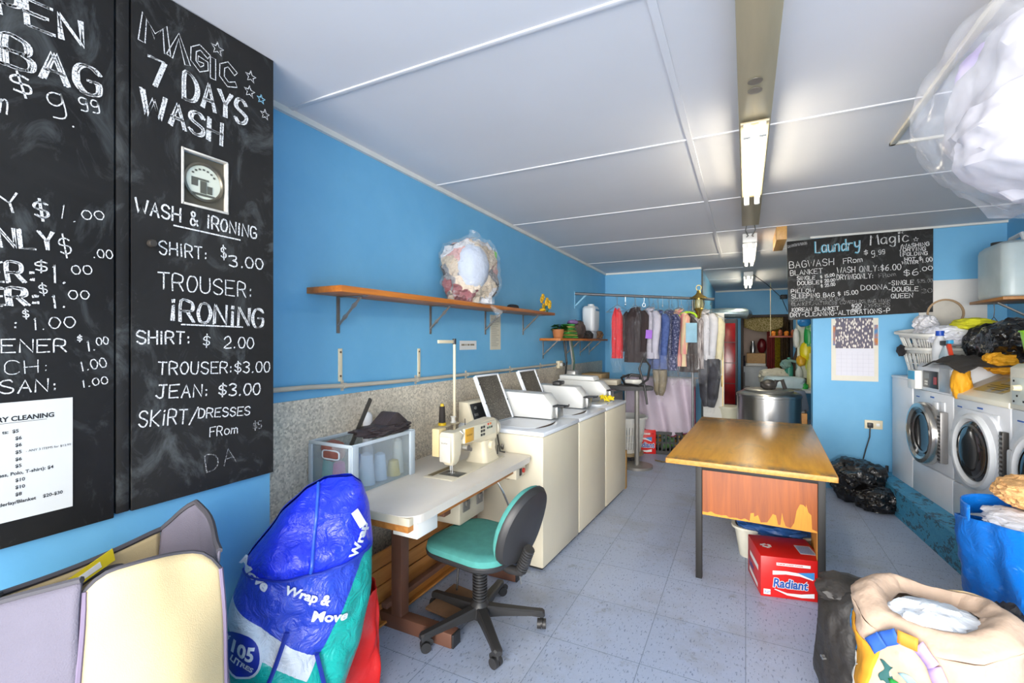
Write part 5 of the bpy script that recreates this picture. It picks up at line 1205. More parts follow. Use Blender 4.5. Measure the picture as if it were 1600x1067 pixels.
mp = t_.add('ShaderNodeMapping'); mp.inputs['Rotation'].default_value = (0, R(35), 0); mp.inputs['Scale'].default_value = (64, 20, 24); t_.link(v_, mp.inputs[0]); t_.link(mp.outputs[0], vo.inputs['Vector'])
t_.link(t_.ramp(vo.outputs['Distance'], [(.30, hx('e3dfd6')), (.38, hx('b5a6a0')), (.48, hx('5a5566'))]), t_.b.inputs['Base Color']); t_.b.inputs['Roughness'].default_value = .6
m = MB(); m.box(-.165, -.0095, .02, .155, -.0075, .335); m.build('picture_page', t_.m, cl, smooth=False)
m = MB(); m.box(-.16, -.0095, -.265, .165, -.0075, .018); g = m.build('month_page', mat('month_page', 'd5d4de', .7, var=.02), cl, smooth=False)
m = MB()
for i in range(1, 6): m.box(-.155, -.0099, -.26+i*.042, .16, -.0095, -.2588+i*.042)
for i in range(1, 7): m.box(-.16+i*.0464, -.0099, -.26, -.1588+i*.0464, -.0095, -.02)
m.build('month_grid', mat('grid_lines', 'b2b0bd', .7), g, smooth=False)
so = thing('wall_socket', 'white wall socket with a black plug and cord on the blue divider wall', 'socket', (1.17, 5.93, .70))
m = MB(); m.box(-.075, -.012, -.045, .075, 0, .045, .004); m.build('plate', CRM, so)
m = MB(); m.box(-.055, -.05, -.03, -.01, -.012, .02, .006); m.build('plug', DARKP, so)
m = MB(); m.box(.02, -.016, -.015, .05, -.012, .015, .002); m.build('switch', WHITE_ENAMEL, so)
m = MB(); m.tube([(-.035, -.04, -.03), (-.04, -.05, -.12), (-.07, -.04, -.25), (-.10, -.03, -.40), (-.12, -.03, -.62)], .006, 6); m.build('cord', DARKP, so)
# white panel with a round vent on the wall above the right machines
vp = thing('vent_panel', 'white wall panel with a round vent hole, right of the price board', 'vent', (1.79, 5.93, 1.7))
m = MB(); m.box(-.26, -.014, -.45, .24, 0, .445, .003); m.build('panel', mat('white_panel', 'dcdad6', .6, var=.05), vp)
ry = Euler((R(90), 0, 0)).to_matrix().to_4x4()
m = MB(); m.lathe([(.125, .014), (.14, .014), (.142, .03), (.125, .03), (.125, .014)], 32, Matrix.Translation((-.065, 0, .12)) @ ry); m.build('vent_ring', mat('rusted_ring', '9c8262', .5, .3), vp)
m = MB(); m.lathe([(0, .016), (.125, .016)], 32, Matrix.Translation((-.065, 0, .12)) @ ry); m.build('vent_disc', mat('pale_tin', 'b9b4aa', .45, .2), vp)

# ================================================================ front loading machines on the plinth
PZ = .20
RROT = R(5.4); RD_ = Vector((-.0937, .9956, 0)); RB0 = Vector((1.470, 3.984, PZ))
FLW = mat('white_front_loader', 'dadde2', .3, var=.03); FCR = mat('cream_sloped_panel', 'e3e0d0', .4, var=.03); CHROME = mat('satin_chrome', 'bdbab4', .22, .9, var=.05)
GLASS = mat('dark_door_glass', '2b2a2a', .06, spec=.9, var=.1); DRUM = mat('drum_steel', '8f8d8a', .25, .9, var=.15, vs=10)
ZR = Euler((0, R(-90), 0)).to_matrix().to_4x4()      # lathe axis out of the front (-x)
def loader(label, loc, kind):
    """local frame: front face at x=0 looking to -x, y along the row from 0 to .69, z from the plinth"""
    t = thing('washing_machine', label, 'washing machine', loc, RROT, 'front loading washing machines')
    m = MB(); m.box(.005, .004, .30, .60, .686, .935, .012); m.build('cabinet', FLW, t)
    m = MB(); m.box(.0, .004, .01, .60, .686, .295, .008); m.build('kick_panel', FLW, t)
    m = MB(); m.box(.04, .03, -.0, .56, .66, .03); m.build('base', DARKP, t)
    cy = .345; cz = .59; T = Matrix.Translation((0, cy, cz)) @ ZR
    if kind == 'a':
        m = MB(); m.lathe([(.235, .0), (.255, .02), (.258, .06), (.245, .085), (.215, .09), (.195, .075), (.19, .03)], 40, T); m.build('door_ring', CHROME, t)
        m = MB(); m.lathe([(.0, .035), (.10, .04), (.16, .055), (.197, .072)], 40, T); m.build('door_glass', GLASS, t)
        m = MB(); m.lathe([(.15, .062), (.165, .067), (.165, .064), (.15, .058)], 40, T); m.build('drum_lip', DRUM, t)
        m = MB(); m.box(-.05, .06, .40, .0, .11, .80, .008); m.build('hinge', mat('hinge_grey', '8f8d8c', .4, .4), t)
        m = MB()
        for i in range(13): m.box(-.053, .064, .42+i*.028, -.049, .106, .434+i*.028)
        m.build('hinge_slots', DARKP, t, smooth=False)
    else:
        m = MB(); m.prism([(cy+a, cz+b) for a, b in rrect(.60, .56, .20, 8)], -.025, .005, 'x', .006); m.build('door_panel', FLW, t)
        m = MB(); m.lathe([(.20, .025), (.225, .05), (.245, .05), (.262, .03), (.262, .02)], 44, T); m.build('door_ring', mat('white_door_ring', 'd5d8db', .3), t)
        m = MB(); m.lathe([(0, .045), (.10, .055), (.17, .045), (.205, .03)], 44, T); m.build('door_glass', GLASS, t)
        m = MB(); m.lathe([(.17, .048), (.185, .044), (.185, .041), (.17, .045)], 44, T); m.build('drum_lip', DRUM, t)
        m = MB(); m.prism([(cy+.27+a, cz+b) for a, b in rrect(.055, .20, .02)], -.04, -.0, 'x', .006); m.build('door_handle', mat('pale_handle', 'c9ccd0', .35), t)
        m = MB(); m.box(-.03, .012, .44, .004, .05, .78, .004); m.build('hinge', mat('dark_hinge', '4d4a48', .4, .4), t)
        m = MB()
        for i in range(11): m.box(-.033, .015, .455+i*.029, -.029, .047, .468+i*.029)
        m.build('hinge_slots', STEEL, t, smooth=False)
    # little badge and soap drawer
    m = MB(); m.box(.001, .30, .885, .006, .36, .895); m.build('blue_badge', BLUEINK, t, smooth=False)
    m = MB(); m.box(.001, .565, .865, .006, .62, .873); m.build('blue_mark', BLUEINK, t, smooth=False)
    m = MB(); m.box(-.008, .22, .80, .008, .30, .86, .004); m.box(-.004, .115, .78, .008, .20, .87, .004); m.build('soap_drawer', FLW, t)
    # control housing
    if kind == 'a':
        m = MB(); m.prism([(.0, .935), (.0, 1.13), (.03, 1.165), (.5, 1.165), (.5, .935)], .012, .60, 'y', .006); c = m.build('control_housing', FLW, t)
        m = MB(); m.box(-.005, .215, .965, .0, .475, 1.105, .002); m.build('control_panel', BLKP, c)
        m = MB(); m.box(-.007, .235, 1.0, -.005, .285, 1.06); m.build('red_display', mat('red_display', 'a81f1f', .4), c, smooth=False)
        m = MB(); m.box(-.007, .36, 1.04, -.005, .45, 1.085); m.build('lcd_display', mat('grey_display', '5a6266', .3), c, smooth=False)
        m = MB()
        for i in range(2):
            for j in range(2): m.box(-.007, .39+i*.03, .985+j*.022, -.005, .41+i*.03, 1.0+j*.022)
        m.build('button', mat('white_button', 'cfcfca', .4), c, smooth=False)
        m = MB(); m.box(-.006, .02, .95, .001, .19, 1.14, .002); m.build('coin_vault', mat('vault_grey', 'a9abad', .35, .4), c)
        m = MB(); m.box(-.05, .50, .94, .0, .655, 1.10, .006); cu_ = m.build('coin_unit', WHITE_ENAMEL, t)
        m = MB(); m.box(-.052, .51, 1.02, -.0495, .64, 1.095); m.build('blue_sticker', mat('cyan_sticker', '2f9fce', .5), cu_, smooth=False)
    elif kind == 'b':
        m = MB(); m.prism([(-.006, .93), (-.006, .965), (.30, 1.13), (.59, 1.14), (.59, .93)], .0, .69, 'y', .006); c = m.build('sloped_top', FCR, t)
        m = MB(); a = math.atan2(.165, .306); M2 = Matrix.Translation((.145, .37, 1.0505)) @ Matrix.Rotation(-a, 4, 'Y'); m.box(-.10, -.17, 0, .09, .17, .0022, 0, M2); s_ = m.build('brass_notice', mat('brass_sticker', 'b99a3c', .4, col2='a8a49a', vs=9, cut=(.5, .62)), c, smooth=False)
        m = MB()
        for i in range(6): m.box(-.07+i*.024, -.13, .0022, -.064+i*.024, .02+.1*math.sin(i), .0028, 0, M2)
        m.build('notice_lines', mat('dark_print', '5b4a22', .6), s_, smooth=False)
    else:
        m = MB(); m.prism([(.0, .935), (.0, 1.19), (.04, 1.215), (.59, 1.215), (.59, .935)], .0, .69, 'y', .006); c = m.build('control_housing', FCR, t)
        m = MB(); m.box(-.005, .38, .965, .0, .66, 1.13, .003); m.build('control_panel', mat('pale_dial_panel', 'cfd6cf', .4), c)
        for y, z, r in ((.585, 1.07, .02), (.45, 1.03, .035)):
            m = MB(); m.cyl((-.005, y, z), (-.04, y, z), r, r*.8, 20); m.build('dial', mat('cream_dial', 'e0d6b6', .4), c)
        m = MB()
        for y, z in ((.64, .985), (.64, 1.11), (.53, 1.1), (.61, 1.02), (.55, .99)): m.box(-.007, y-.006, z-.006, -.005, y+.006, z+.006)
        m.build('panel_marks', INK, c, smooth=False)
    return t
P = lambda k, x=0, y=0, z=0: RB0+RD_*(.69*k)+Matrix.Rotation(RROT, 3, 'Z') @ Vector((x, y, z))
loader('white front loader with a chrome ring door and black control panel, nearest the divider wall', P(1), 'a')
loader('white front loader with a round dark door, a sloped cream top and brass notice', P(0), 'b')
loader('white front loader with cream dial, at the right edge of the photo', P(-1), 'c')
ap = thing('low_appliance', 'plain white low cabinet machine under the two laundry baskets', 'appliance', P(2), RROT)
m = MB(); m.box(.0, .01, .02, .60, .47, 1.0, .012); m.build('cabinet', FLW, ap)
m = MB(); m.box(-.004, .01, .995, .61, .475, 1.02, .008); m.build('top', FLW, ap)
m = MB(); m.box(.04, .03, 0, .56, .44, .03); m.build('base', DARKP, ap)
m = MB(); m.tube([P(2, -.03, .56, .01), P(2, -.03, .50, .05), P(2, -.02, .53, .10)], .014, 7); tag(m.build('drain_pipe', DARKP), 'short black drain hose stub on the plinth by the divider wall', 'hose')
# laundry baskets and clothes on the low machine
def rbasket(label, loc, rot, h=.27, a=.21, b=.27):
    t = thing('laundry_basket', label, 'laundry basket', loc, 0, 'rectangular white laundry baskets'); t.rotation_euler = rot; n = 48
    wp = mat('white_basket_plastic', 'd9d8d2')
    def ring(s, z, k=0.): return [Vector(((a*s-k)*math.copysign(abs(math.cos(q))**.5, math.cos(q)), (b*s-k)*math.copysign(abs(math.sin(q))**.5, math.sin(q)), z)) for q in [2*math.pi*i/n for i in range(n)]]
    sc = lambda z: .74+.26*z/h
    m = MB(); loft(m, [ring(.02, 0), ring(.74, 0), ring(sc(h*.15), h*.15), ring(sc(h*.15), h*.15, .006), ring(.73, .006), ring(.02, .006)], False); m.build('base', wp, t)
    m = MB(); loft(m, [ring(sc(h*.8), h*.8), ring(sc(h*.95), h*.95), ring(1.07, h*.96), ring(1.09, h*.92), ring(1.08, h), ring(.98, h*1.01), ring(sc(h*.8), h*.8, .006), ring(sc(h*.8), h*.8)], False); m.build('rim', wp, t)
    m = MB()
    for z0, z1 in ((.15, .45), (.48, .8)):
        R0, R1, S0, S1 = ring(sc(h*z0), h*z0), ring(sc(h*z1), h*z1), ring(sc(h*z0), h*z0, .005), ring(sc(h*z1), h*z1, .005)
        for i in range(n):
            j = (i+1) % n; A_ = [R0[i].lerp(R0[j], .25), R0[i].lerp(R0[j], .75), R1[i].lerp(R1[j], .75), R1[i].lerp(R1[j], .25)]; B_ = [S0[i].lerp(S0[j], .25), S0[i].lerp(S0[j], .75), S1[i].lerp(S1[j], .75), S1[i].lerp(S1[j], .25)]
            m.poly(A_); m.poly(B_[::-1])
            for q in range(4): m.poly([A_[q], B_[q], B_[(q+1) % 4], A_[(q+1) % 4]])
        q0, q1, r0, r1 = ring(sc(h*z1), h*z1), ring(sc(h*(z1+.03)), h*(z1+.03)), ring(sc(h*z1), h*z1, .006), ring(sc(h*(z1+.03)), h*(z1+.03), .006); loft(m, [q0, q1, r1, r0, q0], False)
    m.build('slatted_side', wp, t); return t
BKT = P(2, .25, .20, 1.022)
rbasket('lower white slatted laundry basket standing on the low white machine', BKT, (0, 0, RROT+R(3)))
rbasket('upper white slatted laundry basket full of white washing, stacked in the lower basket', BKT+Vector((-.0, .0, .175)), (R(4), R(-7), RROT+R(10)), .26)
WCL = mat('white_laundry_cotton', 'dcdbe0', .85, var=.06, bump=.6, bs=16, bd=.03)
m = MB(); m.blob(BKT+Vector((0, 0, .35)), (.17, .22, .12), 3, .12, 2.4, 5, .14, 2.4); m.blob(BKT+Vector((-.05, .12, .50)), (.09, .11, .075), 6, .2, 3, 4, .16, 2.2); tag(m.build('white_washing', WCL), 'crumpled white washing heaped in the upper laundry basket', 'washing')
m = MB(); m.blob(BKT+Vector((.02, -.20, .38)), (.17, .16, .09), 12, .1, 2, 5, .1, 2.8); tag(m.build('folded_sheet', mat('cool_white_sheet', 'd8d9e2', .85, bump=.5, bs=14, bd=.03)), 'folded white sheet hanging out of the upper laundry basket, beside the blue-capped bottle', 'sheet')
m = MB(); m.blob(BKT+Vector((.15, -.28, .475)), (.12, .20, .055), 15, .15, 2, 4, .1, 2.3); tag(m.build('yellow_cloth', mat('yellow_cloth', 'dcd82a', .8, bump=.4)), 'yellow cloth lying on top of the white washing', 'cloth')
m = MB(); m.blob(BKT+Vector((-.235, .10, .24)), (.03, .10, .055), 18, .2, 2, 3, .1); tag(m.build('black_sock', mat('black_cloth', '232226')), 'black sock hanging out between the two laundry baskets', 'sock')
# bottles on the first machine
bt = thing('detergent_bottle', 'white detergent bottle with a blue cap on the first front loader', 'bottle', P(1, .14, .55, 1.166), RROT)
m = MB(); loft(m, [[Vector((.05*s*math.cos(a), .062*s*math.sin(a), z)) for a in [2*math.pi*i/24 for i in range(24)]] for z, s in ((0, .85), (.01, 1), (.12, 1), (.17, .88), (.215, .55), (.235, .42))]); m.build('body', mat('white_bottle', 'dcdfe4', .35, var=.03), bt)
m = MB(); m.lathe([(.028, .232), (.03, .24), (.028, .275), (0, .275)], 18); m.build('cap', mat('blue_cap', '1f4fb8', .4), bt)
sb2 = thing('spray_bottle', 'pale spray bottle with a black, red and blue trigger beside the white bottle', 'bottle', P(1, .12, .39, 1.166), RROT)
m = MB(); loft(m, [[Vector((.045*s*math.cos(a), .075*s*math.sin(a), z)) for a in [2*math.pi*i/24 for i in range(24)]] for z, s in ((0, .95), (.01, 1), (.06, .95), (.12, .6), (.15, .3))]); m.build('body', mat('pale_blue_bottle', 'b5c8d2', .25, alpha=.85), sb2)
m = MB(); m.box(-.02, -.035, .15, .02, .07, .19, .008); m.build('trigger_head', DARKP, sb2)
m = MB(); m.prism([(-.045, .165), (-.02, .15), (-.06, .06), (-.085, .075)], -.012, .012, 'x'); m.build('trigger', mat('orange_red_trigger', 'd8472a', .4), sb2)
m = MB(); m.box(-.018, -.075, .165, .018, -.034, .195, .004); m.build('nozzle', mat('blue_nozzle', '3a9fd0', .4), sb2)
# black bags and cloth behind
m = MB(); m.blob(P(1, .40, .02, 1.33), (.22, .33, .19), 21, .12, 2.2, 5, .15, 2.2, f2=1.7); o = m.build('garbage_bag', BBAG); tag(o, 'biggest black garbage bag, heaped on the front loaders behind the spray bottle', 'garbage bag', 'black garbage bags')
m = MB(); m.blob(P(1, .36, .36, 1.32), (.14, .10, .17), 24, .12, 2.2, 4, .15, 2.2, f2=1.7); o = m.build('garbage_bag', BBAG); tag(o, 'small black garbage bag between the yellow cloth and the biggest black bag', 'garbage bag', 'black garbage bags')
m = MB(); m.blob(P(0, .52, .22, 1.21), (.12, .30, .075), 27, .14, 2.2, 4, .15, 2.2, f2=1.7); o = m.build('garbage_bag', BBAG); tag(o, 'low black garbage bag reaching to the right edge of the photo, behind the green bucket', 'garbage bag', 'black garbage bags')
def drape(u, v):
    p = P(1, -.04+.5*v, .40-.66*u, 1.172+.02*math.sin(u*5)); n = noise.fractal(Vector((u*4, v*4, 7)), 1, 2, 4)
    return p+Vector((0, 0, .016+.018*n+.03*max(0, math.sin(u*3))-(.05*(1-v*6) if v < .16 else 0)))
m = MB(); m.grid(drape, 40, 26); tag(m.build('black_cloth', mat('faded_black_cloth', '38332f', .8, var=.15, bump=.4), solid=.004), 'faded black cloth spread over the first front loader under the spray bottle', 'cloth')
m = MB(); m.blob(P(0, .26, .60, 1.20), (.12, .13, .08), 3, .16, 1.8, 5, .16, 2.3, f2=1.8); m.blob(P(0, .03, .64, 1.04), (.06, .07, .13), 5, .15, 1.8, 4, .14, 2.2, f2=1.8)
tag(m.build('orange_cloth', mat('orange_yellow_cloth', 'e2a01c', .7, var=.08, bump=.4, bs=20, bd=.01)), 'bright orange-yellow garment draped over the machine edge beside the brass notice', 'clothing')
gb = thing('bucket', 'lime green bucket with a wire handle at the right edge of the photo', 'bucket', P(-1, .14, .62, 1.217), RROT)
LIME = mat('lime_plastic', '8fd32a', .35, var=.04)
m = MB(); m.lathe([(0, 0), (.085, 0), (.115, .19), (.122, .19), (.122, .2), (.11, .2), (.082, .006), (0, .006)], 30); m.build('body', LIME, gb)
m = MB(); m.tube([(-.02+.02*math.sin(t), .122*math.cos(t), .18-.14*math.sin(t)) for t in [math.pi*i/14 for i in range(15)]], .004, 6); m.build('handle', LIME, gb)
# tank on a bracket shelf, small wire holder below
tk = thing('water_tank', 'large translucent white water tank with a black cap on the rusty right wall shelf', 'tank', (1.985, 5.33, 1.905))
m = MB(); loft(m, [[Vector((x, y, z)) for x, y in rrect(.30*s, .52*s, .07*s)] for z, s in ((0, .92), (.015, .98), (.05, 1.0), (.40, 1.0), (.43, .96), (.455, .8), (.46, .4))]); m.build('body', mat('cloudy_tank_plastic', 'c3d0d2', .35, col2='b0bfc0', vs=3), tk)
m = MB(); m.cyl((-.04, .13, .45), (-.04, .13, .495), .05, n=20); m.build('cap', DARKP, tk)
m = MB(); m.tube([(0, .06, .45), (0, .03, .50), (0, -.15, .51), (0, -.19, .45)], .018, 8); m.build('handle', mat('white_plastic', 'd6dadd'), tk)
ts_ = thing('wall_shelf', 'short rusty wooden shelf under the water tank on the right wall', 'shelf', (1.99, 5.33, 1.88), 0, 'wooden shelves on the left wall'); del ts_['group']
m = MB(); m.box(-.18, -.32, 0, .178, .30, .024, .002); m.build('board', wood('rusty_board', '9c5f2c', 'b9823f', wear='6e5a45'), ts_)
m = MB(); m.box(.17, -.02, -.2, .178, .02, 0); m.tube([(.17, 0, -.18), (-.1, 0, -.004)], .009, 6); m.build('bracket', SAL, ts_)
hh = thing('candle_holder', 'small dark wire holder with a yellow flower hanging under the tank shelf', 'holder', (1.90, 5.42, 1.88))
m = MB(); m.tube([(0, 0, 0), (.004, 0, -.06), (0, 0, -.12)], .003, 5); m.build('hook', DARKP, hh)
m = MB()
for a in range(8): m.tube([(.08*math.cos(a*.785), .08*math.sin(a*.785), -.25), (.05*math.cos(a*.785), .05*math.sin(a*.785), -.38)], .003, 5)
for r_, z in ((.085, -.25), (.05, -.38)): m.tube([(r_*math.cos(2*math.pi*i/20), r_*math.sin(2*math.pi*i/20), z) for i in range(20)], .005, 5, closed=True)
m.tube([(.0, 0, -.12), (.08, 0, -.25)], .003, 5); m.tube([(.0, 0, -.12), (-.08, 0, -.25)], .003, 5); m.build('wire_cage', DARKP, hh)
m = MB(); m.blob((0, 0, -.20), (.05, .05, .045), 4, .4, 3, 3); m.build('flower', mat('orange_yellow_flower', 'd8982a', .6, col2='d8d02a', vs=30), hh)

# ================================================================ bags in the right foreground
cbg = thing('pillow_bag', 'huge clear plastic bag of white pillows at the upper right', 'bag of bedding', (1.12, 2.0, 1.96))
WPIL = mat('white_pillow', 'bdb9c0', .85, var=.03, bump=.35, bs=5, bd=.04)
m = MB(); m.blob((-.02, .02, .33), (.50, .34, .32), 5, .09, 1.3, 5, .10, 2.5, f2=1.0); m.blob((-.10, -.05, .22), (.42, .30, .19), 8, .08, 1.4, 5, .14, 2.4, .03, f2=1.2)
m.build('pillows', WPIL, cbg)
m = MB(); m.blob((-.40, .12, .47), (.07, .10, .12), 2, .2, 2, 3, .1); m.build('lilac_cloth', mat('lilac_cloth', 'c3b0dc', .8), cbg)['label'] = 'lilac cloth showing through the plastic'
FILMB = film('crinkled_clear_plastic', (.95, .95, 1), .16, .10, .5, 7)
m = MB(); m.blob((-.03, .02, .34), (.60, .40, .36), 5, .09, 1.4, 5, .07, 2.3, .006, f2=1.3); m.build('plastic_bag', FILMB, cbg)
rk = thing('storage_rack', 'tall rack at the right carrying the clear bag of pillows', 'rack', (1.5, 1.75, 0))
m = MB(); m.box(-.55, -.3, 1.93, .66, .32, 1.958, .003); m.build('shelf', wood('rack_board', 'b0865a', 'c49a6c'), rk)
for x in (.62, .12):
    for y in (-.28, .28):
        m = MB(); m.box(x-.018, y-.018, 0, x+.018, y+.018, 1.93); m.build('post', STEEL, rk)
def bagbody(mb, rx, ry, h, top, seed, flare=1.0, taper=.75, p=3., amp=.03, nu=72, nv=40):
    def f(u, v):
        a = 2*math.pi*u; ca, sa = math.cos(a), math.sin(a); k = (abs(ca)**p+abs(sa)**p)**(-1/p); s = taper+(flare-taper)*v**.7
        n = noise.fractal(Vector((ca*1.6+seed, sa*1.6, v*3)), 1, 2, 4)*amp
        return Vector((ca*k*(rx*s+n), sa*k*(ry*s+n), h*v+top(a)*v*v))
    mb.grid(f, nu, nv, cu=True)
    return f
ik = thing('blue_bag', 'large glossy blue carrier bag stuffed with bedding, at the right edge', 'bag', (1.20, 3.02, .0), R(20))
IKB = NT('blue_woven_plastic'); _n = IKB.noise(IKB.coords((6, 6, 16)), 2.2, 5, .7, .6)
IKB.link(IKB.mix(IKB.ramp(_n, [(.62, (0, 0, 0)), (.68, (.5,)*3)]), hx('0f72d2'), hx('7fb4e4')), IKB.b.inputs['Base Color']); IKB.b.inputs['Roughness'].default_value = .3; IKB.bump(IKB.noise(IKB.coords(), 12, 4, .6, 1), .5, .02); IKB = IKB.m
m = MB(); ff = bagbody(m, .22, .26, .68, lambda a: .05*math.cos(a*1.0+2.2), 4, 1.0, .62, 3.2, .03); m.build('bag_body', IKB, ik, solid=.004)
m = MB(); m.grid(lambda u, v: Vector((-.02+.21*math.cos(R(20+150*u)), .02+.24*math.sin(R(20+150*u)), .66+.10*v)), 24, 6); m.build('back_flap', IKB, ik, solid=.004)
m = MB(); m.blob((1.20, 3.02, .69), (.165, .19, .06), 5, .2, 2.4, 4, .16, 2.4); tag(m.build('white_cloth', WCL), 'white cloth showing at the front mouth of the blue carrier bag', 'cloth')
m = MB(); m.blob((1.26, 3.12, .82), (.16, .15, .075), 9, .15, 2, 5, .14, 2.3); tag(m.build('teddy_blanket', mat('apricot_fleece', 'e0ac72', .95, var=.08, bump=.7, bs=120, bd=.006)), 'fluffy apricot blanket on top of the blue carrier bag', 'blanket')
tt = thing('tote_bag', 'cream cotton tote bag of washing with coloured print, bottom right foreground', 'bag', (.60, 2.16, 0), R(-25))
CRT = mat('cream_cotton', 'c4a993', .85, var=.05, bump=.45, bs=14, bd=.02)
ttop = lambda a: .03*math.cos(2*a)+.03*math.sin(a+.5)
m = MB(); ft = bagbody(m, .225, .19, .575, ttop, 2, 1.0, .9, 2.6, .03)
def inner(u, v):
    q = ft(u, 1.0); c = Vector((.0, .02, .615)); k = .52*v**.8; e = q.lerp(c, k); e.z += .035*math.sin(math.pi*min(1, v*1.3))-.05*max(0, v-.75); e.z += .012*noise.noise(Vector((u*9, v*3, 1))); return e
m.grid(inner, 72, 12, cu=True); m.build('bag_body', CRT, tt, solid=.004)
m = MB(); m.blob((.60, 2.14, .565), (.13, .10, .06), 7, .2, 2.2, 4, .2, 2.3); tag(m.build('white_garment', mat('pale_blue_white_cloth', 'c9d4e2', .85, col2='dcdde0', vs=7, bump=.5, bs=18, bd=.02)), 'pale blue and white garment in the mouth of the cream tote bag', 'clothing')
def onT(u, v, k=.006):
    p = ft(u % 1, min(v, 1))+Vector((0, 0, .5*max(0, v-1))); return p+Vector((p.x, p.y, 0)).normalized()*k
def strap(u0, u1, hgt, cols, back):
    N = 30; pts = []
    for i in range(N+1):
        t_ = i/N; a0, a1 = onT(u0, .97), onT(u1, .97); b = a0.lerp(a1, t_); s = math.sin(math.pi*t_); cen = Vector((0, .0, 0)); b = b.lerp(Vector((b.x*.5, b.y*.5, b.z)), s*back); b.z += hgt*s; pts.append(b)
    n = len(cols); k = N//n
    for j, c in enumerate(cols):
        seg = pts[j*k:(j+1)*k+1] if j < n-1 else pts[j*k:]
        m = MB(); m.grid(lambda u, v: seg[min(len(seg)-1, int(round(u*(len(seg)-1))))]+Vector((0, .0, .024*(v-.5)))+Vector((.018*(v-.5), -.01*(v-.5), 0)), len(seg)-1, 2); m.build('strap', mat('strap_'+c, c, .7), tt, solid=.003)['label'] = 'coloured strap length'
def path(pts, cols):
    Q = []
    for i in range(len(pts)-1):
        for t_ in (0, .2, .4, .6, .8): Q.append((pts[i][0]+(pts[i+1][0]-pts[i][0])*t_, pts[i][1]+(pts[i+1][1]-pts[i][1])*t_))
    Q.append(pts[-1]); k = (len(Q)-1)//len(cols)
    for j, c in enumerate(cols):
        seg = Q[j*k:(j+1)*k+1] if j < len(cols)-1 else Q[j*k:]
        m = MB(); m.grid(lambda u, v: (lambda q, d: onT(q[0]+d[1]*(v-.5)*.028, q[1]-d[0]*(v-.5)*.09, .014))(seg[min(len(seg)-1, int(round(u*(len(seg)-1))))], (lambda a, b: ((b[0]-a[0])*6/max(1e-6, math.hypot((b[0]-a[0])*6, b[1]-a[1])), (b[1]-a[1])/max(1e-6, math.hypot((b[0]-a[0])*6, b[1]-a[1]))))(seg[max(0, min(len(seg)-2, int(round(u*(len(seg)-1)))-0))], seg[min(len(seg)-1, max(0, min(len(seg)-2, int(round(u*(len(seg)-1)))))+1)])), len(seg)-1, 2); m.build('strap', mat('strap_'+c, c, .7), tt, solid=.003)['label'] = 'coloured strap length'
path([(.655, .86), (.68, .97), (.71, 1.06), (.745, 1.05), (.772, .93), (.787, .80), (.792, .66)], ('2f5fb8', '2f5fb8', 'e08a2a', 'b59ad0', 'b59ad0', '8a4a26'))
strap(.30, .10, .05, ('d8bd92', 'd8bd92', '4a453f'), -.1)
def patch(nm, u0, u1, v0, v1, c, wob=.0, k=.005):
    m = MB(); m.grid(lambda u, v: onT(u0+(u1-u0)*u+wob*math.sin(v*7)*(u-.5), v0+(v1-v0)*v+wob*math.sin(u*6), k), 14, 14); m.build(nm, mat('print_'+c, c, .8, var=.08), tt, solid=.0015)
patch('orange_print', .545, .665, .1, .88, 'e09a24', .02); patch('white_print_patch', .55, .59, .45, .62, 'e6e2d8', .02, .008); patch('green_print', .69, .765, .45, .70, '2fa84a', .02); patch('pale_blue_print', .715, .775, .66, .78, '9fc4cc', .03, .004); patch('dark_green_print', .672, .692, .66, .80, '2a5a58', .01, .0045); patch('brown_print', .845, .875, .40, .84, '8a4a26', .01); patch('blue_print_edge', .525, .543, .2, .86, '2f7fc0', .01)
db = thing('dark_bag', 'dark grey nylon bag with a tied corner, left of the cream tote bag', 'bag', (.41, 2.38, 0), R(10))
m = MB(); m.blob((0, 0, .26), (.135, .15, .27), 12, .12, 1.4, 5, .10, 2.8, 0., f2=1.2); m.blob((-.02, .02, .50), (.115, .10, .055), 15, .2, 1.6, 4, .1, 2.2); m.build('bag_body', mat('charcoal_nylon', '2f2b28', .55, var=.12, bump=.4, bs=14, bd=.03), db)
m = MB()
for i in range(2): m.cyl((-.135, -.085+.018*i, .26), (-.148, -.09+.018*i, .26), .005, n=8)
m.build('metal_button', STEEL, db)
m = MB(); m.blob((.93, 2.63, .33), (.13, .12, .13), 8, .16, 2.4, 5, .2, 2.2); tag(m.build('black_garment', mat('black_cloth', '232226')), 'rumpled black garment between the cream tote and the blue carrier bag', 'clothing')
m = MB(); m.blob((.99, 2.46, .17), (.17, .17, .24), 11, .12, 2.4, 5, .12, 2.4, 0.); tag(m.build('brown_towel', mat('brown_terry', '6d553f', .95, var=.2, vs=18, bump=.9, bs=90, bd=.012)), 'fluffy brown towel heap under the black garment', 'towel')
m = MB(); m.tube([(.80, 2.28, .36), (.92, 2.36, .33), (1.1, 2.42, .30)], .012, 8); tag(m.build('broom_handle', wood('pale_stick', 'c89a4a', 'd8ae62')), 'thin wooden stick lying across the brown towel', 'stick')
m = MB(); m.blob((.66, 1.88, .2), (.001, .001, .001), 1, sub=1); m.bm.free()
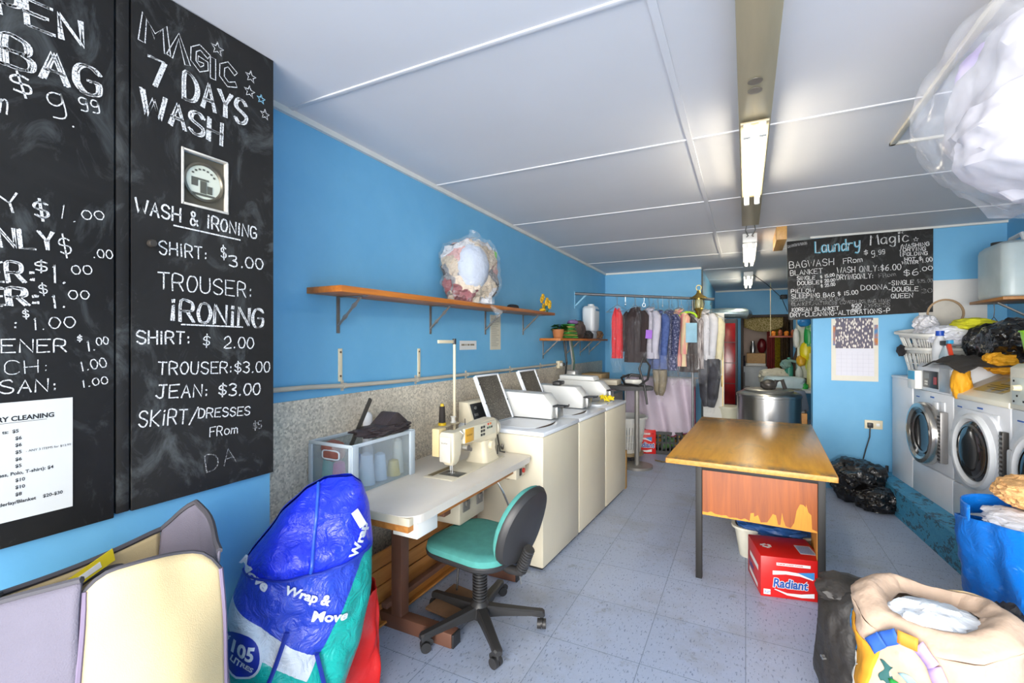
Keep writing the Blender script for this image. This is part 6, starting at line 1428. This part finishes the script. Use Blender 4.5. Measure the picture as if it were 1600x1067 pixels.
# ================================================================ clothes rail, dry cleaning, back room
RA, RB2 = Vector((-2.02, 5.98, 2.19)), Vector((-.37, 6.62, 2.10))
rl = thing('clothes_rail', 'grey clothes rail fixed to the left wall across the back corner', 'clothes rail', tuple(RA))
RLM = mat('grey_rail', '6b6d70', .4, .5)
m = MB(); m.cyl((-.025, -.01, 0), tuple(RB2-RA), .018, n=12); m.build('pole', RLM, rl)
m = MB(); m.tube([(.12, .05, -.01), (-.02, .0, -.16)], .012, 7); m.box(-.03, -.015, -.2, -.024, .015, .03); m.build('bracket', mat('pale_blue_bracket', '8fc4e0', .5), rl)
stp = thing('rail_post', 'slim dark upright post carrying the right end of the clothes rail', 'post', (-.62, 6.545, 0))
m = MB(); m.cyl((0, 0, .02), (0, 0, 2.09), .016, n=10); m.build('pole', RLM, stp)
m = MB(); m.cyl((0, 0, 0), (0, 0, .02), .10, n=20); m.build('foot', RLM, stp)
def rail(t): return RA.lerp(RB2, t)
FILMC = film('dry_cleaning_film', (.95, .97, 1), .035, .06, 1., 12, (3, 3, .8), .28)
def hanger(t):
    m = MB(); m.tube([(0, 0, .17)]+[(0, .022*math.sin(a), .195-.0+.022*-math.cos(a)+.0) for a in [R(200-i*26) for i in range(8)]], .0025, 5)
    m.tube([(0, 0, .17), (0, 0, .09), (0, .20, .0)], .0035, 5); m.tube([(0, 0, .09), (0, -.20, .0), (0, .20, 0)], .0035, 5); m.build('hanger', STEEL, t)
def garment(label, tpos, mt_, w=.21, L=.62, d=.06, rz=0., sleeves=True, cover=True, open_=None, low=0., name='garment', cat='clothing', sh=.03, gname='clothes on the rail'):
    """local: shoulders along y, front to -x ; top of the shoulders at z=0"""
    p = rail(tpos); t = thing(name, label, cat, (p.x, p.y, p.z-.215-low), rz, gname); sd = tpos*50
    def f(u, v):
        a = 2*math.pi*u; ca, sa = math.cos(a), math.sin(a); s = min(1, .35+v*5.0)
        ww = w*(1-.08*math.sin(v*3.1))*(.35+.65*min(1, v*7)**.6); fold = .012*math.sin(sa*9+sd)*min(1, v*3)+.012*noise.noise(Vector((sa*3, v*4, sd)))
        return Vector((d*ca*(.5+.5*s)+fold, ww*math.copysign(abs(sa)**.8, sa), .05-(L+.05)*v-(.05*abs(sa)**2*(1-v)**3 if v < .4 else 0)))
    m = MB(); m.grid(f, 48, 30, cu=True); m.build('body', mt_, t)
    if sleeves:
        for s in (-1, 1):
            m = MB(); m.tube([(0, s*w*.72, -.015), (-.01, s*w*1.0, -.06), (-.03, s*w*1.10, -.2), (-.045, s*w*1.08, -.36), (-.05, s*w*1.04, -.52)], .045, 12, rr=[.05, .056, .052, .046, .04]); m.build('sleeve', mt_, t)
        m = MB(); m.tube([(.045*math.cos(a), .065*math.sin(a), .045+.018*math.cos(a)) for a in [2*math.pi*i/16 for i in range(16)]], .014, 6, closed=True); m.build('collar', mt_, t)
    hanger(t)
    if cover:
        def g(u, v):
            a = 2*math.pi*u; ca, sa = math.cos(a), math.sin(a)
            return Vector((ca*(d+.035)*(.3+.7*min(1, v*4))*(1-.45*max(0, v-.75)*4*.6)+.02*noise.noise(Vector((sa*4, v*6, sd+3))), sa*(w*1.22)*(.25+.75*min(1, v*6)**.6)*(1-.35*max(0, v-.8)*5)+.02*noise.noise(Vector((ca*4, v*5, sd))), .09-(cover if cover > 1 else 1)*(L+.28)*v))
        m = MB(); m.grid(g, 40, 36, cu=True); m.build('plastic_cover', FILMC, t)
    return t
def cm(n, c, c2=None, vs=8, **k): return mat(n, c, .75, var=.12, bump=.5, bs=18, bd=.02, col2=c2, vs=vs, **k)
def arm(): pass
garment('red garment wrapped in plastic, leftmost on the clothes rail', .30, cm('red_garment', 'd0202c'), .075, .62, .05, R(60), False, 1, name='wrapped_garment', low=.0)
garment('dark brown pinstripe suit jacket on the clothes rail', .435, cm('dark_brown_suit', '2d2224', '3b2e2f', stretch=(60, 60, 2)), .155, .66, .10, R(62), True, True, name='suit_jacket')
garment('white shirt right behind the dark suit jacket', .535, cm('white_shirt', 'b9b6c4'), .16, .60, .07, R(50), True, True, name='shirt')
garment('blue denim-coloured shirt with white collar tag on the clothes rail', .60, cm('blue_denim', '34497f', '4a5f98', vs=20), .14, .70, .07, R(55), True, True, name='shirt', low=.03)
garment('dark navy patterned shirt in plastic, left of the pink shirt', .68, cm('navy_pattern', '2a3156', '8a8ca8', vs=45, cut=(.5, .68)), .12, .72, .07, R(58), True, True, name='shirt', low=.02)
garment('pink and cream shirt in the middle of the clothes rail', .745, cm('pink_cream', 'd98a86', 'd9c39a', vs=3, cut=(.45, .55), stretch=(3, 8, .5)), .13, .68, .06, R(55), True, True, name='shirt')
garment('dark brown trousers folded on a lime green hanger', .82, cm('dark_brown_trousers', '241a18', '3a2b26'), .13, .72, .05, R(65), False, True, name='trousers', low=.03)
garment('striped brown and white garment in plastic, right of the dark trousers', .87, cm('striped_brown_white', '5a4a46', 'cfc6c4', vs=3, stretch=(40, 40, 1.5), cut=(.45, .55)), .12, .70, .06, R(60), False, True, name='dress', low=.0)
garment('white long sleeved shirt near the right end of the clothes rail', .93, cm('pure_white_shirt', 'c9c8cc'), .15, .58, .08, R(58), True, True, name='shirt')
garment('cream long shirt, rightmost on the clothes rail', .985, cm('cream_shirt', 'cfc6a4'), .13, .70, .06, R(60), True, False, name='shirt', low=.05)
for k, (tp, c, c2, lo, w, L, lb) in enumerate(((.605, '6a5f4c', '8d8168', .74, .09, .33, 'olive trousers hanging below the blue shirt'), (.955, '201f24', '3b3b44', .56, .13, .62, 'black trousers in plastic hanging lowest at the right end of the rail'))):
    p = rail(tp); t = thing('trousers', lb, 'clothing', (p.x+.02, p.y-.06, p.z-.215-lo), R(60), 'clothes on the rail')
    for s in (-1, 1):
        m = MB(); m.tube([(0, s*w*.5, 0), (.01, s*w*.5, -L*.4), (0, s*w*.38, -L*.8), (0, s*w*.25, -L)], .05, 12, rr=[w*.62, w*.6, w*.5, w*.3]); m.build('trouser_leg', cm('tr_'+c, c, c2), t)
    m = MB(); m.tube([(0, 0, .02), (0, 0, lo-.12)], .004, 5); m.build('hanger', STEEL, t)
    m = MB(); m.grid(lambda u, v: Vector(((.09+.02*math.sin(v*9+u*12))*math.cos(2*math.pi*u)*(1-.5*v), w*1.3*math.sin(2*math.pi*u)*(1-.55*v*v), .10-(L+.18)*v)), 36, 24, cu=True); m.build('plastic_cover', FILMC, t)
m = MB(); m.box(-.07, -.004, -.15, .07, .004, .10, .002, None); o = m.build('blue_cloth', cm('pale_blue_cloth', '8fb8cc')); o.location = rail(.815)+Vector((.06, -.18, -.43)); o.rotation_euler = (0, 0, R(25)); tag(o, 'pale blue cloth hung over the dark brown trousers', 'cloth')
m = MB(); m.tube([rail(.82)+Vector((.06*0+.11*math.cos(a), -.13-.02*math.cos(a), -.26+.07*math.sin(a))) for a in [math.pi*i/16 for i in range(17)]], .013, 8); tag(m.build('lime_hanger', mat('lime_hanger', 'a8d42a', .4)), 'lime green plastic hanger above the pale blue cloth', 'hanger')
m = MB(); m.box(-.04, -.003, -.055, .04, .003, .055); o = m.build('purple_tag', mat('purple_card', '9a62c8', .6), smooth=False); o.location = rail(.53)+Vector((.04, -.20, -.50)); o.rotation_euler = (0, R(4), R(25)); tag(o, 'purple card tag pinned to the dark suit jacket cover', 'tag')
for i in range(9):
    p = rail(.36+i*.068); t = thing('empty_hanger', 'thin clear plastic hanger hanging empty from the clothes rail', 'hanger', (p.x, p.y, p.z-.17), R(30+i*37), 'empty hangers on the rail')
    m = MB(); m.tube([(0, 0, .08)]+[(0, .02*math.sin(a), .17-.02*math.cos(a)) for a in [R(200-k*28) for k in range(8)]], .002, 5); m.build('hook', STEEL, t)
    m = MB(); m.tube([(0, .02*math.cos(a), .055+.022*math.sin(a)) for a in [2*math.pi*k/12 for k in range(12)]], .0025, 5, closed=True); m.build('loop', STEEL, t)
# lantern
ln = thing('lantern', 'brass ship lantern hanging from the right part of the clothes rail', 'lantern', tuple(rail(.885)+Vector((.02, -.09, -.0))))
BR = mat('polished_brass', 'b59a52', .25, .9, var=.08)
m = MB(); m.tube([(.03*math.cos(a), 0, .13+.035*math.sin(a)) for a in [2*math.pi*k/16 for k in range(16)]], .005, 6, closed=True); m.build('ring', BR, ln)
m = MB(); m.lathe([(0, .10), (.02, .095), (.03, .06), (.045, .04), (.11, .0), (.115, -.008), (.05, -.012), (.05, -.02)], 24); m.build('cap', BR, ln)
m = MB(); m.lathe([(.045, -.02), (.055, -.06), (.055, -.10), (.045, -.13), (0, -.13)], 20); m.build('glass', mat('lantern_glass', 'b8b48a', .15, alpha=.75), ln)
m = MB()
for k in range(6):
    a = k*math.pi/3; m.tube([(.058*math.cos(a), .058*math.sin(a), -.015), (.066*math.cos(a), .066*math.sin(a), -.08), (.05*math.cos(a), .05*math.sin(a), -.14)], .004, 5)
m.lathe([(.05, -.13), (.06, -.145), (.035, -.18), (.03, -.24), (.01, -.27), (0, -.27)], 20); m.build('cage', BR, ln)
# pale sheet drying below the clothes, over a mustard box
def sheet(u, v):
    x = -1.52+.90*u; y = 6.62+.18*u+.05*math.sin(u*17)+.05*v; top = 1.06-.02*u; bot = .46-.16*math.sin(u*3)-.08*u+.05*noise.noise(Vector((u*5, 0, 0)))
    return Vector((x+.10*(1-v)*math.sin(u*3), y+.02*math.sin(u*30+v*3), bot+(top-bot)*v))
m = MB(); m.grid(sheet, 70, 22); o = m.build('lilac_sheet', mat('pale_lilac_sheet', 'c6b9c6', .85, var=.06, bump=.4, bs=12, bd=.02), solid=.006); tag(o, 'pale lilac sheet with maroon hem hanging below the dry cleaning', 'sheet')
m = MB(); m.tube([sheet(i/40, 0)+Vector((0, -.008, 0)) for i in range(41)], .008, 5); m.tube([sheet(1, i/12)+Vector((0, -.008, 0)) for i in range(13)], .008, 5); m.build('maroon_hem', mat('maroon_trim', '7a1f42', .7), o)
m = MB(); m.cyl((-1.56, 6.60, 1.07), (-.58, 6.82, 1.05), .012, n=8)
for a in ((-1.52, 6.61), (-.62, 6.81)): m.cyl((a[0], a[1], 0), (a[0], a[1], 1.06), .012, n=8)
tag(m.build('airer_frame', STEEL), 'thin steel airer holding up the lilac sheet', 'airer')
m = MB(); m.box(-1.28, 7.05, 0, -.70, 7.40, .46, .01); tag(m.build('mustard_box', wood('mustard_board', 'b98a26', 'c99c3a'), smooth=False), 'mustard wooden box on the floor behind the red carton', 'box')
# tall white panel by the partition end
wp = thing('white_locker', 'tall narrow white locker at the end of the back wall', 'locker', (-.40, 7.05, 0), R(4))
m = MB(); m.box(-.13, -.25, .03, .13, .25, 1.93, .006); m.build('body', mat('white_locker_paint', 'd3d2cc', .45, var=.04), wp)
m = MB(); m.box(-.125, -.262, .05, .125, -.25, 1.91, .004); m.build('door', mat('white_locker_paint', 'd3d2cc'), wp)
m = MB(); m.box(.09, -.275, .95, .105, -.262, 1.1, .003); m.box(.105, -.265, .1, .118, -.255, 1.5); m.build('handle', mat('brass_strip', 'a08a5a', .4, .5), wp)
# spin extractor
ex = thing('spin_extractor', 'big round stainless steel tub of the spin extractor behind the desk', 'extractor', (.24, 6.28, 0))
SST = mat('brushed_stainless', 'b3b3b2', .28, 1., var=.08, vs=3, stretch=(6, 6, .6))
m = MB(); m.lathe([(0, .10), (.335, .10), (.335, .90), (.342, .905), (.342, .93), (.33, .945), (.28, .965), (.24, .97), (.235, .93), (0, .93)], 56); m.build('tub', SST, ex)
m = MB(); m.lathe([(0, 0), (.30, 0), (.30, .10), (0, .10)], 32); m.build('base', DARKP, ex)
m = MB(); m.lathe([(.25, .968), (.262, .985), (.245, .992), (0, .985)], 40); m.build('lid', mat('lid_steel', 'a5a39c', .3, .8), ex)
m = MB(); m.blob((.0, 0, 1.04), (.09, .07, .06), 3, .2, 2, 3); m.tube([(.05, -.02, 1.0), (.08, -.02, 1.09), (.14, -.02, 1.10), (.17, -.02, 1.0)], .022, 8); m.build('lid_clamp', mat('dark_clamp', '4a4642', .4, .5), ex)
m = MB(); m.box(.22, -.33, .42, .30, -.31, .5); m.bm.free()
mo = thing('motor_cover', 'dark grey motor cover with a power lead at the right of the stainless tub', 'motor', (.50, 6.45, .62), R(10))
m = MB(); m.prism([(-.10, .12), (-.12, .24), (-.02, .36), (.10, .36), (.14, .16), (.13, .12)], -.12, .12, 'y', .012); m.build('cover', mat('slate_plastic', '4d5560', .35), mo)
m = MB(); m.box(-.10, -.10, .1, .1, .1, .12); m.build('plate', STEEL, mo)
m = MB(); m.tube([(.1, -.12, .14), (.12, -.14, -.1), (.1, -.15, -.3)], .008, 6); m.build('lead', DARKP, mo)
wb = MB(); wb.box(.40, 6.32, 0, .635, 6.62, .72, .004); tag(wb.build('wooden_stand', wood('orange_stand_wood', 'b9782a', 'c98f3c'), smooth=False), 'orange wooden stand under the dark grey motor cover', 'stand')
# white pails beside the tub
for i in range(2):
    m = MB(); m.lathe([(0, 0), (.13, 0), (.15, .13), (.16, .13), (.16, .15), (0, .155)], 26); o = m.build('lidded_tub', mat('cream_lidded_tub', 'd3d1bc', .4)); o.location = (-.20, 6.9, .38+.156*i); tag(o, ('lower', 'upper')[i]+' round cream tub of the stack left of the stainless extractor', 'tub', 'stacked cream tubs')
m = MB(); m.box(-.34, 6.76, 0, -.06, 7.04, .378, .004); tag(m.build('plain_box', mat('dull_white_box', 'b9b6a8', .6), smooth=False), 'plain box under the two round cream tubs', 'box')
# back room: red drinks fridge, extinguisher, doorway things
rf = thing('red_fridge', 'tall dark red glass-front drinks fridge against the partition in the back room', 'fridge', (-.33, 9.35, 0))
m = MB(); m.box(-.22, -.32, .02, .2, .32, 1.95, .008); m.build('cabinet', mat('dark_grey_fridge', '3a3f47', .4), rf)
m = MB(); m.box(-.19, -.34, .12, .17, -.32, 1.87, .004); m.build('door', mat('deep_red_door', '7a0f14', .2, col2='b01a20', vs=4), rf)
for i in range(4):
    m = MB(); m.box(-.19, -.345, .45+i*.36, .17, -.34, .462+i*.36)
    m.build('shelf_edge', mat('dark_shelf_edge', '3a0f12', .4), rf, smooth=False)
du = MB(); du.tube([(-.58, 9.2, 2.05), (-.30, 9.2, 2.06), (-.02, 9.25, 2.05), (.02, 9.6, 2.05)], .09, 18); tag(du.build('flexible_duct', mat('aluminium_duct', '9fb0b6', .3, .8, var=.2, vs=30)), 'shiny flexible duct lying over the red drinks fridge', 'duct')
fe = thing('fire_extinguisher', 'red fire extinguisher standing on a low box beside the red fridge', 'fire extinguisher', (.0, 8.3, .31))
m = MB(); m.lathe([(0, 0), (.075, 0), (.08, .02), (.08, .40), (.06, .46), (.025, .49), (0, .49)], 22); m.build('cylinder', mat('extinguisher_red', 'b8161c', .3), fe)
m = MB(); m.box(-.03, -.02, .49, .06, .02, .53, .005); m.tube([(.02, 0, .51), (.10, 0, .5), (.10, 0, .2)], .012, 7); m.build('valve', DARKP, fe)
m = MB(); m.box(-.14, 8.15, 0, .14, 8.45, .309); tag(m.build('low_box', mat('dull_white_box', 'b9b6a8'), smooth=False), 'low pale box under the fire extinguisher', 'box')
# through the doorway
sf = thing('small_fridge', 'small white fridge standing in the room beyond the far doorway', 'fridge', (.17, 11.35, 0))
m = MB(); m.box(-.24, -.24, .02, .24, .24, 1.02, .012); m.build('cabinet', mat('white_fridge', 'c3c8cc', .35), sf)
m = MB(); m.box(-.235, -.262, .05, .235, -.24, 1.0, .008); m.build('door', mat('white_fridge', 'c3c8cc'), sf)
m = MB(); m.box(-.20, -.28, .6, -.185, -.262, .9); m.build('handle', DARKP, sf)
m = MB(); m.box(.02, 11.25, 1.085, .38, 11.5, 1.30, .006); tag(m.build('wooden_box', wood('golden_box_wood', 'b07c28', 'c69440'), smooth=False), 'golden wooden box on top of the small white fridge', 'box')
m = MB(); m.box(-.02, 11.2, 1.022, .38, 11.52, 1.085, .006); tag(m.build('white_tray', WHITE_ENAMEL), 'white tray between the small fridge and the golden box', 'tray')
m = MB(); m.lathe([(0, 0), (.05, 0), (.055, .10), (.035, .13), (.04, .22), (0, .23)], 18, Matrix.Translation((-.05, 11.2, 1.022))); tag(m.build('dark_jar', mat('dark_jar', '2b2a35', .3)), 'dark jar at the left front of the small white fridge', 'jar')
m = MB(); m.lathe([(0, 0), (.05, 0), (.06, .12), (.03, .2), (.035, .26), (0, .27)], 18, Matrix.Translation((.14, 11.33, 1.302))); tag(m.build('steel_kettle', STEEL), 'steel flask on the golden wooden box', 'flask')
m = MB(); m.blob((.31, 11.36, 1.46), (.09, .09, .155), 4, .1, 2, 3, floor=1.302); tag(m.build('red_jug', mat('dark_red_jug', '6d151c', .4)), 'dark red jug on the golden wooden box', 'jug')
m = MB(); m.grid(lambda u, v: Vector((.40+.14*u, 11.12+.03*math.sin(u*18), .45+1.55*v)), 24, 8); tag(m.build('red_curtain', mat('brick_red_curtain', '8a2f2a', .85), solid=.006), 'brick red curtain hanging in the far doorway', 'curtain')
m = MB(); m.grid(lambda u, v: Vector((.545+.09*u, 11.06+.02*math.sin(u*25), .55+1.48*v)), 20, 8); tag(m.build('bead_curtain', mat('yellow_bead_strands', 'c9b21e', .6, col2='5a4a14', vs=60, cut=(.4, .6)), solid=.006), 'yellow bead curtain beside the red curtain in the far doorway', 'curtain')
m = MB(); m.grid(lambda u, v: Vector((.64+.15*u, 11.08+.03*math.sin(u*20), .5+1.5*v)), 20, 8); tag(m.build('brown_curtain', mat('dark_brown_curtain', '3f2f22', .85, col2='5f4a2a', vs=20), solid=.006), 'dark brown curtain at the right of the far doorway', 'curtain')
m = MB(); m.grid(lambda u, v: Vector((-.03+.72*u, 11.03-.05*math.sin(u*9)*(1-v), 1.85+.20*v-.10*math.sin(math.pi*u)*(1-v))), 30, 6); tag(m.build('bead_valance', mat('olive_bead_valance', '7a6a22', .7, col2='c3ad7a', vs=50, cut=(.4, .6)), solid=.006), 'olive beaded valance across the top of the far doorway', 'curtain')
# shelf, plants, bottles on the right of the back room
hs = thing('hanging_shelf', 'small red-brown hanging shelf with orange pots in front of the far doorway', 'shelf', (.60, 9.6, 1.62))
m = MB(); m.box(-.22, -.10, 0, .22, .10, .03, .003); m.build('board', mat('red_brown_board', '8f3c22', .5), hs)
m = MB()
for x in (-.2, .2): m.tube([(x, 0, .03), (x, 0, .98)], .006, 5)
m.build('hanging_wire', mat('cream_cord', 'cfc29a', .6), hs)
for i in range(4):
    m = MB(); m.lathe([(0, 0), (.03, 0), (.042, .06), (.02, .085+.02*(i % 2)), (0, .09+.02*(i % 2))], 14, Matrix.Translation((.45+.1*i, 9.6, 1.651))); tag(m.build('small_pot', mat(('orange_pot', 'brown_pot')[i % 2], ('d07a1e', '8a4420')[i % 2], .5)), ('orange', 'brown')[i % 2]+' small pot on the hanging shelf', 'pot', 'pots on the hanging shelf')
sk = thing('utility_bench', 'pale utility bench along the divider at the back, holding bottles', 'bench', (.62, 8.3, 0))
m = MB(); m.box(-.36, -.8, .84, .9, .9, .88, .006); m.build('top', mat('pale_bench_top', 'c9cfd0', .35), sk)
for x in (-.32, .86):
    for y in (-.75, .85):
        m = MB(); m.box(x-.025, y-.025, 0, x+.025, y+.025, .84); m.build('leg', STEEL, sk)
m = MB(); m.blob((.42, 8.5, .99), (.24, .2, .13), 14, .15, 2, 4, .14, 2.4, .882); tag(m.build('white_sack', mat('off_white_sack', 'c9c3b0', .7, bump=.4)), 'off-white sack lying on the bench behind the stainless tub', 'sack')
m = MB(); m.blob((.50, 7.85, .955), (.26, .17, .09), 17, .05, 2, 3, p=5, floor=.882); tag(m.build('pale_tub', mat('pale_blue_tub', 'bcd0d4', .3)), 'pale blue plastic tub on the bench in front of the white sack', 'tub')
for i, (c, x, y, z, r, h, w) in enumerate((('c3c9c2', .72, 8.2, .882, .05, .34, 'grey-white'), ('3f8f7a', .60, 8.4, .882, .06, .42, 'sea green'), ('4a382c', .80, 8.45, .882, .07, .55, 'dark brown'), ('4a382c', .74, 8.7, .882, .06, .62, 'dark brown taller'), ('d9d68a', .84, 8.0, .882, .045, .5, 'pale yellow'), ('27a83c', .74, 7.75, .882, .05, .09, 'bright green low'))):
    m = MB(); m.lathe([(0, 0), (r, 0), (r, h*.65), (r*.4, h*.85), (r*.4, h), (0, h)], 16, Matrix.Translation((x, y, z))); tag(m.build('bottle', mat('bottle_'+c, c, .3)), w+' bottle on the bench in the back room', 'bottle', 'bottles on the bench')
m = MB(); m.tube([(.52, 8.25, 1.22), (.60, 8.3, 1.26), (.7, 8.3, 1.24), (.86, 8.35, 1.18)], .02, 8); m.blob((.55, 8.3, 1.2), (.07, .07, .07), 2, .3, 2, 3); m.tube([(.7, 8.3, 1.24), (.7, 8.3, .882)], .015, 8); tag(m.build('tap', mat('teal_grey_tap', '7a9a92', .4)), 'grey-green tap fitting above the utility bench', 'tap')
hk = [('1fa04a', .98, 7.9, 1.62, .10, .20, 'green'), ('e8d41a', .93, 7.75, 1.42, .10, .14, 'yellow'), ('2f86c8', .90, 8.0, 1.86, .10, .07, 'blue'), ('dcdcd2', .80, 8.0, 1.62, .05, .14, 'white'), ('d8a31e', .86, 7.9, 1.28, .07, .08, 'orange'), ('d8e04a', 1.0, 7.8, 1.24, .10, .12, 'lime yellow'), ('8fc06a', .9, 8.2, 1.98, .10, .10, 'pale green')]
m = MB(); m.box(.70, 8.25, 1.0, 1.4, 8.28, 2.1, .003); o = m.build('peg_panel', mat('cream_peg_panel', 'cfd2c0', .6), smooth=False); tag(o, 'pale panel with cleaning bottles hung on it at the right of the back room', 'panel')
for c, x, y, z, rx, rz_, w in hk:
    m = MB(); m.blob((x-.12, 8.16, z-.02), (rx*.85, .07, rz_), int(z*50), .15, 2, 3, p=2.6); tag(m.build('cleaning_bottle', mat('cleaner_'+c, c, .35, col2='d8e6c0' if w in ('green', 'pale green') else None, vs=9, cut=(.55, .7))), w+' cleaning bottle hung on the panel in the back room', 'bottle', 'cleaning bottles on the panel')
m = MB(); m.tube([(.10, 8.2, 2.6), (.3, 8.5, 2.47), (.55, 9.2, 2.3), (.75, 10.85, 2.15)], .006, 5); tag(m.build('sagging_wire', DARKP), 'thin dark wire sagging from the ceiling light to the far wall', 'wire')
cc = MB(); cc.box(.62, 10.7, 2.4, .74, 10.88, 2.48, .01); cc.cyl((.66, 10.70, 2.44), (.66, 10.64, 2.43), .025, n=12); tag(cc.build('security_camera', DARKP), 'small dark security camera high on the far wall', 'camera')
